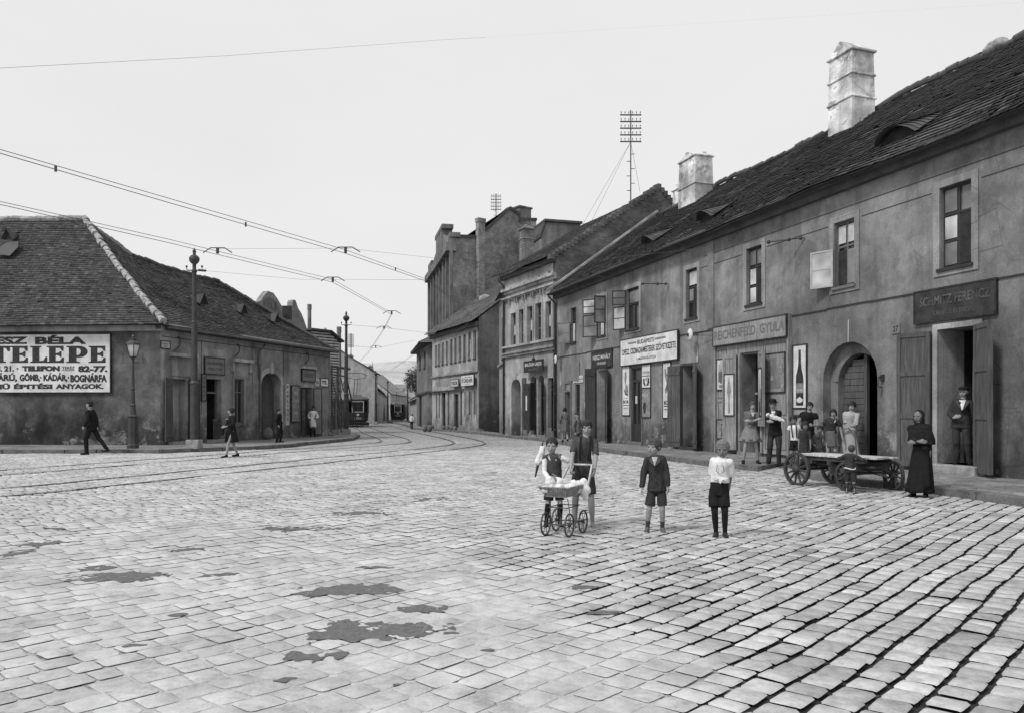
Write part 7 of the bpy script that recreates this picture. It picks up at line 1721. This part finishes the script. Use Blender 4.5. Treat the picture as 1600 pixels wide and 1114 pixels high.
        if shoes:
            mb = MB(True); a0 = foot[k]; mb.cap(ank[k] + V((0, 0, .0)), a0 + V((0, H_ * .012, H_ * .024)), H_ * .026, H_ * .028); mb.cap(a0 + V((0, 0, H_ * .024)), a0 + ft * H_ * .075 + V((0, 0, H_ * .016)), H_ * .027, H_ * .019); mb.ell(a0 + ft * H_ * .088 + V((0, 0, H_ * .018)), (H_ * .024, H_ * .026, H_ * .017))
            mb.obox(a0 + V((-H_ * .024, H_ * .038, 0)), V((H_ * .048, 0, 0)), ft * H_ * .14, V((0, 0, H_ * .012))); remesh(mb, 'shoe', shoes, o, vox * .8, 2)
    # ---- hair, hats
    st, hm = hair[:2]; mb = MB(True)
    if st in ('short', 'crop', 'bun', 'tousled', 'bob'):
        g_ = .035 if st == 'crop' else .05
        mb.ell(hp(0, .105, .135), ((.375 + g_) * hh, (.425 + g_) * hh, (.385 + g_) * hh), Rm, 22, 16)
        if st != 'crop': mb.ell(hp(0, -.10, .34), (.30 * hh, .24 * hh, .17 * hh), Rm); mb.ell(hp(0, .24, -.05), (.32 * hh, .25 * hh, .26 * hh), Rm)
        if st == 'tousled':
            q = random.Random(2)
            for _ in range(40): a = q.uniform(0, 6.28); r = q.uniform(0, .36); x, y = r * math.cos(a), r * math.sin(a) * 1.1 + .05; mb.ell(hp(x, y, .18 + .36 * math.sqrt(max(0, 1 - (r / .42) ** 2))), .055 * hh, None, 6, 4)
        if st == 'bun': mb.ell(hp(0, .10, .55), (.17 * hh, .17 * hh, .12 * hh), Rm); [mb.ell(hp(k * .34, -.02, .12), (.10 * hh, .16 * hh, .17 * hh), Rm) for k in (-1, 1)]
        if st == 'bob': [mb.ell(hp(k * .34, .08, -.08), (.13 * hh, .24 * hh, .30 * hh), Rm) for k in (-1, 1)]
        remesh(mb, 'hair', hm, o, vox * .8, 2, hh * .02, 40)
    elif st == 'scarf':
        mb.ell(hp(0, .17, .12), (.42 * hh, .47 * hh, .46 * hh), Rm, 20, 14); mb.cap(hp(0, .20, -.2), up_(sz + H_ * .005) + V((0, .03, 0)), .36 * hh, .44 * hh); mb.ell(hp(0, -.16, -.62), (.24 * hh, .2 * hh, .12 * hh), Rm); [mb.cap(hp(k * .37, .04, .2), hp(k * .27, -.10, -.55), .09 * hh, .09 * hh) for k in (-1, 1)]
        remesh(mb, 'headscarf', hm, o, vox, 3, hh * .03, 20)
    elif st in ('cap', 'hat'):
        mb.ell(hp(0, .12, .06), (.39 * hh, .45 * hh, .36 * hh), Rm); remesh(mb, 'hair', 'hair_dark', o, vox, 2); mb = MB(True)
        if st == 'cap': mb.ell(hp(0, .05, .38), (.47 * hh, .52 * hh, .17 * hh), Rm, 18, 10); mb.ell(hp(0, -.42, .26), (.26 * hh, .20 * hh, .035 * hh), Rm); mb.ell(hp(0, .02, .28), (.41 * hh, .46 * hh, .12 * hh), Rm)
        else: ax = Rm @ V((0, -.12, 1)).normalized(); mb.lathe(hp(0, 0, .22), ax, [(0, .66 * hh), (.03 * hh, .68 * hh), (.06 * hh, .44 * hh), (.30 * hh, .42 * hh), (.44 * hh, .34 * hh), (.46 * hh, .2 * hh)], 22, x=(1, 0, 0))
        remesh(mb, 'cap' if st == 'cap' else 'hat', hm, o, vox, 2)
    fy = -tz * 1.12
    if straps:
        for k in (-1, 1):
            mb = MB(True); p = [up_(hz + H_ * .11) + V((k * sw * .42, fy * 1.12, 0)), up_(sz - H_ * .10) + V((k * sw * .50, fy * 1.24, 0)), up_(sz - H_ * .0) + V((k * sw * .52, fy * .78, 0)), up_(sz + H_ * .040) + V((k * sw * .5, 0, 0)), up_(sz - H_ * .06) + V((k * sw * .4, -fy * 1.0, 0))]
            P_ = catmull(p, 5); 
            for i in range(len(P_) - 1): a, b = P_[i], P_[i + 1]; mb.obox(a - V((H_ * .011, .004, 0)), V((H_ * .022, 0, 0)), V((0, .010, 0)), b - a)
            mb.build('suspender', straps, o)
    if collar:
        mb = MB(True)
        for k in (-1, 1): c = up_(sz + H_ * .02); prism(mb, [c + V((k * .002, fy * .72, -H_ * .075)), c + V((k * H_ * .045, fy * .45, -.002)), c + V((k * H_ * .062, fy * .55, -H_ * .03)), c + V((k * H_ * .030, fy * 1.08, -H_ * .07))], V((0, -1, .2)), .006)
        remesh(mb, 'collar', collar, o, .004, 1)
    if extra: extra(o, dict(S=S, EL=EL, WR=WR, HP=HP, KN=KN, hp=hp, up=up_, H=H_, fy=fy, sz=sz, hz=hz, sw=sw, hh=hh, cw=cw, tz=tz))
    return o
def toward(p, q=(0, 0)):      # rotation so that local -Y looks from p to q
    return math.atan2(q[1] - p[1], q[0] - p[0]) + math.pi / 2

# ---- the four children and the pram
def sleeves(r0, r1, r2, mat, vox=.006, e=.82):
    def f(o, J):
        for k in (-1, 1):
            mb = MB(True); mb.cap(J['S'][k].lerp(J['EL'][k], .1), J['EL'][k], r0, r1); mb.cap(J['EL'][k], J['EL'][k].lerp(J['WR'][k], e), r1, r2); remesh(mb, 'sleeve', mat, o, vox, 3, .006, 14)
    return f
def shirt_front(mat='c_white', wd=.030, dn=.10, lapel=None, vox=.004):
    def f(o, J):
        H_ = J['H']; c = J['up'](J['sz'] + H_ * .018); fy = J['fy']; y = lambda t: fy * (.62 + .62 * t)
        mb = MB(True); vs = []; fs = []
        for i in range(6): t = i / 5; w_ = H_ * wd * (1 - t) + .002; vs += [c + V((-w_, y(t) - .004, -H_ * dn * t)), c + V((0, y(t) - .012, -H_ * dn * t)), c + V((w_, y(t) - .004, -H_ * dn * t))]
        for i in range(5): a = i * 3; fs += [(a, a + 1, a + 4, a + 3), (a + 1, a + 2, a + 5, a + 4)]
        mb.add(vs, fs); s_ = mb.build('shirt_front', mat, o); m = s_.modifiers.new('t', 'SOLIDIFY'); m.thickness = .008
        if lapel:
            for k in (-1, 1):
                mb = MB(True); P_ = [c + V((k * H_ * wd * 1.0, y(0) + .004, H_ * .004)), c + V((k * H_ * wd * 2.1, y(.25) + .01, -H_ * .02)), c + V((k * H_ * wd * 1.9, y(.45) - .006, -H_ * .05)), c + V((k * .003, y(1) - .016, -H_ * dn * 1.06))]
                prism(mb, P_, V((0, -1, 0)), .009); mb.build('lapel', lapel, o)
    return f
def both(*fs):
    def f(o, J):
        for x in fs: x(o, J)
    return f
def buttons(n=3, mat='c_black'):
    def f(o, J):
        for i in range(n): mb = MB(True); z = J['sz'] - J['H'] * (.11 + .07 * i); mb.ell(J['up'](z) + V((0, J['fy'] * 1.24, 0)), (.010, .006, .010)); mb.build('button', mat, o, True)
    return f
pA = (.52, 9.74, .0)
person('small boy in dark vest and white sleeves, one hand at his mouth', pA, toward(pA) + .08, 1.12, True, .006, handL=(.075, -.16, .885), handR=(-.05, -.17, .60),
       footL=(.085, -.02, 0), footR=(-.085, .03, 0), top=('c_charcoal', 0.12, .50, 1.08), bottom=('shorts', 'c_black', .30), socks=('c_black', .25), shoes='c_dark', hair=('crop', 'hair_dark'), curl=1.0, tilt=.10,
       collar='c_white', hLd=(-.45, .1, 1), hRd=(.9, -.3, .15), extra=sleeves(.037, .031, .027, 'c_white'))
pB = (.915, 9.68, .0)
person('tallest barefoot boy in dark shirt and suspenders pushing the pram', pB, toward(pB) + .03, 1.34, False, .0065, handL=(.11, -.26, .70), handR=(-.19, -.27, .69),
       footL=(.10, .0, 0), footR=(-.13, -.02, 0), top=('c_charcoal', .78, .52, 1.05), bottom=('shorts', 'c_dark', .31), shoes=None, hair=('short', 'hair_dark'), curl=1.2, tilt=.05, straps='c_black', fat=.98, extra=sleeves(.0, .0, .0, 'c_charcoal') if False else None)
pC = (1.735, 9.3, .0)
person('boy in buttoned dark jacket and shorts looking sideways', pC, toward(pC), 1.12, True, .006, handL=(.165, -.06, .475), handR=(-.165, -.06, .475), footL=(.085, .0, 0), footR=(-.095, .02, 0),
       top=('c_dark', 1.93, .44, 1.16), bottom=('shorts', 'c_dark', .285), socks=('c_charcoal', .115), shoes='c_grey', hair=('tousled', 'hair_mid'), yaw=-.62, extra=both(shirt_front('c_light', .028, .09, 'c_charcoal'), buttons(3)))
pD = (2.43, 8.95, .0)
def kerch(o, J):
    H_ = J['H']; mb = MB(True); c = J['up'](J['hz'] + H_ * .15); fy = J['fy'] * 1.22
    pts = [(-.085, .0), (-.05, -.03), (-.02, -.015), (0, -.07), (.03, -.02), (.06, -.035), (.09, .0), (.05, .03), (-.05, .03)]
    prism(mb, [c + V((x * H_ / 1.1, fy + abs(x) * .25, z)) for x, z in pts], V((0, -1, 0)), .006); mb.build('shirt_tail', 'c_white', o)
    for k in (-1, 1): mb = MB(True); mb.tube([c + V((k * .03, fy - .004, .15)), c + V((k * .045, fy - .007, .08)), c + V((k * .005, fy - .010, .045))], .004, 5); mb.build('neck_cord', 'c_grey', o)
person('fair cropped-haired boy in white shirt and black shorts, hands behind his back', pD, toward(pD), 1.115, True, .006, handL=(.09, .12, .49), handR=(-.08, .12, .47), footL=(.05, -.03, 0), footR=(-.05, -.01, 0),
       top=('c_white', .95, .565, 1.16), bottom=('shorts', 'c_black', .315, 1.13), socks=('c_black', .38), shoes='c_dark', hair=('short', 'hair_fair'), skin='skin_dark', tilt=.16, extra=kerch, fat=1.03)  # face shade comes from the darker skin colour
# dark pointed stick with a white cloth behind the small boy's shoulder
b0, b1 = at(836.5, 744, 9.80), at(849, 688, 9.92); st = thing('toy_flag', 'dark pointed stick with white cloth leaning on the small boy’s shoulder', 'toy flag', b0); mb = MB(); mb.cap(b0, b0.lerp(b1, .55), .010, .024, 8); mb.cap(b0.lerp(b1, .55), b1, .026, .005, 8); mb.build('stick', 'c_dark', st, True)
mb = MB(); mb.cap(at(848, 700, 9.86), at(840, 722, 9.84), .035, .045); mb.cap(at(840, 722, 9.84), at(852, 716, 9.84), .04, .03); mb.local = True; mb.v = [tuple(V(p) - b0) for p in mb.v]; remesh(mb, 'cloth', 'c_white', st, .008, 4, .012, 16)
# ---- wheels
def wheel(c, nrm, r, wd, n, parent, rim=.045, mat='wood_dark', hubr=.07, tyre='iron', spoke=.018, local=False):
    c, nrm = V(c), V(nrm).normalized(); mb = MB(local); x, y = mb.frame(nrm); N = 36
    def ring(mb, r0, r1, w_):
        vs = []; fs = []
        for i in range(N):
            a = 2 * math.pi * i / N; d = x * math.cos(a) + y * math.sin(a)
            vs += [c + d * r0 - nrm * w_ / 2, c + d * r1 - nrm * w_ / 2, c + d * r1 + nrm * w_ / 2, c + d * r0 + nrm * w_ / 2]
        for i in range(N):
            a, b = i * 4, ((i + 1) % N) * 4
            for k in range(4): fs.append((a + k, a + (k + 1) % 4, b + (k + 1) % 4, b + k))
        mb.add(vs, fs)
    ring(mb, r - rim, r - .009, wd)
    for i in range(n):
        a = 2 * math.pi * (i + .3) / n; d = x * math.cos(a) + y * math.sin(a); mb.cyl(c + d * hubr * .8, c + d * (r - rim + .004), spoke * 1.15, spoke * .85, 7)
    o = mb.build('wheel', mat, parent, False); t = MB(local); ring(t, r - .008, r, wd * 1.06); t.build('tyre', tyre, o)
    h = MB(local); h.lathe(c - nrm * wd * 1.3, nrm, [(0, hubr * .55), (wd * .5, hubr * .9), (wd * 1.3, hubr), (wd * 2.1, hubr * .9), (wd * 2.6, hubr * .5)], 14); h.build('hub', mat, o, True)
    return o
# ---- the pram
u = V((-.46, -.888, 0)); v = V((.888, -.46, 0)); FA = V((.53, 8.96, 0)); RA = FA - u * .36
pr = thing('pram', 'low slatted wooden pram on four thin spoked wheels with a white handle', 'pram', (.62, 9.15, 0)); Z = V((0, 0, 1))
for c, hwid in ((FA, .15), (RA, .175)):
    for k in (-1, 1): wheel(c + v * k * hwid + Z * .137, v, .137, .016, 8, pr, .014, 'iron', .02, 'iron', .004)
    mb = MB(); mb.tube([c - v * hwid + Z * .137, c + v * hwid + Z * .137], .007, 6); mb.build('axle', 'iron', pr)
mb = MB()
for k in (-1, 1):
    a = FA + v * k * .13 + Z * .137; b = RA + v * k * .15 + Z * .137; m = (FA + RA) / 2 + v * k * .12
    mb.tube([a, a.lerp(m, .5) + Z * .09, m + Z * .34 + u * .12, m + Z * .44 + u * .16], .006, 6); mb.tube([b, b.lerp(m, .5) + Z * .09, m + Z * .34 - u * .12, m + Z * .44 - u * .16], .006, 6); mb.tube([a, b], .006, 6)
    mb.tube([m + Z * .33 + u * .2, m + Z * .33 - u * .2], .006, 6)
mb.tube([FA - v * .12 + Z * .33 + u * -.02, FA + v * .12 + Z * .33 + u * -.02], .006, 6); mb.tube([RA - v * .12 + Z * .33, RA + v * .12 + Z * .33], .006, 6); mb.build('undercarriage', 'iron', pr)
BF = V((.49, 8.90, 0)); BR = BF - u * .58; zb, zt_ = .465, .575
def slat_side(A0, A1, B0, B1, n, name='side'):
    """slats between bottom edge A0-A1 and top edge B0-B1"""
    mb = MB(); th = (A1 - A0).cross(B0 - A0).normalized() * .006
    for i in range(n):
        f0, f1 = (i + .10) / n, (i + .84) / n; p = [A0.lerp(A1, f0), A0.lerp(A1, f1), B0.lerp(B1, f1), B0.lerp(B1, f0)]; prism(mb, p, th, 1)
    for (p, q) in ((B0, B1), (A0, A1)): mb.tube([p, q], .009, 6)
    return mb.build(name, 'wood_mid', pr)
c4_ = [BF - v * .13 + u * -.04, BF + v * .13 + u * -.04, BR + v * .13 + u * .04, BR - v * .13 + u * .04]; t4 = [BF - v * .19 + u * .03, BF + v * .19 + u * .03, BR + v * .18, BR - v * .18]
c4_ = [p + Z * zb for p in c4_]; t4 = [p + Z * zt_ for p in t4]
for i in range(4): slat_side(c4_[i], c4_[(i + 1) % 4], t4[i], t4[(i + 1) % 4], 13 if i % 2 == 0 else 18)
mb = MB(); prism(mb, c4_, Z, .012); mb.build('bed', 'wood_dark', pr)
hb = BR - u * .09 + v * .06 + Z * .80
for k, q_ in ((-1, t4[3]), (1, t4[2])):
    mb = MB(); prism(mb, [q_ + v * k * .0 - Z * .03 + u * .03, q_ - Z * .03 - u * .012, hb + v * k * .14 - u * .012, hb + v * k * .14 + u * .022], v * k, .016); mb.build('handle_arm', 'wood_light', pr)
mb = MB(); mb.tube([hb - v * .17, hb + v * .17], .013, 8); mb.build('handle_bar', 'wood_light', pr, True)
mb = MB(True); base = org(pr); q = random.Random(4)
for k in range(26): t = q.uniform(.06, .94); mb.ell(BF.lerp(BR, t) + v * q.uniform(-.13, .13) + Z * (zt_ - .02 + q.uniform(-.02, .03)) - base, (q.uniform(.05, .08), q.uniform(.05, .08), .045))
mb.cap(BR + v * .17 + u * .1 + Z * .60 - base, BR + v * .21 + u * .1 + Z * .50 - base, .05, .045); mb.cap(BR + v * .19 + u * .14 + Z * .5 - base, BR + v * .20 + u * .12 + Z * .42 - base, .045, .03); remesh(mb, 'blanket', 'c_white', pr, .007, 4, .014, 18)
def baby(label, loc, rot, pitch=0.0, size=1.0, vox=.006):
    o = thing('person', label, 'baby', loc, rot); o.rotation_euler = (pitch, 0, rot); s = size
    mb = MB(True); mb.ell((0, 0, .0), (.055 * s, .06 * s, .062 * s)); mb.ell((0, -.052 * s, -.005), (.012 * s, .012 * s, .012 * s)); mb.ell((0, -.03 * s, -.03 * s), (.035 * s, .03 * s, .03 * s)); mb.cap((0, 0, -.05 * s), (0, 0, -.28 * s), .05 * s, .045 * s); mb.cap((.04 * s, -.02, -.09 * s), (.10 * s, -.06 * s, -.15 * s), .022 * s, .016 * s); mb.cap((.10 * s, -.06 * s, -.15 * s), (.115 * s, -.09 * s, -.11 * s), .016 * s, .012 * s)
    for j in range(4): mb.cap((.112 * s + .006 * s * (j - 1.5), -.092 * s, -.10 * s), (.112 * s + .009 * s * (j - 1.5), -.10 * s, -.075 * s), .006 * s, .005 * s, 6)
    remesh(mb, 'body', 'skin', o, vox * .7, 2)
    mb = MB(True); mb.ell((0, .018 * s, .014 * s), (.066 * s, .064 * s, .066 * s)); mb.ell((0, -.01 * s, .05 * s), (.05 * s, .045 * s, .03 * s)); remesh(mb, 'bonnet', 'c_white', o, vox, 2, .003, 30)
    mb = MB(True); mb.cap((0, 0, -.09 * s), (0, .0, -.34 * s), .075 * s, .06 * s); mb.cap((0, 0, -.34 * s), (0, .0, -.44 * s), .06 * s, .035 * s); mb.cap((.03 * s, -.02, -.09 * s), (.085 * s, -.05 * s, -.14 * s), .032 * s, .026 * s); remesh(mb, 'wrap', 'c_white', o, vox, 3, .012, 18)
    for k in (-1, 1): e = MB(True); e.ell((k * .022 * s, -.053 * s, .006 * s), (.007 * s, .004 * s, .004 * s), None, 6, 4); e.build('eye', 'eye', o)
    return o
baby('baby in white bonnet and gown lying in the pram', BF.lerp(BR, .10) - v * .06 + Z * .64, math.atan2(u.y, u.x) - math.pi / 2 - .5, math.radians(-72), 1.0)
# ---- the handcart
u = V((.42, -.906, 0)).normalized(); v = V((.906, .42, 0)).normalized(); A0 = V((5.60, 15.1, 0)); WBs = 1.28
ct = thing('handcart', 'flat four-wheeled wooden handcart with pale plank top and spoked wheels', 'cart', (6.4, 14.4, 0))
for c in (A0, A0 + v * 1.0): wheel(c + Z * .325, v, .325, .06, 12, ct, .05, 'wood_dark', .085, 'iron', .021)
tw = (v * math.cos(.22) + u * math.sin(.22)).normalized(); C0 = A0 + u * WBs + v * .5
for k in (-1, 1): wheel(C0 + tw * k * .50 + Z * .27, tw, .27, .055, 12, ct, .045, 'wood_dark', .075, 'iron', .019)
for a, b in ((A0, A0 + v * 1.0), (C0 - tw * .52, C0 + tw * .52)):
    mb = MB(); mb.tube([a - (b - a).normalized() * .09 + Z * .325, b + (b - a).normalized() * .09 + Z * .325], .028, 8); d = (b - a).normalized(); e = d.cross(Z); mb.obox(a + d * .14 + e * -.05 + Z * .36, d * ((b - a).length - .28), e * .10, Z * .16); mb.build('axle', 'wood_dark', ct)
mb = MB(); q = random.Random(2)
for k in range(5): o_ = A0 - u * (.16 + q.uniform(0, .1)) + v * (.12 + .155 * k) + Z * (.585 + q.uniform(0, .006)); mb.obox(o_, u * (1.70 + q.uniform(0, .12)), v * .145, Z * .035)
mb.build('plank_top', 'wood_light', ct, bevel=.004)
mb = MB()
for k in (.16, .80): mb.obox(A0 + v * k + Z * .515, u * 1.45, v * .07, Z * .068)
for t in (.2, .65, 1.15): mb.obox(A0 + u * t + v * .1 + Z * .45, u * .08, v * .82, Z * .065)
mb.tube([A0 + v * .5 + Z * .40, A0 + u * WBs + v * .5 + Z * .38], .035, 6); mb.tube([A0 + u * .9 + v * .5 + Z * .40, A0 + u * .2 + v * .25 + Z * .45], .02, 6)
mb.tube([C0 + Z * .34, C0 + u * .30 + Z * .30, C0 + u * .40 - v * .05 + Z * .28], .025, 6); mb.build('underframe', 'wood_dark', ct)
mb = MB(); mb.lathe(C0 + Z * .42, Z, [(0, .22), (.04, .22), (.05, .20)], 20); mb.build('turntable', 'iron', ct)
mb = MB(); mb.obox(A0 + u * .55 + v * .25 + Z * .26, u * .42, v * .45, Z * .2); mb.build('tool_box', 'wood_dark', ct)
# ---- adults and children by the gateway
zp = PAV
def stand(px, Y, z): return ((px - CX) / F * Y, Y, z)
GR = None
p = stand(1174, 19.6, zp); person('woman in grey apron skirt with folded arms, leftmost of the group by the shopfront', p, toward(p) + .15, 1.57, vox=.010, handL=(-.07, -.25, 1.08), handR=(.09, -.27, 1.12), hLd=(-1, -.1, .1), hRd=(1, -.1, .1), footL=(.16, -.02, 0), footR=(-.20, -.02, 0),
    top=('c_grey', 1.6, .56, 1.12), bottom=('skirt', 'c_mid', .36, 1.95), hair=('bun', 'hair_mid'), fat=1.12, apron='c_mid', extra=shirt_front('c_light', .03, .07, None))
p = stand(1209, 19.35, .10); person('man in dark suit and round brimmed hat carrying a baby', p, toward(p), 1.64, vox=.010, handL=(-.03, -.27, 1.10), handR=(.10, -.28, 1.16), hLd=(-1, -.1, .1), hRd=(1, -.1, .2), footL=(.12, 0, 0), footR=(-.12, .02, 0),
    top=('c_black', 1.95, .46, 1.12), bottom=('trousers', 'c_dark', 0), hair=('hat', 'c_black'), yaw=-.15, extra=shirt_front('c_white', .028, .10, 'c_dark'))
p2 = (p[0] - .20, p[1] - .22, 1.36); baby('baby with white wrap held in the arms of the man with the hat', p2, toward(p) - .3, 0.0, .85, .008).rotation_euler = (0, math.radians(-70), toward(p))
p = stand(1241, 19.0, .08); person('boy in white shirt and dark suspenders next to the bottle poster', p, toward(p), 1.27, True, vox=.009, top=('c_white', .3, .52), bottom=('shorts', 'c_black', .33), shoes='c_dark', socks=('c_grey', .2), hair=('short', 'hair_dark'), skin='skin_dark', straps='c_black', yaw=.2)
p = stand(1263, 19.4, .09); person('woman in black sleeveless dress standing behind two small children', p, toward(p), 1.60, vox=.010, handL=(.10, -.22, 1.02), handR=(-.19, -.16, .92), top=('c_black', .28, .56, 1.1), bottom=('skirt', 'c_black', .22, 1.5), hair=('short', 'hair_dark'), fat=1.12)
p = stand(1257, 18.2, .05); person('small child in dark dress in front of the woman in black', p, toward(p), 1.17, True, vox=.009, top=('c_dark', .8, .5), bottom=('skirt', 'c_dark', .36, 1.5), hair=('bob', 'hair_dark'), skin='skin_dark')
p = stand(1280, 18.3, .05); person('little child with a hand at the mouth behind the handcart', p, toward(p), 1.07, True, vox=.009, handL=(-.02, -.12, .84), handR=(-.12, -.12, .62), hLd=(-.3, 0, 1), top=('c_charcoal', 1.8, .48), bottom=('shorts', 'c_charcoal', .28), hair=('short', 'hair_dark'), skin='skin_dark', curl=1.0, yaw=-.2)
p = stand(1300, 19.1, .09); person('girl in dark blouse and speckled skirt left of the woman in the pale dress', p, toward(p), 1.42, vox=.010, handL=(.24, -.02, .70), handR=(-.24, -.1, .86), top=('c_dark', .6, .54, 1.08), bottom=('skirt', 'c_grey', .35, 1.5), socks=('c_grey', .2), hair=('bob', 'hair_dark'), collar='c_light')
p = stand(1329, 19.2, .09); person('smiling woman in a long pale dress before the arched gate', p, toward(p) - .12, 1.60, vox=.010, handL=(-.02, -.24, .98), handR=(.02, -.25, .95), hLd=(-.8, -.2, -.4), hRd=(.8, -.2, -.4), top=('c_light', .95, .54, 1.14), bottom=('skirt', 'c_light', .08, 1.75), hair=('bun', 'hair_dark'), fat=1.06, apron='c_light')
p = (6.02, 13.66, .0)
def sash(o, J):
    mb = MB(True); N = 24; pts = [J['up'](J['hz'] + .045 * J['H']) + V((J['cw'] * 1.22 * math.cos(6.2832 * i / N), J['tz'] * 1.32 * math.sin(6.2832 * i / N), .012 * math.sin(6.28 * i / N * 2))) for i in range(N + 1)]; mb.tube(pts, .011, 6); mb.build('belt', 'c_white', o)
person('toddler seen from behind, leaning on the side of the handcart', p, toward(p) + math.pi - .15, .86, True, vox=.007, handL=(.20, -.14, .60), handR=(-.20, -.14, .60), footL=(.06, .0, 0), footR=(-.07, .03, 0), top=('c_dark', 1.9, .47, 1.16), bottom=('shorts', 'c_dark', .24), shoes='c_dark', socks=('c_dark', .2), hair=('short', 'hair_mid'), lean=.12, extra=sash, fat=1.08)
def shawl(o, J):
    mb = MB(True); H_ = J['H']; mb.lathe(J['up'](J['sz'] - H_ * .20), (0, 0, 1), [(0, J['cw'] * 1.58), (H_ * .08, J['cw'] * 1.46), (H_ * .15, J['cw'] * 1.22), (H_ * .195, J['cw'] * .85), (H_ * .235, J['cw'] * .5)], 26, sy=.78, x=(1, 0, 0)); remesh(mb, 'shawl', 'c_black', o, .010, 4, .014, 11)
p = stand(1438, 13.15, 0.0); person('old woman all in black with a headscarf and clasped hands at the kerb', p, toward(p) - .25, 1.47, vox=.008, handL=(-.02, -.25, .93), handR=(.04, -.27, .95), hLd=(-1, -.15, -.1), hRd=(1, -.1, -.05), footL=(.09, -.04, 0), footR=(-.10, -.03, 0), top=('c_black', 1.9, .50, 1.1), bottom=('skirt', 'c_black', .05, 1.65), hair=('scarf', 'c_black'), fat=1.1, skin='skin_dark', apron='c_black', extra=shawl)
pw = w.P(w.s_of(1496), .32, -.14); person('man in dark suit and flat cap standing in the tall doorway at far right', tuple(pw), toward(pw) - .1, 1.66, vox=.008, handL=(.24, -.04, .82), handR=(-.14, -.20, 1.0), hRd=(.5, -.3, .2), footL=(.13, -.02, 0), footR=(-.10, .03, 0), top=('c_dark', 1.93, .47, 1.12), bottom=('trousers', 'c_dark', 0), hair=('cap', 'c_black'), yaw=-.3, extra=shirt_front('c_white', .035, .13, 'c_charcoal'))
# ---- figures farther off
p = stand(883, 33.6, zp); person('woman in grey coat walking away past the corner door of the long house', p, toward(p) + math.pi + .2, 1.50, vox=.012, footL=(.06, -.22, 0), footR=(-.06, .22, .04), top=('c_grey', 1.9, .5, 1.12), bottom=('skirt', 'c_grey', .30, 1.5), hair=('bob', 'hair_dark'), collar='c_light')
p = stand(902.5, 28, 0.0); person('boy in grey clothes walking behind the barefoot boy', p, toward(p) + .8, 1.40, vox=.011, footL=(.06, -.15, 0), footR=(-.06, .18, .03), top=('c_grey', 1.9, .47, 1.1), bottom=('shorts', 'c_charcoal', .28), hair=('cap', 'c_dark'))
p = (-14.25, 26.0, 0); person('man in dark suit and cap striding left past the big sign', p, -math.pi / 2, 1.80, vox=.011, handL=(.2, -.12, .95), handR=(-.18, .10, .92), footL=(.05, -.12, 0), footR=(-.05, .52, .10), top=('c_black', 1.93, .45, 1.1), bottom=('trousers', 'c_black', 0), hair=('cap', 'c_dark'), lean=.05)
p = (-8.96, 24.5, 0); person('girl in dark dress with white-edged sailor collar crossing the street', p, -.75, 1.58, vox=.010, handL=(.12, -.24, .98), handR=(-.20, -.18, .90), footL=(.06, -.20, 0), footR=(-.06, .24, .02), top=('c_black', 1.8, .55, 1.12), bottom=('skirt', 'c_black', .31, 1.75), hair=('bob', 'hair_dark'), shoes='c_black', collar='c_white', yaw=-.2)
mb = MB(); bb = V((-9.28, 24.28, .72)); mb.box(bb + V((0, 0, .10)), (.30, .12, .22)); mb.tube([bb + V((-.08, 0, .2)), bb + V((-.06, 0, .33)), bb + V((.06, 0, .33)), bb + V((.08, 0, .2))], .012); o = mb.build('shoulder_bag', 'c_black', None, place=bb, bevel=.03); tag(o, 'dark bag carried by the girl in the sailor collar', 'bag')
p = stand(436, 33.2, zp); person('man in black standing with his back to the arched gate of the left house', p, toward(p) + 1.2, 1.48, vox=.012, footL=(.14, .0, 0), footR=(-.16, .04, 0), top=('c_black', 1.9, .47, 1.12), bottom=('trousers', 'c_black', 0), hair=('short', 'hair_dark'))
pp = wl.P(wl.s_of(481), PAV, .30); person('shopkeeper in a long white coat in the doorway of the left house', tuple(pp), toward(pp), 1.62, vox=.012, handL=(.14, -.16, 1.0), handR=(-.16, -.14, .95), top=('c_white', 1.85, .5, 1.12), bottom=('skirt', 'c_white', .33, 1.25), hair=('short', 'hair_dark'), shoes='c_black', socks=('c_black', .28), skin='skin_dark')
p = stand(643.5, 63.8, zp * 0 + .0); person('person in white shirt and dark trousers walking far down the right pavement', p, toward(p) + math.pi, 1.28, vox=.016, footL=(.05, -.08, 0), footR=(-.05, .1, 0), top=('c_white', 1.6, .5, 1.15), bottom=('trousers', 'c_black', 0), hair=('short', 'hair_mid'), fine=False)
